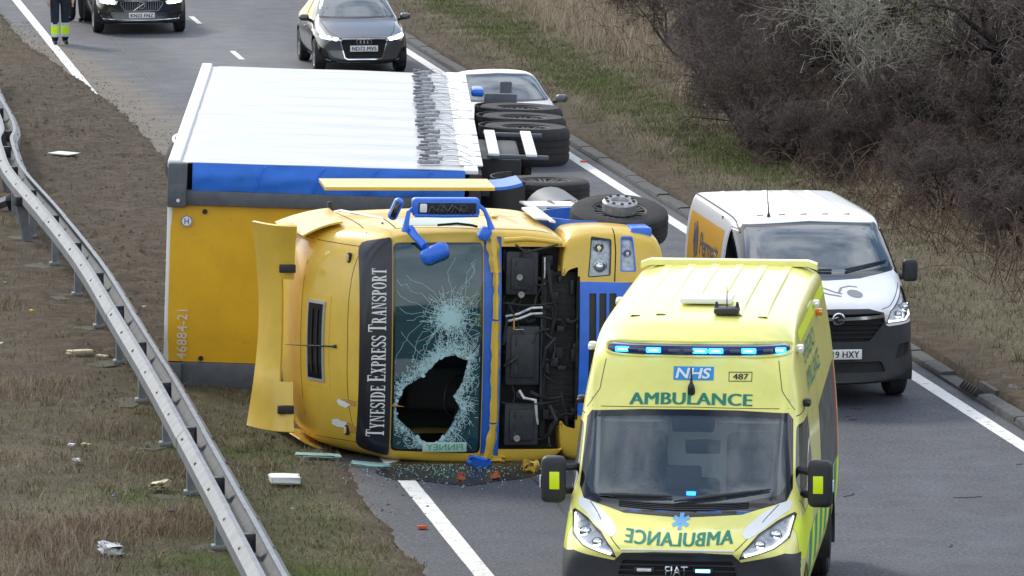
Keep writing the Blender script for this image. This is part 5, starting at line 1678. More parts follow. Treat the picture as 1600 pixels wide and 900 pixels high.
        t = wheel(root, (s * (1.20 if s > 0 else 1.0), 1.16 if s > 0 else 1.42, .36 if s > 0 else .5), .52, .31, s, M_TYRE, M_STEELRIM, 10, .29)
        if s > 0: t.rotation_euler = (0, 0, R(-13))
        bm = B(); lathe(bm, [(.185, .0), (.185, .10), (.165, .12), (.10, .12), (.09, .09), (0, .09)], (s * .13, 0, 0), (s, 0, 0), 28); hb = obj('hub', bm, mat('hub_aluminium', (.36, .36, .37), .45, metal=.7, var=.25, vscale=20), t)
        for k in range(10):
            a = 2 * math.pi * k / 10; bm = B(); cyl(bm, (s * .24, .145 * math.cos(a), .145 * math.sin(a)), (s * .262, .145 * math.cos(a), .145 * math.sin(a)), .018, seg=8); obj('wheel_nut', bm, M_IRON, hb)
        for xo in (1.06, .70):
            wheel(root, (s * xo, 5.5, .51), .51, .30, s, M_TYRE, M_STEELRIM, 10, .29)
        sheet_panel(root, 'mudguard', lambda u, v: (s * (.58 + .66 * v), 5.5 + .66 * math.cos(R(30) + u * R(120)), .51 + .62 * math.sin(R(30) + u * R(120))), M_PLASTIC, 10, 2, .015)
        bm = B(); box(bm, (s * .43, 3.6, .86), (.09, 5.0, .27), .01); obj('chassis_rail', bm, M_DARKMETAL, root)
        bm = B(); cyl(bm, (s * .95, 2.95, .62), (s * .95, 4.30, .62), .30, seg=24); obj('fuel_tank', bm, mat('tank_grey', (.05, .055, .065), .4, metal=.6, var=.2), root)
    bm = B(); cyl(bm, (-1.0, 1.42, .51), (1.0, 1.42, .51), .07, seg=14); obj('front_axle', bm, M_DARKMETAL, root)
    bm = B(); cyl(bm, (-1.0, 5.5, .51), (1.0, 5.5, .51), .11, seg=14); obj('drive_axle', bm, M_DARKMETAL, root)
    bm = B(); box(bm, (0, 1.6, .85), (.7, 1.5, .62), .08); obj('engine', bm, M_DARKMETAL, root)
    bm = B(); lathe(bm, [(.45, 0), (.45, .06), (.1, .08), (0, .06)], (0, 5.1, 1.05), (0, 0, 1), 28); obj('fifth_wheel', bm, M_DARKMETAL, root)
    # cab interior
    bm = B(); box(bm, (0, .62, 1.80), (2.1, .40, .30), .06); obj('dashboard', bm, M_CABIN, root)
    bm = B(); box(bm, (0, 2.1, 2.3), (2.2, .04, 1.9)); obj('rear_trim', bm, M_CABIN, root)
    for x in (-.62, .62): seat(root, (x, 1.5, 1.75), .75, M_CABIN)
    steering(root, (-.62, .95, 2.05), .23, 40)
    bm = B(); box(bm, (.42, .42, 2.12), (.5, .16, .22), .08, rot=Matrix.Rotation(.5, 3, 'Y')); obj('hi_vis_jacket', bm, mat('jacket_green', (.18, .42, .02), .8, var=.4, vscale=12), root)
    rim(body, .02)
    obj('cab_shell', body, M_LY, root, smooth=40)
    return root
tractor = build_tractor()
# ------------------------------------------------------------------ white van
M_VANW = mat('van_white', (0.80, 0.81, 0.83), 0.30, coat=0.5, var=0.03, vscale=2, dirt=((0.45, 0.43, 0.40), 0.08, 3.0))
M_SIGNY = mat('sign_amber', (0.62, 0.33, 0.03), 0.45)
M_SIGNGREY = mat('sign_grey', (0.10, 0.11, 0.14), 0.5)
M_GREYLOGO = mat('logo_grey', (0.22, 0.23, 0.25), 0.5)

def side_decal(tree, root, name, polys, m, s, cy, cz, sc, off=0.006):
    bm = B()
    for i, poly in enumerate(polys):
        bm.faces.new([bm.verts.new((s * 2, cy + s * px * sc, cz + pz * sc)) for px, pz in poly])
    decal(bm, tree, (-s, 0, 0), off)
    bmesh.ops.recalc_face_normals(bm, faces=bm.faces[:])
    return obj(name, bm, m, root, smooth=0)

def ell(cx, cy, rx, ry, n=18, rot=0.0):
    return [(cx + rx * math.cos(t) * math.cos(rot) - ry * math.sin(t) * math.sin(rot), cy + rx * math.cos(t) * math.sin(rot) + ry * math.sin(t) * math.cos(rot)) for t in np.linspace(0, 2 * math.pi, n, endpoint=False)]

def build_van():
    root = thing('panel_van', 'white panel van with amber side sign and grey bumper waiting beside the kerb', 'van', (3.60, 62.2, 0), (0, 0, R(7.6)))
    w = 0.95
    def bs(top=1.93, e=1.80):
        return [(0, .25), (.80, .25), (.90, .36), (w, .70), (w, 1.1), (w - .02, 1.45), (w - .065, e - .06), (w - .135, e + .10), (.64, top - .008), (0, top)]
    st = [
        (0.00, [(0, .27), (.60, .27), (.70, .36), (.74, .56), (.74, .72), (.72, .86), (.66, .95), (.54, 1.01), (.30, 1.03), (0, 1.04)]),
        (0.05, [(0, .24), (.70, .24), (.80, .36), (.84, .60), (.84, .78), (.81, .93), (.74, 1.05), (.58, 1.11), (.32, 1.13), (0, 1.135)]),
        (0.30, [(0, .24), (.76, .24), (.87, .36), (.92, .64), (.92, .85), (.90, 1.03), (.83, 1.17), (.62, 1.215), (.34, 1.23), (0, 1.235)]),
        (0.85, [(0, .25), (.79, .25), (.90, .36), (w, .68), (w, .95), (.94, 1.18), (.87, 1.30), (.66, 1.335), (.35, 1.345), (0, 1.35)]),
        (0.97, [(0, .25), (.80, .25), (.90, .36), (w, .68), (w, .98), (.94, 1.22), (.875, 1.35), (.68, 1.385), (.35, 1.395), (0, 1.40)]),
        (1.35, [(0, .25), (.80, .25), (.90, .36), (w, .70), (w, 1.05), (.935, 1.34), (.865, 1.58), (.70, 1.645), (.40, 1.665), (0, 1.67)]),
        (1.72, [(0, .25), (.80, .25), (.90, .36), (w, .70), (w, 1.1), (.93, 1.43), (.86, 1.74), (.72, 1.835), (.44, 1.86), (0, 1.865)]),
        (1.92, bs(1.905, 1.78)), (2.3, bs(1.925)), (3.4, bs(1.94)), (4.5, bs(1.93)), (4.76, bs(1.92)), (4.8, [(x * .97, z * .985 + .01) for x, z in bs(1.92)])]
    def bend(co):
        f = max(0.0, 1 - co.y / 2.4)
        return Vector((co.x, co.y + f * (0.24 * abs(co.x) ** 2.6), co.z))
    body = body_loft(st, 3, bend, sharp=((7, .3),))
    tree = bvh(body)
    NY = (0, -1, 0)
    outer = [(-.86, 1.50), (-.82, 1.385), (-.4, 1.335), (0, 1.325), (.4, 1.335), (.82, 1.385), (.86, 1.50), (.80, 1.80), (.76, 1.845), (0, 1.875), (-.76, 1.845), (-.80, 1.80)]
    inner = [(-.815, 1.50), (-.78, 1.43), (-.4, 1.39), (0, 1.38), (.4, 1.39), (.78, 1.43), (.815, 1.50), (.765, 1.785), (.73, 1.82), (0, 1.845), (-.73, 1.82), (-.765, 1.785)]
    ws = glazed(body, outer, 'y', NY, None, root, M_GLASSREFL, 'windscreen', inner=inner, where=lambda c: c.y < 2.3)
    for px0, pz0, px1, pz1 in ((0.76, 1.475, 0.26, 1.40), (0.10, 1.40, -0.6, 1.415)):
        d = [p for p, n in drape_line(tree, [(px0 + (px1 - px0) * t, 0, pz0 + (pz1 - pz0) * t) for t in np.linspace(0, 1, 10)], (0, 1, 0), 0.02)]
        bm = B(); tube(bm, d, 0.013, 6); obj('wiper', bm, M_PLASTIC, root)
    # grey bumper wrapping round the front
    bp = [(-1.1, .1), (1.1, .1), (1.1, .90), (.92, .90), (.80, .905), (.585, .885), (.55, .90), (.52, 1.04), (.35, 1.085), (0, 1.09), (-.35, 1.085), (-.52, 1.04), (-.55, .90), (-.585, .885), (-.80, .905), (-.92, .90), (-1.1, .90)]
    pb = carve(body, bp, 'y', NY, 0.10, lambda c: c.y < 1.0)
    gp_ = rounded([(-.53, .93), (-.36, .725), (.36, .725), (.53, .93), (.49, 1.035), (-.49, 1.035)], 0.03)
    gb = carve(pb, gp_, 'y', NY, 0.1)
    lo = carve(pb, rounded([(-.55, .38), (.55, .38), (.50, .50), (-.50, .50)], .03), 'y', NY, 0.1)
    fogs = []
    for s in (1, -1):
        fp = rounded([(s * .66, .52), (s * .83, .54), (s * .83, .70), (s * .70, .68)][::s], .03)
        fogs.append(carve(pb, fp, 'y', NY, 0.05))
    push(pb, 0.005); bo = obj('bumper', rim(pb, .05), M_BUMPER, root)
    push(gb, -.04); gr = obj('grille', gb, M_RUBBER, root)
    for q in fogs + [lo]: push(q, -.03); obj('bumper_recess', q, M_RUBBER, bo)
    for k, z in enumerate((.765, .815, .865, .915)):
        hwz = .36 + (.53 - .36) * (z - .725) / .205
        d = [p for p, n in drape_line(tree, [(x, 0, z) for x in np.linspace(-hwz, hwz, 16)], (0, 1, 0), -.012)]
        bm = B(); sheet(bm, [[p + Vector((0, 0, -.011)), p + Vector((0, -.018, 0)), p + Vector((0, 0, .011))] for p in d]); bmesh.ops.recalc_face_normals(bm, faces=bm.faces[:]); obj('grille_bar', bm, M_PLASTIC, gr)
    d = [p for p, n in drape_line(tree, [(x, 0, .985 + .02 * (abs(x) / .5) ** 2) for x in np.linspace(-.52, .52, 22)], (0, 1, 0), .0)]
    bm = B(); sheet(bm, [[p + Vector((0, .02, -.028)), p + Vector((0, -.016, -.020)), p + Vector((0, -.020, .016)), p + Vector((0, .02, .028))] for p in d]); bmesh.ops.recalc_face_normals(bm, faces=bm.faces[:]); obj('chrome_bar', bm, M_CHROME, gr)
    c = drape_line(tree, [(0, 0, .985)], (0, 1, 0), 0)[0][0]
    bm = B(); lathe(bm, [(.072, 0), (.072, .03), (.062, .04), (.056, .03), (0, .03)], c + Vector((0, -.0, 0)), (0, -1, 0), 24); bd = obj('round_badge', bm, M_CHROME, root)
    bm = B(); lathe(bm, [(.054, .031), (0, .032)], c, (0, -1, 0), 24); obj('badge_field', bm, M_RUBBER, bd)
    bm = B(); tube(bm, [c + Vector((-.045, -.036, .010)), c + Vector((-.01, -.038, .022)), c + Vector((.0, -.038, -.01)), c + Vector((.045, -.036, -.004))], .008, 6); obj('badge_griffin', bm, M_CHROME, bd)
    plate(root, 'NH19 HXY', c + Vector((0, .005 - c.y - .03, .595 - c.z)), M_PLATE, M_BLACKINK)
    hl = [(.545, .915), (.80, .925), (.905, .96), (.905, 1.22), (.86, 1.25), (.76, 1.17), (.60, 1.05)]
    for s in (1, -1):
        pl = hl if s == 1 else sym(hl)
        q = carve(body, pl, 'y', NY, 0.02, lambda c: c.y < 1.1)
        lens = q.copy(); push(q, -.05); h = obj('headlamp', q, M_REFLECTOR, root)
        inn = carve(lens, inset_poly(pl, .012), 'y', NY, -1); obj('bezel', rim(lens, .05), M_PLASTIC, h); obj('lens', inn, M_LENS, h)
        for (cx, cz, r) in ((.80, 1.06, .06), (.70, 1.0, .05)):
            d = drape_line(tree, [(s * cx, 0, cz)], (0, 1, 0), 0)
            if d: bm = B(); lathe(bm, [(r, -.02), (r * .9, -.03), (r * .75, 0), (0, .02)], d[0][0] + Vector((0, .025, 0)), (0, -1, 0), 18); obj('lamp_bowl', bm, M_CHROME, h)
        d = [p for p, n in drape_line(tree, [(s * x, 0, z) for x, z in ((.58, .935), (.68, .94), (.80, .945), (.88, .97), (.89, 1.08))], (0, 1, 0), -.008)]
        bm = B(); tube(bm, d, .012, 6); obj('running_lamp', bm, M_DRL, h)
    sw = rounded([(1.10, 1.34), (1.20, 1.50), (1.55, 1.76), (2.02, 1.78), (2.02, 1.32)], .05)
    for s in (1, -1):
        glazed(body, sw, 'x', (s, 0, 0), None, root, M_GLASSDARK, 'side_window', .025)
        for wy in (.98, 3.9):
            arch = [(wy + .40 * math.cos(t), .34 + .40 * math.sin(t)) for t in np.linspace(-.3, math.pi + .3, 18)]
            carve(body, arch, 'x', (s, 0, 0), .1).free()
            bm = B(); sheet(bm, [[(s * (.55 + .40 * k), wy + .405 * math.cos(t), .34 + .405 * math.sin(t)) for k in (0, 1)] for t in np.linspace(-.3, math.pi + .3, 18)]); obj('wheel_arch', bm, M_PLASTIC, root)
            wheel(root, (s * .82, wy, .335), .335, .21, s, M_TYRE, M_STEELRIM, 8)
        seam(root, tree, [(s * 2, 1.10, .42), (s * 2, 1.10, 1.3)], (-s, 0, 0)); seam(root, tree, [(s * 2, 2.10, .42), (s * 2, 2.12, 1.30), (s * 2, 2.06, 1.80), (s * 2, 1.55, 1.79)], (-s, 0, 0)); seam(root, tree, [(s * 2, 3.25, .42), (s * 2, 3.25, 1.80)], (-s, 0, 0))
        bm = B(); box(bm, (s * .955, 3.0, .62), (.02, 3.0, .10), .008); obj('side_moulding', bm, M_BUMPER, root)
        d = [p for p, n in drape_line(tree, [(s * .80, y, 4) for y in np.linspace(1.75, 4.7, 14)], (0, 0, -1), .002)]
        bm = B(); tube(bm, d, .011, 6); obj('roof_gutter', bm, M_PLASTIC, root)
        bm = B(); box(bm, (s * 1.06, 1.28, 1.36), (.17, .12, .25), .045, seg=4); mo = obj('door_mirror', bm, M_PLASTIC, root)
        bm = B(); tube(bm, [(s * .90, 1.32, 1.28), (s * 1.0, 1.30, 1.29)], .035, 8); obj('mirror_arm', bm, M_PLASTIC, mo)
        seam(root, tree, [(s * .84, 0, 1.27), (s * .60, 0, 1.10), (s * .50, 0, 1.075)], (0, 1, 0), .008)
    for x in (-.5, -.25, 0, .25, .5):
        d = drape_line(tree, [(x, y, 4) for y in np.linspace(2.15, 4.6, 8)], (0, 0, -1), 0)
        bm = B(); sheet(bm, [[p + Vector((-.05, 0, -.003)), p + Vector((-.03, 0, .008)), p + Vector((.03, 0, .008)), p + Vector((.05, 0, -.003))] for p, n in d]); bmesh.ops.recalc_face_normals(bm, faces=bm.faces[:]); obj('roof_rib', bm, M_VANW, root)
    p = drape_line(tree, [(-.42, 2.05, 4)], (0, 0, -1), 0)[0][0]
    bm = B(); tube(bm, [p, p + Vector((0, 0, .05)), p + Vector((0, .12, .34))], [.024, .008, .003], 8); obj('roof_aerial', bm, M_PLASTIC, root)
    # amber sign with its lettering and figure on both sides
    for s in (1, -1):
        q = carve(body, rounded([(2.30, 1.02), (4.55, 1.02), (4.55, 1.72), (2.30, 1.72)], .03, 2), 'x', (s, 0, 0), .2)
        push(q, .002); obj('side_sign', q, M_SIGNY, root)
        tb = fit_text('Permatt', 1.25, .26, .95, .012); Mx = Matrix(((0, 0, s, 0), (s, 0, 0, 0), (0, 1, 0, 0), (0, 0, 0, 1)))
        cy = 3.1 if s == -1 else 3.75
        place(tb, Matrix.Translation((s * 1.3, cy, 1.42)) @ Mx); decal(tb, tree, (-s, 0, 0), .006); obj('sign_lettering', tb, M_SIGNGREY, root, smooth=0)
        tb = fit_text('Ltd', .16, .09, 1, .004); place(tb, Matrix.Translation((s * 1.3, cy + s * .5, 1.20)) @ Mx); decal(tb, tree, (-s, 0, 0), .006); obj('sign_lettering', tb, M_SIGNGREY, root, smooth=0)
        ey = cy - s * .86
        side_decal(tree, root, 'sign_figure', [ell(0, .02, .10, .19, 18, .25)], M_SIGNGREY, s, ey, 1.40, 1.0, .007)
        side_decal(tree, root, 'sign_figure', [[(-.10, .26), (-.05, .28), (-.16, -.02), (-.22, .02)], [(-.27, .22), (-.23, .25), (-.16, -.02), (-.22, -.05)], [(-.22, .02), (-.16, -.02), (-.02, -.25), (-.07, -.26)]], M_SIGNGREY, s, ey, 1.40, .9, .008)
    # swoosh and disc on the bonnet
    bm = B()
    bm.faces.new([bm.verts.new((x, -1, z)) for x, z in ell(.245, 1.222, .085, .030, 20, -.1)])
    decal(bm, tree, (0, 1, 0), .005); bmesh.ops.recalc_face_normals(bm, faces=bm.faces[:]); obj('bonnet_disc', bm, M_GREYLOGO, root, smooth=0)
    for pts in ([(-.20, 1.285), (-.08, 1.27), (.04, 1.235), (.10, 1.225)], [(-.22, 1.27), (-.06, 1.225), (.08, 1.205)], [(.07, 1.235), (.12, 1.27), (.22, 1.282), (.31, 1.272)]):
        seam(root, tree, [(x, 0, z) for x, z in pts], (0, 1, 0), .026, .004, 8, M_GREYLOGO, 'bonnet_swoosh')
    # cab interior with papers on the dash
    bm = B(); box(bm, (0, 1.36, 1.14), (1.6, .55, .26), .06); obj('dashboard', bm, M_CABIN, root)
    bm = B(); box(bm, (0, 2.65, 1.2), (1.7, .04, 1.3)); obj('bulkhead', bm, M_CABIN, root)
    for x in (-.45, .42): seat(root, (x, 2.2, .80), .70)
    steering(root, (-.45, 1.72, 1.20), .19, 25)
    rg = random.Random(4)
    for k in range(5):
        bm = B(); box(bm, (.32 + .09 * k + rg.uniform(-.03, .03), 1.30 + rg.uniform(-.05, .1), 1.30 + .012 * k), (.20, .15, .006), rot=Matrix.Rotation(rg.uniform(-.9, .9), 3, 'Z') @ Matrix.Rotation(rg.uniform(-.2, .5), 3, 'X')); obj('paper', bm, M_PAPER, root)
    rim(body, .02)
    obj('body', body, M_VANW, root, smooth=40)
    return root

def sky_glass():
    return glass_mat('sky_reflecting_glass', (0.34, 0.38, 0.40), 0.16)
M_GLASSREFL = sky_glass()
hazed(M_GLASSREFL, (0.20, 0.30, 0.40), 0.14)
van = build_van()

# ------------------------------------------------------------------ cars
def build_car(name, label, loc, rz, L, w, Ht, nose, hood, cowl_y, top_y, roof_y, m_paint, front, belt=.90, tail=.95, wheel_r=.32, wb=(.80, 3.3), spokes=5, interior=True, m_mirror=None, cat='car', glass=None):
    root = thing(name, label, cat, loc, (0, 0, rz))
    def hs(z, k, zb=.20):
        return [(0, zb), (.78 * w * k, zb), (.92 * w * k, zb + .10), (w * k, min(.45, z - .22)), (w * k, z - .20), (.965 * w * k, z - .10), (.86 * w * k, z - .035), (.66 * w * k, z - .008), (.36 * w * k, z), (0, z + .004)]
    def cs(top, upper, k=1.0, zb=.18):
        return [(0, zb), (.80 * w * k, zb), (.94 * w * k, zb + .10), (w * k, .48), (w * k, belt - .16), (.965 * w * k, belt), (upper[0] * w, upper[1]), (.66 * w, top - .05), (.38 * w, top - .012), (0, top)]
    def ip(a, b, t): return [(p[0] + (q[0] - p[0]) * t, p[1] + (q[1] - p[1]) * t) for p, q in zip(a, b)]
    full = cs(Ht, (.76, Ht - .16))
    cow = cs(hood + .02, (.88, hood - .0)); cow = [cow[0], cow[1], cow[2], cow[3], (w, hood - .22), (.97 * w, hood - .10), (.88 * w, hood - .02), (.68 * w, hood + .012), (.38 * w, hood + .022), (0, hood + .025)]
    st = [(0.0, hs(nose, .80, .26)), (.04, hs(nose + .04, .88, .21)), (.22, hs(nose + .09, .95)), (cowl_y * .6, hs(nose + .09 + (hood - nose - .09) * .62, 1.0)), (cowl_y - .06, hs(hood, 1.0)), (cowl_y + .04, cow),
          (cowl_y + (top_y - cowl_y) * .5, ip(cow, full, .54)), (top_y, ip(cow, full, .965)), (top_y + .22, full), ((top_y + roof_y) / 2, cs(Ht + .005, (.77, Ht - .15))), (roof_y, cs(Ht - .05, (.75, Ht - .20)))]
    if tail == 'hatch':
        st += [(L - .45, cs(Ht - .16, (.74, Ht - .28))), (L - .12, cs(belt + .12, (.80, belt + .06), .96)), (L - .03, cs(belt - .02, (.82, belt - .05), .93, .3)), (L, [(x * .9, z * .92 + .04) for x, z in cs(belt - .05, (.80, belt - .08), .90, .32)])]
    else:
        b2 = belt + .10
        st += [(roof_y + (L - roof_y) * .45, cs(b2 + .12, (.80, b2 + .02))), (L - .45, hs(b2 + .02, .98)), (L - .06, hs(b2 - .02, .93)), (L, [(x * .9, z * .93 + .03) for x, z in hs(b2 - .05, .90, .3)])]
    def bend(co):
        f = max(0.0, 1 - co.y / (top_y + .3))
        return Vector((co.x, co.y + f * .30 * (abs(co.x)) ** 2.5, co.z))
    body = body_loft(st, 3, bend)
    tree = bvh(body)
    NY = (0, -1, 0)
    zt = Ht - .055; zb = hood + .03
    wsp = [(-.86 * w, zb + .05), (-.80 * w, zb + .015), (0, zb - .002), (.80 * w, zb + .015), (.86 * w, zb + .05), (.70 * w, zt - .04), (.64 * w, zt), (0, zt + .022), (-.64 * w, zt), (-.70 * w, zt - .04)]
    glazed(body, wsp, 'y', NY, None, root, glass or M_GLASSREFL, 'windscreen', .028, where=lambda c: cowl_y - .3 < c.y < top_y + .5)
    ry = roof_y if tail == 'hatch' else roof_y - .1
    sw = [(cowl_y + .42, belt + .03), (top_y + .10, Ht - .20), (ry - .25, Ht - .19), (ry + .10, belt + .12), (ry + .05, belt + .06)]
    for s in (1, -1):
        glazed(body, rounded(sw, .05), 'x', (s, 0, 0), None, root, M_GLASSDARK, 'side_window', .018)
        for wy in wb:
            rr = wheel_r + .055
            arch = [(wy + rr * math.cos(t), wheel_r + .01 + rr * math.sin(t)) for t in np.linspace(-.3, math.pi + .3, 18)]
            carve(body, arch, 'x', (s, 0, 0), .08).free()
            bm = B(); sheet(bm, [[(s * (w - .42 + .40 * k), wy + (rr + .004) * math.cos(t), wheel_r + .01 + (rr + .004) * math.sin(t)) for k in (0, 1)] for t in np.linspace(-.3, math.pi + .3, 18)]); obj('wheel_arch', bm, M_PLASTIC, root)
            wheel(root, (s * (w - .115), wy, wheel_r), wheel_r, .21, s, M_TYRE, M_RIM, spokes)
        my = cowl_y + .50
        bm = B(); box(bm, (s * (w + .085), my, belt + .06), (.19, .15, .125), .055, seg=4); mo = obj('door_mirror', bm, m_mirror or m_paint, root)
        bm = B(); tube(bm, [(s * (w - .05), my + .04, belt), (s * (w + .05), my + .02, belt + .03)], .03, 8); obj('mirror_arm', bm, M_PLASTIC, mo)
        mid = (cowl_y + ry) / 2 + .15
        seam(root, tree, [(s * 2, cowl_y + .30, .32), (s * 2, cowl_y + .30, belt - .02)], (-s, 0, 0), .009); seam(root, tree, [(s * 2, mid, .30), (s * 2, mid, belt + .02)], (-s, 0, 0), .009); seam(root, tree, [(s * 2, mid, belt + .02), (s * 2, mid, Ht - .18)], (-s, 0, 0), .05, .004)
        bm = B(); box(bm, (s * (w + .002), mid - .18, belt - .14), (.02, .16, .03), .008); obj('door_handle', bm, m_paint, root)
        seam(root, tree, [(s * .80 * w, 0, hood - .01), (s * .70 * w, 0, nose + .11), (s * .55 * w, 0, nose + .03)], (0, 1, 0), .008)
    front(root, body, tree)
    bm = B(); box(bm, (0, cowl_y + .45, hood - .12), (1.7 * w, .5, .2), .05); obj('dashboard', bm, M_CABIN, root)
    for x in (-.38, .38): seat(root, (x, top_y + .55, .34), .52)
    steering(root, (-.38, cowl_y + .85, .88), .18, 25)
    bm = B(); box(bm, (0, L * .5, .24), (1.7 * w, L * .8, .08)); obj('underbody', bm, M_RUBBER, root)
    rim(body, .015)
    obj('body', body, m_paint, root, smooth=40)
    return root

def lampset(root, body, tree, pl, glow, r=.04, led=None, cutoff=.8):
    for s in (1, -1):
        p2 = pl if s == 1 else sym(pl)
        q = carve(body, p2, 'y', (0, -1, 0), 0.02, lambda c: c.y < cutoff)
        lens = q.copy(); push(q, -.035); h = obj('headlamp', q, M_REFLECTOR, root); obj('lens', rim(lens, .03), M_LENS, h)
        for cx, cz in led or []:
            d = drape_line(tree, [(s * cx, 0, cz)], (0, 1, 0), 0)
            if d: bm = B(); lathe(bm, [(r, -.01), (r * .9, -.004), (0, .004)], d[0][0] + Vector((0, .018, 0)), (0, -1, 0), 14); obj('lit_lamp', bm, glow, h)

def panel(root, body, poly, depth, m, name, thr=.05, cutoff=.8, rr=.02):
    q = carve(body, rounded(poly, rr, 2), 'y', (0, -1, 0), thr, lambda c: c.y < cutoff)
    push(q, depth); return obj(name, q if depth < 0 else rim(q, .02), m, root)

M_AUDI = mat('paint_dark_grey', (0.085, 0.092, 0.105), 0.25, metal=0.5, coat=0.8)
M_VOLVO = mat('paint_black', (0.012, 0.014, 0.022), 0.22, coat=0.9)
M_TT = mat('paint_pearl_white', (0.76, 0.75, 0.72), 0.25, coat=0.7)
M_DARKMIRROR = mat('mirror_grey', (0.10, 0.105, 0.115), 0.35, coat=0.3)

def audi_front(root, body, tree):
    lampset(root, body, tree, [(.43, .615), (.78, .655), (.815, .735), (.60, .715), (.40, .665)], M_LAMPWARM, .035, [(.52, .655), (.64, .675), (.75, .70)])
    g = [(-.44, .60), (-.40, .665), (.40, .665), (.44, .60), (.36, .30), (.30, .27), (-.30, .27), (-.36, .30)]
    q = carve(body, g, 'y', (0, -1, 0), .05, lambda c: c.y < .6); ring = carve(q, inset_poly(g, .02), 'y', (0, -1, 0), -1)
    push(q, .008); f = obj('grille_frame', rim(q, .03), M_CHROME, root); push(ring, -.03); gr = obj('grille', ring, M_RUBBER, root)
    for z in np.linspace(.31, .63, 9):
        d = [p for p, n in drape_line(tree, [(x, 0, z) for x in np.linspace(-.36, .36, 10)], (0, 1, 0), -.015)]
        bm = B(); tube(bm, d, .006, 4); obj('grille_bar', bm, M_PLASTIC, gr)
    c = drape_line(tree, [(0, 0, .60)], (0, 1, 0), 0)[0][0]
    for k in range(4):
        bm = B(); o = c + Vector((-.0975 + .065 * k, -.022 - .002 * (k % 2), .005)); tube(bm, [o + Vector((.042 * math.cos(t), 0, .042 * math.sin(t))) for t in np.linspace(0, 2 * math.pi, 21)], .0065, 6, cap=False); obj('badge_ring', bm, M_CHROME, root)
    plate(root, 'ND72 MVS', c + Vector((0, -.02, -.118)), M_PLATE, M_BLACKINK)
    for s in (1, -1):
        p = [(s * .60, .24), (s * .80, .30), (s * .80, .50), (s * .70, .46)][::s]
        panel(root, body, p, -.03, M_RUBBER, 'side_intake')
    panel(root, body, [(-.55, .195), (.55, .195), (.50, .245), (-.50, .245)], -.02, M_RUBBER, 'lower_intake')
    bm = B(); tube(bm, [p for p, n in drape_line(tree, [(x, 0, .205 + .03 * (abs(x) / .8) ** 2) for x in np.linspace(-.8, .8, 20)], (0, 1, 0), .012)], .015, 6); obj('splitter', bm, M_BUMPER, root)

car_a = build_car('hatchback_car', 'dark grey hatchback with headlights on stopped behind the overturned trailer', (-2.74, 105.2, 0), R(8.3), 4.03, .87, 1.41, .66, .93, 1.02, 1.78, 3.3, M_AUDI, audi_front, belt=.90, tail='hatch', wheel_r=.31, wb=(.80, 3.36), spokes=5, m_mirror=M_AUDI)

def volvo_front(root, body, tree):
    lampset(root, body, tree, [(.50, .615), (.86, .64), (.90, .74), (.72, .72), (.48, .685)], M_LAMPWARM, .045, [(.58, .655), (.68, .668), (.78, .685)])
    g = [(-.42, .60), (-.44, .665), (-.36, .695), (.36, .695), (.44, .665), (.42, .60), (.34, .475), (-.34, .475)]
    q = carve(body, g, 'y', (0, -1, 0), .05, lambda c: c.y < .6); ring = carve(q, inset_poly(g, .018), 'y', (0, -1, 0), -1)
    push(q, .010); obj('grille_frame', rim(q, .03), M_CHROME, root); push(ring, -.03); gr = obj('grille', ring, M_RUBBER, root)
    for x in np.linspace(-.37, .37, 17):
        d = [p for p, n in drape_line(tree, [(x, 0, z) for z in np.linspace(.50 if abs(x) < .33 else .56, .675, 5)], (0, 1, 0), -.010)]
        bm = B(); tube(bm, d, .007, 4); obj('grille_bar', bm, M_CHROME, gr)
    c = drape_line(tree, [(0, 0, .60)], (0, 1, 0), 0)[0][0]
    bm = B(); tube(bm, [c + Vector((.062 * math.cos(t), -.02, .062 * math.sin(t))) for t in np.linspace(0, 2 * math.pi, 25)], .010, 6, cap=False); bd = obj('badge_ring', bm, M_CHROME, root)
    bm = B(); lathe(bm, [(.05, .012), (0, .014)], c, (0, -1, 0), 18); obj('badge_field', bm, M_PLASTIC, bd)
    bm = B(); tube(bm, [c + Vector((-.17, -.012, -.115)), c + Vector((.15, -.012, .10))], .008, 6); obj('badge_bar', bm, M_CHROME, bd)
    plate(root, 'KN22 FNZ', c + Vector((0, -.02, -.205)), M_PLATE, M_BLACKINK)
    bm = B(); tube(bm, [p for p, n in drape_line(tree, [(x, 0, .295 + .03 * (abs(x) / .8) ** 2) for x in np.linspace(-.84, .84, 20)], (0, 1, 0), .004)], .010, 6); obj('bumper_strip', bm, M_CHROME, root)
    for s in (1, -1):
        panel(root, body, [(s * .60, .36), (s * .84, .40), (s * .84, .46), (s * .62, .43)][::s], -.02, M_RUBBER, 'side_intake')
    panel(root, body, [(-.55, .225), (.55, .225), (.50, .275), (-.50, .275)], -.02, M_RUBBER, 'lower_intake')

car_v = build_car('estate_car', 'black estate car with tall chrome grille standing behind the people on the far road', (-7.46, 114.5, 0), R(8.3), 4.93, .94, 1.47, .70, 1.0, 1.35, 2.15, 4.3, M_VOLVO, volvo_front, belt=.95, tail='hatch', wheel_r=.345, wb=(.88, 3.82), spokes=5)

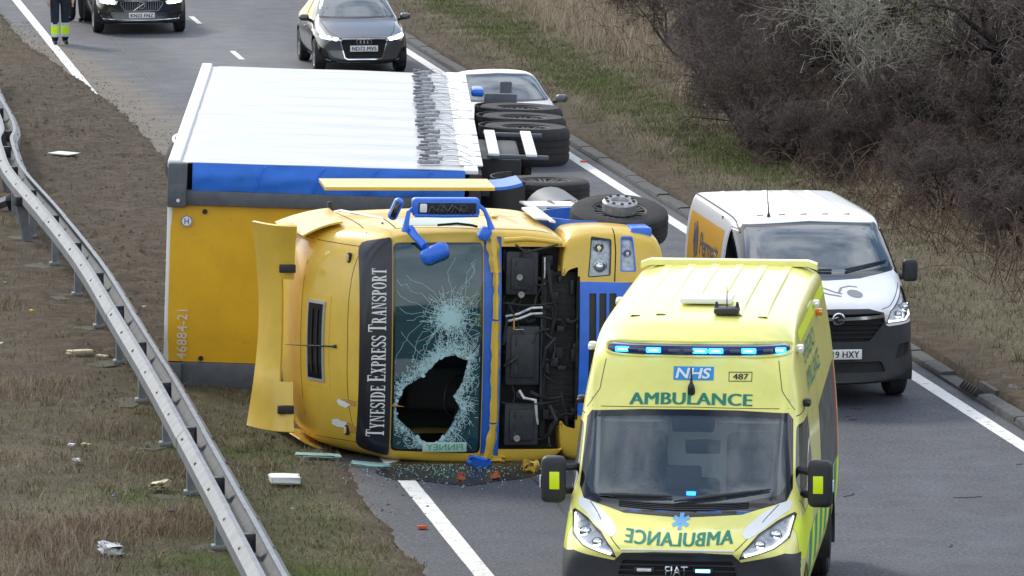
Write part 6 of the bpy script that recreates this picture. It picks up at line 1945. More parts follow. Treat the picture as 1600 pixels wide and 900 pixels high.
def tt_front(root, body, tree):
    lampset(root, body, tree, [(.48, .58), (.80, .60), (.84, .68), (.64, .67), (.46, .63)], M_REFLECTOR, .04, [(.60, .62), (.74, .63)])
    g = [(-.46, .58), (-.42, .63), (.42, .63), (.46, .58), (.38, .28), (-.38, .28)]
    panel(root, body, g, -.03, M_RUBBER, 'grille')
    c = drape_line(tree, [(0, 0, .45)], (0, 1, 0), 0)[0][0]
    plate(root, '', c + Vector((0, -.02, -.03)), M_PLATE, M_BLACKINK)
car_t = build_car('coupe_car', 'white coupe with grey mirrors boxed in beside the lorry trailer wheels', (.06, 88.2, 0), R(8.3), 4.18, .90, 1.34, .64, .88, 1.22, 2.05, 3.0, M_TT, tt_front, belt=.86, tail='coupe', wheel_r=.32, wb=(.85, 3.35), spokes=5, m_mirror=M_DARKMIRROR)
# ------------------------------------------------------------------ crash barrier of the central reserve
M_GALV = mat('galvanised_steel', (0.185, 0.20, 0.225), 0.55, metal=0.35, var=0.18, vscale=5, dirt=((0.16, 0.14, 0.11), 0.18, 6.0))
M_GALVD = mat('galvanised_post', (0.20, 0.215, 0.24), 0.55, metal=0.45, var=0.22, vscale=6, dirt=((0.10, 0.085, 0.065), 0.3, 6.0))
BAR = [(-9.6, 103.0), (-9.15, 97.5), (-8.62, 93.6), (-8.30, 91.2), (-7.95, 88.9), (-7.72, 86.9), (-7.62, 85.2), (-7.36, 82.8), (-6.98, 79.9), (-6.05, 74.6), (-5.12, 69.0), (-4.30, 63.4), (-3.60, 58.6), (-3.02, 54.4), (-2.46, 50.3), (-1.47, 43.0), (0.0, 32.5)]
M_FOOT = mat('mossy_concrete', (.085, .086, .064), .95, var=.35, vscale=9, dirt=((.055, .050, .030), .8, 5.0), bump=.5)
M_SPACER = mat('spacer_dark_steel', (.07, .075, .085), .6, metal=.3, var=.2)
def bar_path(step=0.4):
    P = [Vector((x, y, 0)) for x, y in BAR]
    out = []
    for i in range(len(P) - 1):
        p0 = P[max(0, i - 1)]; p1 = P[i]; p2 = P[i + 1]; p3 = P[min(len(P) - 1, i + 2)]
        n = max(2, int((p2 - p1).length / step))
        for k in range(n):
            t = k / n
            out.append(0.5 * ((2 * p1) + (p2 - p0) * t + (2 * p0 - 5 * p1 + 4 * p2 - p3) * t * t + (3 * p1 - p0 - 3 * p2 + p3) * t ** 3))
    out.append(P[-1])
    return out
BP = bar_path()
def build_barrier():
    root = thing('crash_barrier', 'galvanised steel double-beam crash barrier buckled at its far end beside the verge', 'barrier', (-3.69, 58.7, 0))
    inv = Vector((3.69, -58.7, 0))
    def z_of(p):
        return 0.03 - 0.10 * math.exp(-((p.y - 87.5) / 3.0) ** 2)
    prof = [(0.0, -.135), (.045, -.135), (.115, -.055), (.115, .055), (.045, .135), (0.0, .135), (0, .12), (.037, .122), (.100, .045), (.100, -.045), (.037, -.122), (0, -.12)]
    seg_len = 3.2
    # lengths along the path
    acc = [0.0]
    for a, b in zip(BP, BP[1:]): acc.append(acc[-1] + (b - a).length)
    def at(s):
        s = min(max(s, 0), acc[-1] - 1e-4)
        i = max(k for k in range(len(acc)) if acc[k] <= s)
        i = min(i, len(BP) - 2)
        t = (s - acc[i]) / (acc[i + 1] - acc[i])
        p = BP[i].lerp(BP[i + 1], t); d = (BP[i + 1] - BP[i]).normalized()
        return p, d
    s_post = min(np.arange(0, acc[-1], .02), key=lambda s: (at(s)[0] - Vector((-3.69, 58.72, 0))).length)
    s0 = s_post - seg_len * int(s_post / seg_len)
    k = 0
    posts = list(np.arange(s0, acc[-1], seg_len))
    for side in (-1, 1):
        s = s0 - seg_len + 0.55
        while s < acc[-1] - .2:
            e = min(s + 4.8, acc[-1]); a0 = max(0, s)
            if e - a0 > .3:
                bm = B(); rows = []
                n = 14
                for q in range(n + 1):
                    p, d = at(a0 + (e - a0) * q / n)
                    nn = Vector((d.y, -d.x, 0)) * -1            # towards +x side
                    nn = nn if nn.x > 0 else -nn
                    zc = 0.66 + z_of(p); lift = 0.004 * (1 if int(s / 4.8) % 2 else 0)
                    roll = side * 0.0
                    rows.append([inv + p + nn * side * (.062 + u + lift) + Vector((0, 0, zc + w_)) for u, w_ in prof + prof[:1]])
                sheet(bm, rows); bmesh.ops.remove_doubles(bm, verts=bm.verts[:], dist=1e-4); bmesh.ops.recalc_face_normals(bm, faces=bm.faces[:])
                bo = obj('beam', bm, M_GALV, root, smooth=25)
                # slot bolts at the joints and along the beam
                for q in np.arange(a0 + .3, e - .1, 1.55):
                    for dz in (-.062, .062):
                        for ds in (0.0, .055):
                            p, d = at(q + ds); nn = Vector((d.y, -d.x, 0)); nn = nn if nn.x > 0 else -nn
                            c = inv + p + nn * side * (.062 + .085) + Vector((0, 0, .66 + z_of(p) + dz * 1.5))
                            if not (45 < p.y < 100): continue
                            bm = B(); box(bm, (0, 0, 0), (.030, .022, .012), .004); b2 = obj('slot_bolt', bm, M_IRON, bo, loc=c, rot=(0, side * R(42 if dz > 0 else 138), math.atan2(nn.y, nn.x)))
            s += 4.8
    for j, s in enumerate(posts):
        p, d = at(s)
        if p.y > 101: continue
        buck = 84 < p.y < 93
        ang = math.atan2(d.y, d.x)
        gz = ground_z(*UV(p.x, p.y))
        bm = B(); top = .70 + z_of(p)
        poly = [(-.055, -.03), (-.055, .05), (-.045, .05), (-.045, -.02), (.045, -.02), (.045, .05), (.055, .05), (.055, -.03)]
        prism(bm, poly, lambda a, b, t: Vector((a * math.cos(ang) - b * math.sin(ang), a * math.sin(ang) + b * math.cos(ang), t)), gz - .25, top)
        po = obj('post', bm, M_GALVD, root, loc=inv + p, rot=(R(14) if buck else rnd.uniform(-.02, .02), R(-8) if buck else rnd.uniform(-.02, .02), 0))
        bm = B(); box(bm, (0, 0, .66 + z_of(p)), (.10, .13, .17), .01, rot=Matrix.Rotation(ang, 3, 'Z')); obj('spacer', bm, M_SPACER, root, loc=inv + p)
        if p.y < 80:
            bm = B(); box(bm, (0, 0, 0), (.13, .13, .05), .012, rot=Matrix.Rotation(ang, 3, 'Z')); obj('post_collar', bm, M_GALVD, po, loc=(0, 0, gz + .03))
            bm = B(); sx = rnd.uniform(.32, .55); poly = [(sx * (math.cos(t)) * rnd.uniform(.35, .55) - .18, .40 * math.sin(t) * rnd.uniform(.6, 1.1)) for t in np.linspace(0, 2 * math.pi, 11, endpoint=False)]
            prism(bm, poly, lambda a, b, t: Vector((a, b, t)), gz - .1, gz + .006); obj('footing', bm, M_FOOT, root, loc=inv + p)
    return root
barrier = build_barrier()

def broken_post(px, rot, h, label):
    x, y = px
    gz = ground_z(*UV(x, y))
    t = thing('broken_barrier_post', label, 'post', (x, y, gz), rot)
    bm = B(); poly = [(-.06, -.03), (-.06, .06), (-.045, .06), (-.045, -.015), (.045, -.015), (.045, .06), (.06, .06), (.06, -.03)]
    prism(bm, poly, lambda a, b, t_: Vector((a, b, t_)), -.15, h); obj('shaft', bm, M_GALVD, t)
    bm = B(); box(bm, (.05, 0, h - .02), (.24, .14, .13), .01, rot=Matrix.Rotation(.3, 3, 'Y')); obj('torn_bracket', bm, M_DARKMETAL, t)
broken_post((-6.62, 77.3), (R(6), R(-14), .4), .58, 'leaning dark steel post snapped off the crash barrier')
broken_post((-7.55, 81.2), (R(60), R(42), .9), .42, 'short bent steel post stub lying flat beside the crash barrier')

# ------------------------------------------------------------------ debris and litter
M_FOAM = mat('white_foam', (.74, .75, .75), .7, var=.1, vscale=20)
M_ORANGE = mat('orange_shard', (.72, .12, .03), .35, coat=.3)
M_CRUMB = mat('glass_crumb', (.35, .55, .52), .2)
M_CREAM = mat('cream_plastic', (.62, .55, .36), .6, var=.15, vscale=9)
M_LITTER = mat('litter_white', (.62, .63, .66), .7, var=.2, vscale=14)

def gz_at(x, y):
    return ground_z(*UV(x, y))
def on_road(x, y):
    u, v = UV(x, y)
    return u > mud_edge(v) + .1

def chunk(name, label, cat, xy, size, m, rz=0, tilt=0.0, crumple=.25, group=None):
    x, y = xy
    z = 0.005 if on_road(x, y) else gz_at(x, y)
    bm = B(); box(bm, (0, 0, size[2] / 2), size, min(size) * .2)
    bmesh.ops.subdivide_edges(bm, edges=bm.edges[:], cuts=1)
    r = random.Random(int(x * 1000 + y * 77))
    for v in bm.verts: v.co += Vector([r.uniform(-1, 1) * size[k] * crumple * .3 for k in range(3)])
    lo = min(v.co.z for v in bm.verts)
    for v in bm.verts: v.co.z -= lo
    o = obj(name, bm, m, None, 60, (x, y, z + (.0 if on_road(x, y) else .03)), (tilt, tilt * .6, rz))
    return tag(o, label, cat, group)

GPX = lambda px, py: _gp(px, py)
def _gp(px, py, z=0.0):
    # point of the ground seen at a place in the picture, for setting out small litter
    p = R(7.055); f = 8888.9
    X = (px - 800) / f; V = (py - 450) / f
    d = Vector((X, math.cos(p) - V * math.sin(p), -math.sin(p) - V * math.cos(p)))
    t = (z - 9.03) / d.z
    return (d.x * t, d.y * t)
chunk('foam_block', 'white rectangular foam block lying on the grass below the lorry windscreen', 'debris', _gp(445, 768), (.30, .22, .07), M_FOAM, .15, .05, .15)
chunk('crushed_cup', 'crumpled white plastic cup on rough grass beside the crash barrier', 'litter', _gp(173, 886), (.17, .15, .07), M_LITTER, .4, .2, .7)
chunk('plastic_strip', 'long thin white plastic strip lying on the churned soil', 'debris', _gp(100, 250), (.42, .30, .02), M_FOAM, -.6, .02, .1)
chunk('trim_stick', 'cream broken trim strip with yellow tip beside a barrier footing', 'debris', _gp(125, 567), (.30, .10, .04), M_CREAM, .55, .05, .2)
chunk('trim_splinter', 'small wooden splinter beside the cream trim strip', 'debris', _gp(160, 572), (.14, .05, .02), M_CREAM, -.5, .05, .2)
for i, (px, py, lab, m, s) in enumerate(((112, 717, 'small white paper scrap among dead grass', M_LITTER, .09), (120, 742, 'crumpled pale wrapper in grass below the paper scrap', M_LITTER, .10), (135, 718, 'torn cardboard scrap by the paper scrap', M_CREAM, .14), (88, 705, 'tiny bluish wrapper in dead grass', mat('wrapper_blue', (.25, .32, .52), .5), .06),
        (178, 797, 'small blue bottle top in the grass beside barrier', mat('top_blue', (.10, .20, .42), .5), .06), (268, 823, 'dark blue wrapper in grass under the barrier', mat('wrapper_navy', (.05, .08, .22), .5), .08), (252, 783, 'flattened tan carton beside a barrier footing', M_CREAM, .24), (3, 555, 'white scrap of paper at the edge of dry grass', M_LITTER, .06), (50, 505, 'yellow plastic fragment in dead grass', mat('fragment_yellow', (.62, .40, .03), .5), .08),
        (225, 496, 'pale chip of plastic on the soil beside trailer', M_LITTER, .06), (457, 812, 'small pale chip of plastic below the foam block', M_LITTER, .04), (8, 456, 'pale flake on the dry grass behind barrier', M_LITTER, .06))):
    s *= .65
    chunk('litter_scrap', lab, 'litter', _gp(px, py), (s, s * .8, s * .35), m, i * .7, .15, .8)
chunk('lens_shard', 'red-orange lamp shard on the asphalt beside the left edge line', 'debris', _gp(660, 827), (.09, .05, .03), M_ORANGE, .1, 0, .2)
chunk('lens_shard', 'red-orange lens shard lying against the right edge line', 'debris', _gp(912, 254), (.10, .05, .03), M_ORANGE, .3, 0, .2)
for px, py in ((720, 752), (774, 750)):
    chunk('lens_shard', 'dull orange lens shard on the road below the cab opening', 'debris', _gp(px, py), (.07, .05, .07), mat('shard_dull', (.42, .12, .06), .4), .2, 0, .6, 'orange shards below the cab')
chunk('trim_fragment', 'jagged yellow bodywork fragment on the road below the cab', 'debris', _gp(826, 739), (.12, .06, .09), M_LY, .5, .3, 1.0)
chunk('trim_fragment', 'curled yellow strip torn off beside the cab corner', 'debris', _gp(768, 722), (.20, .06, .06), M_LY, .1, .2, .8)
chunk('trim_fragment', 'blue and bent bodywork sliver under the cab corner', 'debris', _gp(745, 730), (.22, .05, .09), M_LBLUE, .5, .4, .5)
for px, py, lx, lab in ((497, 727, .40, 'long pale green sliver of windscreen glass on the grass'), (578, 728, .36, 'green sheet of laminated glass hanging at the grass edge')):
    chunk('glass_sliver', lab, 'debris', _gp(px, py), (lx, .12, .02), M_CRUMB, -.25 if px > 550 else .1, .1, .4)
# crumbs of windscreen glass
def scatter(name, label, cat, n, place_fn, size, m, seed, tri=True):
    r = random.Random(seed); bm = B()
    for k in range(n):
        x, y, z = place_fn(r); s = size * r.uniform(.5, 1.5)
        a = r.uniform(0, 6.28)
        vs = [bm.verts.new((x + s * math.cos(a + q), y + s * math.sin(a + q) * 1.0, z + (0 if i < 3 else s * .9))) for i, q in enumerate((0, 2.1, 4.2))]
        tp = bm.verts.new((x + r.uniform(-.3, .3) * s, y + r.uniform(-.3, .3) * s, z + s * r.uniform(.5, 1.1)))
        for i in range(3): bm.faces.new((vs[i], vs[(i + 1) % 3], tp))
    o = obj(name, bm, m, None, 0)
    return tag(o, label, cat, kind='stuff')
def crumbs(r):
    px = r.gauss(690, 75); py = 722 + abs(r.gauss(0, 13)) + 4; x, y = _gp(px, py); return x, y, .004 if on_road(x, y) else gz_at(x, y) + .01
scatter('glass_crumbs', 'crumbs of broken windscreen glass on the road below the cab', 'glass', 800, crumbs, .008, M_CRUMB, 3)
def clods(r):
    v = r.uniform(-30, 34); u = mud_edge(v) + r.gauss(.0, .30) + .05
    if r.random() < .35: u = mud_edge(v) - r.uniform(0, 3)
    p = W(u, v); return p.x, p.y, max(0.0, ground_z(u, v)) - .004
M_CLOD = mat('soil_clod', (.125, .10, .075), .95, var=.3, vscale=9)
scatter('soil_clods', 'clods of churned soil thrown along the road edge', 'soil', 4200, clods, .018, M_CLOD, 9)
def clods2(r):
    v = r.uniform(-26, 22); u = mud_edge(v) - r.uniform(-.3, 2.8); p = W(u, v); return p.x, p.y, ground_z(u, v) - .02
scatter('soil_lumps', 'larger lumps of turned soil on the verge beside the trailer', 'soil', 1800, clods2, .045, M_CLOD, 19)
def twigs():
    r = random.Random(8); bm = B()
    for k in range(26):
        u = r.uniform(.6, 3.3); v = r.uniform(-44, -16); p = W(u, v, .006); a = r.uniform(0, 3.1); l = r.uniform(.03, .16)
        d = Vector((math.cos(a), math.sin(a), 0)) * l; tube(bm, [p - d, p + Vector((d.y, -d.x, 0)) * .25, p + d], .004, 4)
    tag(obj('road_twigs', bm, mat('twig_dark', (.03, .028, .024), .9), None), 'small dark twigs scattered over the empty lane', 'twigs', kind='stuff')
twigs()

# dark sheet painted on the road, mostly for the shade below the cab
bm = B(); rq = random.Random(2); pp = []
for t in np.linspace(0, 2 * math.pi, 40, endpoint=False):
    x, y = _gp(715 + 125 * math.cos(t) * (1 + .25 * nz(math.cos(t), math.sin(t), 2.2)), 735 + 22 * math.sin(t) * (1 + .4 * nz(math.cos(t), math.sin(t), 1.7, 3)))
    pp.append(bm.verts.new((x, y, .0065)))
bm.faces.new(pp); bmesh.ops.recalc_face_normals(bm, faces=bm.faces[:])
obj('cab_shade', bm, mat('shade_on_road', (.018, .019, .022), .38, var=.5, vscale=5), road, smooth=0)

# ------------------------------------------------------------------ people standing on the far road
M_NAVYCLOTH = mat('navy_trousers', (.012, .016, .032), .85, var=.3, vscale=14, bump=.4, bscale=18)
M_BLACKCLOTH = mat('black_clothing', (.010, .010, .012), .85, var=.3, vscale=14)
M_HVCLOTH = mat('hi_vis_cloth', (.62, .95, .01), .7, var=.12, vscale=16)
M_SILVER = mat('silver_tape', (.52, .62, .64), .35)
M_SKIN = mat('skin', (.46, .27, .19), .55)
M_HAIR = mat('hair_dark', (.03, .02, .015), .7)
M_BOOT = mat('black_boots', (.012, .012, .013), .5)

def person(name, label, loc, rz, hi_vis=True, stride=.06, h=1.8):
    root = thing(name, label, 'person', loc, (0, 0, rz))
    k = h / 1.8
    V = []; E = []; Rr = []
    def add(p, r, parent=None):
        V.append(Vector(p) * k); Rr.append((r[0] * k, r[1] * k) if isinstance(r, tuple) else (r * k, r * k)); i = len(V) - 1
        if parent is not None: E.append((parent, i))
        return i
    pel = add((0, 0, .98), (.15, .11)); sp = add((0, 0, 1.16), (.145, .105), pel); ch = add((0, 0, 1.36), (.17, .115), sp); nk = add((0, .005, 1.50), (.065, .062), ch); hd0 = add((0, -.005, 1.58), (.075, .08), nk); hd1 = add((0, -.012, 1.68), (.088, .102), hd0); add((0, -.004, 1.765), (.062, .075), hd1)
    nose = add((0, -.112, 1.655), .018, hd1)
    for s in (1, -1):
        y = stride * s
        hip = add((s * .105, 0, .90), (.108, .11), pel); kn = add((s * .108, y * .5 - .015, .50), (.088, .09), hip); an = add((s * .112, y, .12), (.078, .082), kn); hl = add((s * .112, y + .02, .045), (.042, .045), an); add((s * .125, y - .15, .035), (.044, .034), hl)
        sh = add((s * .19, 0, 1.42), (.072, .07), ch); el = add((s * .255, .02, 1.13), (.048, .05), sh); wr = add((s * .25, -.07, .90), (.030, .033), el); pm = add((s * .248, -.09, .83), (.026, .042), wr)
        for q in range(4):
            f1 = add((s * .247, -.12 + .022 * q, .775), .010, pm); f2 = add((s * (.240 - .003 * q), -.128 + .022 * q, .735), .0085, f1)
        t1 = add((s * .235, -.132, .82), .0105, pm); add((s * .226, -.145, .785), .009, t1)
    me = bpy.data.meshes.new('body'); me.from_pydata(V, E, [])
    o = bpy.data.objects.new('body', me); C.objects.link(o)
    sk = o.modifiers.new('skin', 'SKIN'); o.modifiers.new('sub', 'SUBSURF').levels = 2
    for i, r in enumerate(Rr): me.skin_vertices[0].data[i].radius = r
    me.skin_vertices[0].data[0].use_root = True
    bpy.context.view_layer.update()
    m2 = bpy.data.meshes.new_from_object(o.evaluated_get(bpy.context.evaluated_depsgraph_get()))
    bpy.data.objects.remove(o)
    for m in (M_SKIN, M_NAVYCLOTH if hi_vis else M_BLACKCLOTH, M_HVCLOTH, M_SILVER, M_BOOT): m2.materials.append(m)
    for p in m2.polygons:
        p.use_smooth = True
        z = p.center.z / k; x = abs(p.center.x) / k
        arm = x > .20 and z < 1.45
        if z < .14: i = 4
        elif arm: i = 0 if z < .90 else (2 if hi_vis else 1)
        elif z < .97:
            i = 1
            if hi_vis and .15 < z < .42: i = 3 if (z < .20 or z > .365) else 2
        elif z < 1.50: i = 2 if hi_vis else 1
        else: i = 0
        p.material_index = i
    b = obj('body', m2, None, root)
    bm = B(); bmesh.ops.create_uvsphere(bm, u_segments=16, v_segments=10, radius=.102 * k)
    for v in bm.verts: v.co = Vector((v.co.x * .98, v.co.y * 1.12 + .012, v.co.z + 1.705 * k))
    bmesh.ops.delete(bm, geom=[v for v in bm.verts if v.co.z < 1.66 * k or (v.co.y < -.05 * k and v.co.z < 1.74 * k)], context='VERTS')
    obj('hair', bm, M_HAIR, root)
    return root
px_, py_ = _gp(94, 69)
person('person', 'person in navy trousers with hi-vis yellow ankle bands standing on the road edge', (px_, py_, .0), R(15), True)
px_, py_ = _gp(121, 33)
person('person', 'person in black clothing and boots standing beside the black estate car', (px_, py_, .0), R(-30), False, .03)
# ------------------------------------------------------------------ bare thorn bushes and trees of the bank
def bush_material(name, c0, c1):
    m = bpy.data.materials.new(name); m.use_nodes = True
    nt = m.node_tree; b = nt.nodes['Principled BSDF']; b.inputs['Roughness'].default_value = .85; b.inputs['Specular IOR Level'].default_value = .2
    g = nt.nodes.new('ShaderNodeNewGeometry'); r = nt.nodes.new('ShaderNodeValToRGB')
    r.color_ramp.elements[0].color = (*c0, 1); r.color_ramp.elements[1].color = (*c1, 1)
    nt.links.new(g.outputs['Random Per Island'], r.inputs['Fac']); nt.links.new(r.outputs['Color'], b.inputs['Base Color'])
    return m
M_TWIG = [bush_material('twigs_purple_brown', (.074, .055, .053), (.225, .182, .168)), bush_material('twigs_dark', (.046, .037, .033), (.145, .118, .100)),
          bush_material('twigs_grey', (.16, .15, .125), (.42, .40, .33)), bush_material('twigs_olive', (.09, .095, .045), (.30, .30, .15))]
M_BARK = [mat('bark_dark', (.035, .030, .026), .95, var=.3, vscale=12), mat('bark_dark_grey', (.030, .028, .027), .95, var=.3, vscale=12), mat('bark_pale', (.20, .19, .16), .9, var=.3, vscale=12), mat('bark_olive', (.10, .10, .055), .9, var=.3, vscale=12)]

def tubes_mesh(segs, name):
    """3-sided sticks from (p0, p1, r0, r1) rows"""
    A = np.array([s[0] for s in segs]); Bq = np.array([s[1] for s in segs]); r0 = np.array([s[2] for s in segs]); r1 = np.array([s[3] for s in segs])
    d = Bq - A; d /= np.maximum(np.linalg.norm(d, axis=1, keepdims=True), 1e-6)
    ref = np.where(np.abs(d[:, 2:3]) > .9, np.array([[1., 0, 0]]), np.array([[0, 0, 1.]]))
    u = np.cross(d, ref); u /= np.linalg.norm(u, axis=1, keepdims=True); w = np.cross(d, u)
    n = len(segs); V = np.zeros((n, 6, 3))
    for k in range(3):
        a = 2 * math.pi * k / 3; o = u * math.cos(a) + w * math.sin(a)
        V[:, k] = A + o * r0[:, None]; V[:, 3 + k] = Bq + o * r1[:, None]
    base = np.arange(n)[:, None] * 6
    F = np.concatenate([base + np.array([[k, (k + 1) % 3, 3 + (k + 1) % 3, 3 + k]]) for k in range(3)], axis=1).reshape(-1, 4)
    me = bpy.data.meshes.new(name)
    me.vertices.add(n * 6); me.vertices.foreach_set('co', V.reshape(-1))
    me.loops.add(F.size); me.loops.foreach_set('vertex_index', F.reshape(-1).astype(np.int32))
    me.polygons.add(len(F)); me.polygons.foreach_set('loop_start', np.arange(0, F.size, 4, dtype=np.int32)); me.polygons.foreach_set('loop_total', np.full(len(F), 4, dtype=np.int32))
    me.update(); me.validate()
    return me

def grow(seed, H, stems, spread, lean=(0, 0), twig_n=1.0, droop=0.0, r0=.05):
    rg = random.Random(seed); trunk = []; tw = []
    def branch(p, d, length, r, lvl):
        n = 3 if lvl < 3 else 2
        seglen = length / n
        for k in range(n):
            d = (d + Vector((rg.gauss(0, .16), rg.gauss(0, .16), rg.gauss(0, .12) + (.05 if lvl < 2 else -.03 - droop)))).normalized()
            q = p + d * seglen; rr = max(.0036, r * (1 - .22 * (k + 1) / n * (1.6 if lvl > 2 else 1)))
            if q.z < .06: q.z = .06 + rg.random() * .05
            (trunk if lvl < 2 else tw).append((tuple(p), tuple(q), r, rr))
            p, r = q, rr
            if lvl < 5 and (lvl > 0 or k > 0):
                m = (2 if lvl in (0, 1) else (3 if lvl < 4 else 2))
                for j in range(m):
                    if lvl >= 3 and rg.random() > (.62 if lvl == 3 else .46) * twig_n: continue
                    ax = d.orthogonal().normalized(); ax.rotate(Matrix.Rotation(rg.uniform(0, 6.28), 3, d))
                    ang = rg.uniform(.5, 1.15); nd = (d * math.cos(ang) + ax * math.sin(ang)).normalized()
                    branch(p, nd, length * rg.uniform(.42, .68), max(.0040, r * rg.uniform(.52, .74)), lvl + 1)
    for s in range(stems):
        a = 6.28 * s / stems + rg.uniform(-.4, .4); t = rg.uniform(.15, 1) * spread
        d = Vector((math.cos(a) * t + lean[0], math.sin(a) * t + lean[1], 1)).normalized()
        branch(Vector((math.cos(a) * .12, math.sin(a) * .12, -.1)), d, H * rg.uniform(.45, .68), r0 * rg.uniform(.7, 1.1), 0)
    return tubes_mesh(trunk, 'trunk'), tubes_mesh(tw, 'crown')

KINDS = {
    'a': grow(1, 3.0, 6, .75), 'b': grow(2, 3.2, 5, .70), 'c': grow(3, 2.4, 7, .95, droop=.03),
    'd': grow(4, 4.2, 2, .30, r0=.11), 'e': grow(5, 3.0, 5, .95, twig_n=.62, r0=.045), 'f': grow(6, 2.0, 7, 1.1, droop=.05),
    'g': grow(9, 3.2, 1, .45, lean=(-.5, -.15), r0=.13),
}
for k_, v_ in KINDS.items(): pass

def bush(kind, u, v, sc, mi, label, name='thorn_bush', rz=None, group=None, cat='bush'):
    p = W(u, v, ground_z(u, v) - .05)
    t = thing(name, label, cat, p, (0, 0, rnd.uniform(0, 6.28) if rz is None else rz), group)
    t.scale = (sc, sc, sc * rnd.uniform(.92, 1.08))
    tr, cr = KINDS[kind]
    for me, m, nm in ((tr, M_BARK[mi], 'trunk'), (cr, M_TWIG[mi], 'crown')):
        o = bpy.data.objects.new(nm, me); C.objects.link(o); o.parent = t
        if len(me.materials) == 0: me.materials.append(m)
        o.material_slots[0].link = 'OBJECT'; o.material_slots[0].material = m

rb = random.Random(21)
EDGE = [(-30, 9.2), (-14, 8.5), (-6, 7.9), (-3, 7.2), (0, 6.3), (6, 6.7), (10, 7.1), (16, 7.7), (22, 8.2), (39, 10.2), (80, 15)]
def bush_edge(v):
    for (a, ua), (b, ub) in zip(EDGE, EDGE[1:]):
        if a <= v <= b: return ua + (ub - ua) * (v - a) / (b - a)
    return 10.0
FORM = {'a': 'rounded', 'b': 'upright', 'c': 'spreading', 'd': 'tall slender', 'f': 'low sprawling'}
RANK = ['in the front rank', 'behind the front rank', 'in the mid thicket', 'deep in the thicket', 'at the thicket back']
for rk, (du, sc, stp) in enumerate(((0.0, .62, 2.0), (1.5, .85, 2.2), (3.3, 1.0, 2.6), (5.8, 1.1, 3.2), (9.5, 1.25, 4.2))):
    v = -16.0 if rk else -12.0
    while v < (44 if rk < 2 else 62):
        u = bush_edge(v) + du + rb.uniform(-.5, .5)
        if (-6.6 < v < -2.4 and u < 8.5) or (17.0 < v < 23.5 and u < 9.4):
            v += stp * .6; continue
        mi = 0 if rb.random() < .6 else 1
        kd = rb.choice('abcf' if rk < 2 else 'abcd')
        lab = '%s bare %s thorn bush %s on the bank' % (FORM[kd], ('purple-brown', 'dark brown')[mi], RANK[rk])
        bush(kd, u, v, sc * rb.uniform(.85, 1.15), mi, lab, group=lab)
        v += stp * rb.uniform(.8, 1.25)
bush('d', 8.5, 20.5, 1.0, 1, 'slender dark twin-trunked bare tree rising beside the dry grass', 'bare_tree', .3, cat='tree')
bush('d', 9.9, 15.0, 1.05, 1, 'dark single bare tree standing behind the thorn bushes', 'bare_tree', 2.1, cat='tree')
bush('e', 8.9, 3.6, 1.3, 3, 'olive-green mossy bare bush with long arching branches', 'arching_bush', 1.0)
bush('e', 7.8, -.6, 1.05, 2, 'pale grey bare bush with straggling branches overhanging the verge', 'straggling_bush', 2.2)
bush('e', 10.0, 6.0, 1.5, 3, 'tall mossy bare bush with yellowish branches behind the grey one', 'arching_bush', 4.0)
bush('g', 8.1, -4.4, 1.25, 1, 'leaning dark bare tree with curved trunk above the bank', 'leaning_tree', R(10), cat='tree')
for k, (u, v, sc) in enumerate(((7.0, -11.5, .50), (7.3, -9.0, .55), (6.9, -6.9, .50), (6.6, -1.6, .52), (7.4, -3.0, .40), (6.2, 1.5, .50))):
    bush('f' if k % 2 else 'c', u, v, sc, k % 2, 'low brambly bare scrub at the foot of the bank behind the white van', 'low_scrub', group='low scrub behind the van')
bush('b', 9.2, -5.5, 1.05, 0, 'purple-brown thorn bush spreading above the white van', rz=1.0)
bush('a', 10.2, -9.5, 1.15, 0, 'dense purple thorn bush nearest the drain inlet', rz=2.0)

# ------------------------------------------------------------------ grasses
def blades(name, label, pts, hts, wid, m, seed, lean=.35, kind='stuff'):
    """many bent blades as one mesh; pts (n,3), hts (n,)"""
    rg = np.random.default_rng(seed); n = len(pts)
    a = rg.uniform(0, 2 * np.pi, n); b = rg.uniform(0, 2 * np.pi, n)
    side = np.stack([np.cos(a), np.sin(a), np.zeros(n)], 1); ld = np.stack([np.cos(b), np.sin(b), np.zeros(n)], 1)
    l = (rg.uniform(.1, 1.0, n) * lean)[:, None] * hts[:, None]
    w = (wid * rg.uniform(.6, 1.4, n))[:, None]
    up = np.array([[0, 0, 1.]])
    V = np.zeros((n, 5, 3))
    V[:, 0] = pts - side * w / 2; V[:, 1] = pts + side * w / 2
    midp = pts + up * hts[:, None] * .55 + ld * l * .35
    V[:, 2] = midp + side * w * .38; V[:, 3] = midp - side * w * .38
    V[:, 4] = pts + up * hts[:, None] * (1 - .25 * lean) + ld * l
    base = np.arange(n) * 5
    tri = np.stack([base, base + 1, base + 2, base, base + 2, base + 3, base + 3, base + 2, base + 4], 1).reshape(-1, 3)
    me = bpy.data.meshes.new(name)
    me.vertices.add(n * 5); me.vertices.foreach_set('co', V.reshape(-1))
    me.loops.add(tri.size); me.loops.foreach_set('vertex_index', tri.reshape(-1).astype(np.int32))
    me.polygons.add(len(tri)); me.polygons.foreach_set('loop_start', np.arange(0, tri.size, 3, dtype=np.int32)); me.polygons.foreach_set('loop_total', np.full(len(tri), 3, dtype=np.int32))
    me.update(); me.validate(); me.materials.append(m)
    o = obj(name, me, None)
    return tag(o, label, 'grass', kind='stuff')

M_STRAW = bush_material('straw', (.30, .245, .175), (.64, .55, .42))
M_TURF = bush_material('dead_turf', (.11, .092, .060), (.335, .285, .19))
M_GREENTURF = bush_material('green_turf', (.068, .098, .026), (.185, .240, .070))
M_REDSTRAW = bush_material('tawny_straw', (.15, .105, .075), (.38, .29, .21))

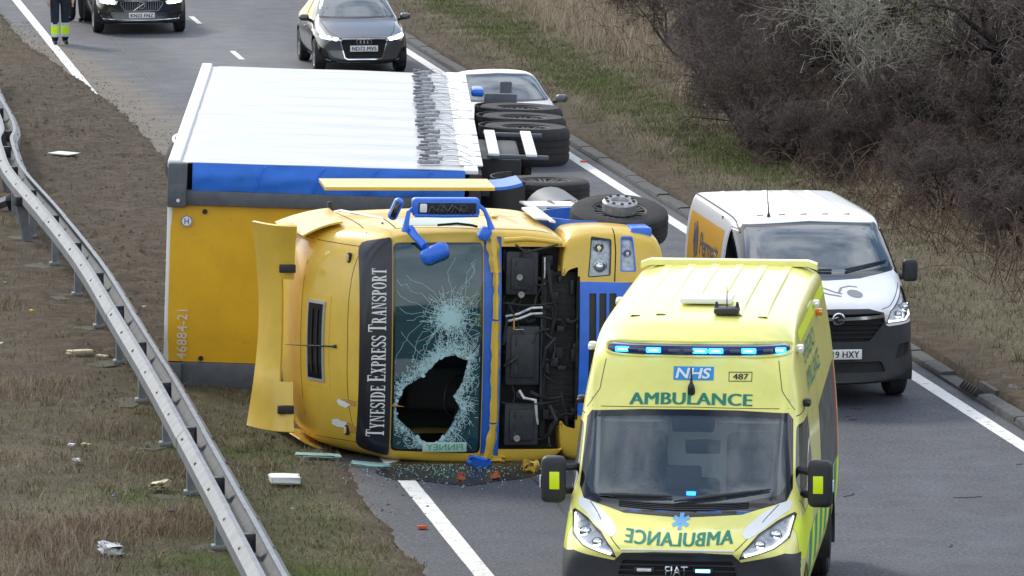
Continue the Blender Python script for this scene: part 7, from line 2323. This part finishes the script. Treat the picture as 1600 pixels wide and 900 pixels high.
def sample(n, ur, vr, prob, seed):
    rg = random.Random(seed); out = []
    while len(out) < n:
        u = rg.uniform(*ur); v = rg.uniform(*vr)
        if rg.random() < prob(u, v): out.append((u, v))
    return out
def pts_of(uvs, sink=.01):
    return np.array([tuple(W(u, v, ground_z(u, v) - sink)) for u, v in uvs])

# short dead turf and green turf of the left verge
def pl_dead(u, v):
    if u > mud_edge(v) + .03: return 0
    d, g = cover(u, v); return d * (.35 + .65 * sstep(-.35, .25, nz(u, v, 1.3, 3)))
def pl_green(u, v):
    if u > mud_edge(v) - .06: return 0
    return min(1, cover(u, v)[1] * 1.3 + .03)
uv = sample(74000, (-9.3, -2.9), (-44, 40), pl_dead, 31)
blades('dead_turf', 'short dead brown grass of the left verge', pts_of(uv), np.array([.035 + .06 * abs(nz(u, v, 1.7, 6)) + .05 * ((i * 7919) % 97) / 97 for i, (u, v) in enumerate(uv)]), .007, M_TURF, 1, 1.2)
uv = sample(26000, (-9.3, -2.9), (-44, 30), pl_green, 32)
blades('green_turf', 'sparse green grass of the left verge', pts_of(uv), np.array([.03 + .05 * ((i * 7919) % 97) / 97 for i in range(len(uv))]), .006, M_GREENTURF, 2, 1.0)
def pl_tuft(u, v):
    if u > mud_edge(v) - .8: return 0
    d, g = cover(u, v); return d * sstep(.05, .35, nz(u, v, .5, 15)) * (1.0 if u < -5.2 else .35) * (1.0 if v > -24 else 1.0)
uv = sample(22000, (-9.3, -3.6), (-44, 30), pl_tuft, 33)
blades('tawny_grass', 'longer tawny dead grass behind the crash barrier', pts_of(uv), np.array([.10 + .16 * ((i * 7919) % 97) / 97 for i in range(len(uv))]), .007, M_REDSTRAW, 3, .9)
# right verge
def pr_dead(u, v):
    t = u - HW - .46
    if t < .05: return 0
    return cover(u, v)[0] * (.4 + .6 * sstep(-.3, .3, nz(u, v, 1.2, 3)))
def pr_green(u, v):
    t = u - HW - .46
    return 0 if t < .2 else min(1, cover(u, v)[1] * 1.4 + .02)
uv = sample(80000, (HW + .5, 9.0), (-30, 44), pr_dead, 34)
blades('dead_turf', 'short dead grass of the right verge', pts_of(uv), np.array([.04 + .10 * ((i * 7919) % 97) / 97 for i in range(len(uv))]), .008, M_TURF, 4, 1.1)
uv = sample(30000, (HW + .6, 7.0), (-30, 44), pr_green, 35)
blades('green_turf', 'bright green grass strip of the right verge', pts_of(uv), np.array([.04 + .08 * ((i * 7919) % 97) / 97 for i in range(len(uv))]), .008, M_GREENTURF, 5, .9)
def pr_tall(u, v):
    t = u - HW - .46
    e = 2.5 + .45 * nz(v, 2, .35) 
    k = sstep(e, e + .5, t) * (1 - sstep(5.5 + (2.0 if v > 20 else 0), 7.5 + (3.0 if v > 20 else 0), t))
    return k * (.35 + .65 * sstep(-.25, .3, nz(u, v, .9, 8))) * (.10 + .90 * sstep(2, 11, v))
uv = sample(52000, (HW + 2.5, 14.0), (-24, 48), pr_tall, 36)
blades('tall_dry_grass', 'tall pale dry grass along the foot of the bank', pts_of(uv), np.array([(.28 + .50 * ((i * 7919) % 97) / 97) * (.55 + .45 * sstep(-4, 10, v)) for i, (u, v) in enumerate(uv)]), .008, M_STRAW, 6, .7)
# tussocks of longer grass and weeds scattered over both verges
def tussocks():
    rg = random.Random(55); P = []; Hh = []
    n = 0
    while n < 620:
        left = rg.random() < .80
        u = rg.uniform(-9.0, -3.9) if left else rg.uniform(HW + .9, 8.0); v = rg.uniform(-44, 34)
        if left and (u > mud_edge(v) - .25 or rg.random() > cover(u, v)[0]): continue
        n += 1; s = rg.uniform(.05, .17); h0 = rg.uniform(.09, .24)
        for k in range(rg.randint(24, 60)):
            a = rg.uniform(0, 6.28); r = s * math.sqrt(rg.random()); uu, vv = u + r * math.cos(a), v + r * math.sin(a)
            P.append(tuple(W(uu, vv, ground_z(uu, vv) - .01))); Hh.append(h0 * rg.uniform(.4, 1.1))
    blades('grass_tussocks', 'scattered tussocks of longer dead grass on the verges', np.array(P), np.array(Hh), .007, M_TUSS, 12, 1.3)
M_TUSS = bush_material('tussock_grass', (.13, .112, .062), (.36, .31, .195))
tussocks()
def pr_br(u, v):
    return sstep(6.0, 7.2, u) * (.4 + .6 * sstep(-.2, .3, nz(u, v, .7, 18)))
uv = sample(24000, (5.8, 16), (-24, 46), pr_br, 37)
blades('tawny_grass', 'tangled tawny undergrowth below the bushes', pts_of(uv), np.array([.18 + .45 * ((i * 7919) % 97) / 97 for i in range(len(uv))]), .008, M_REDSTRAW, 7, 1.1)
# bramble tangle between the dry grass and the bushes
def brambles():
    rg = random.Random(77); segs = []
    for k in range(2000):
        u = rg.uniform(5.7, 10.5); v = rg.uniform(-18, 14) if k % 3 else rg.uniform(-18, 36)
        if u < 6.8 and v > 8: continue
        p = W(u, v, ground_z(u, v)); a = rg.uniform(0, 6.28); L_ = rg.uniform(.5, 1.5); h_ = rg.uniform(.2, .75); pr = p
        for q in range(1, 7):
            t = q / 6; nx = p + Vector((math.cos(a) * L_ * t, math.sin(a) * L_ * t, h_ * math.sin(math.pi * min(1, t * .85)) + rg.uniform(-.04, .04)))
            segs.append((tuple(pr), tuple(nx), .007 * (1 - .5 * t), .007 * (1 - .6 * t))); pr = nx
    me = tubes_mesh(segs, 'bramble_tangle'); me.materials.append(bush_material('bramble_stems', (.06, .035, .03), (.20, .13, .10)))
    tag(obj('bramble_tangle', me, None), 'tangle of bare bramble stems along the foot of the bank', 'brambles', kind='stuff')
brambles()
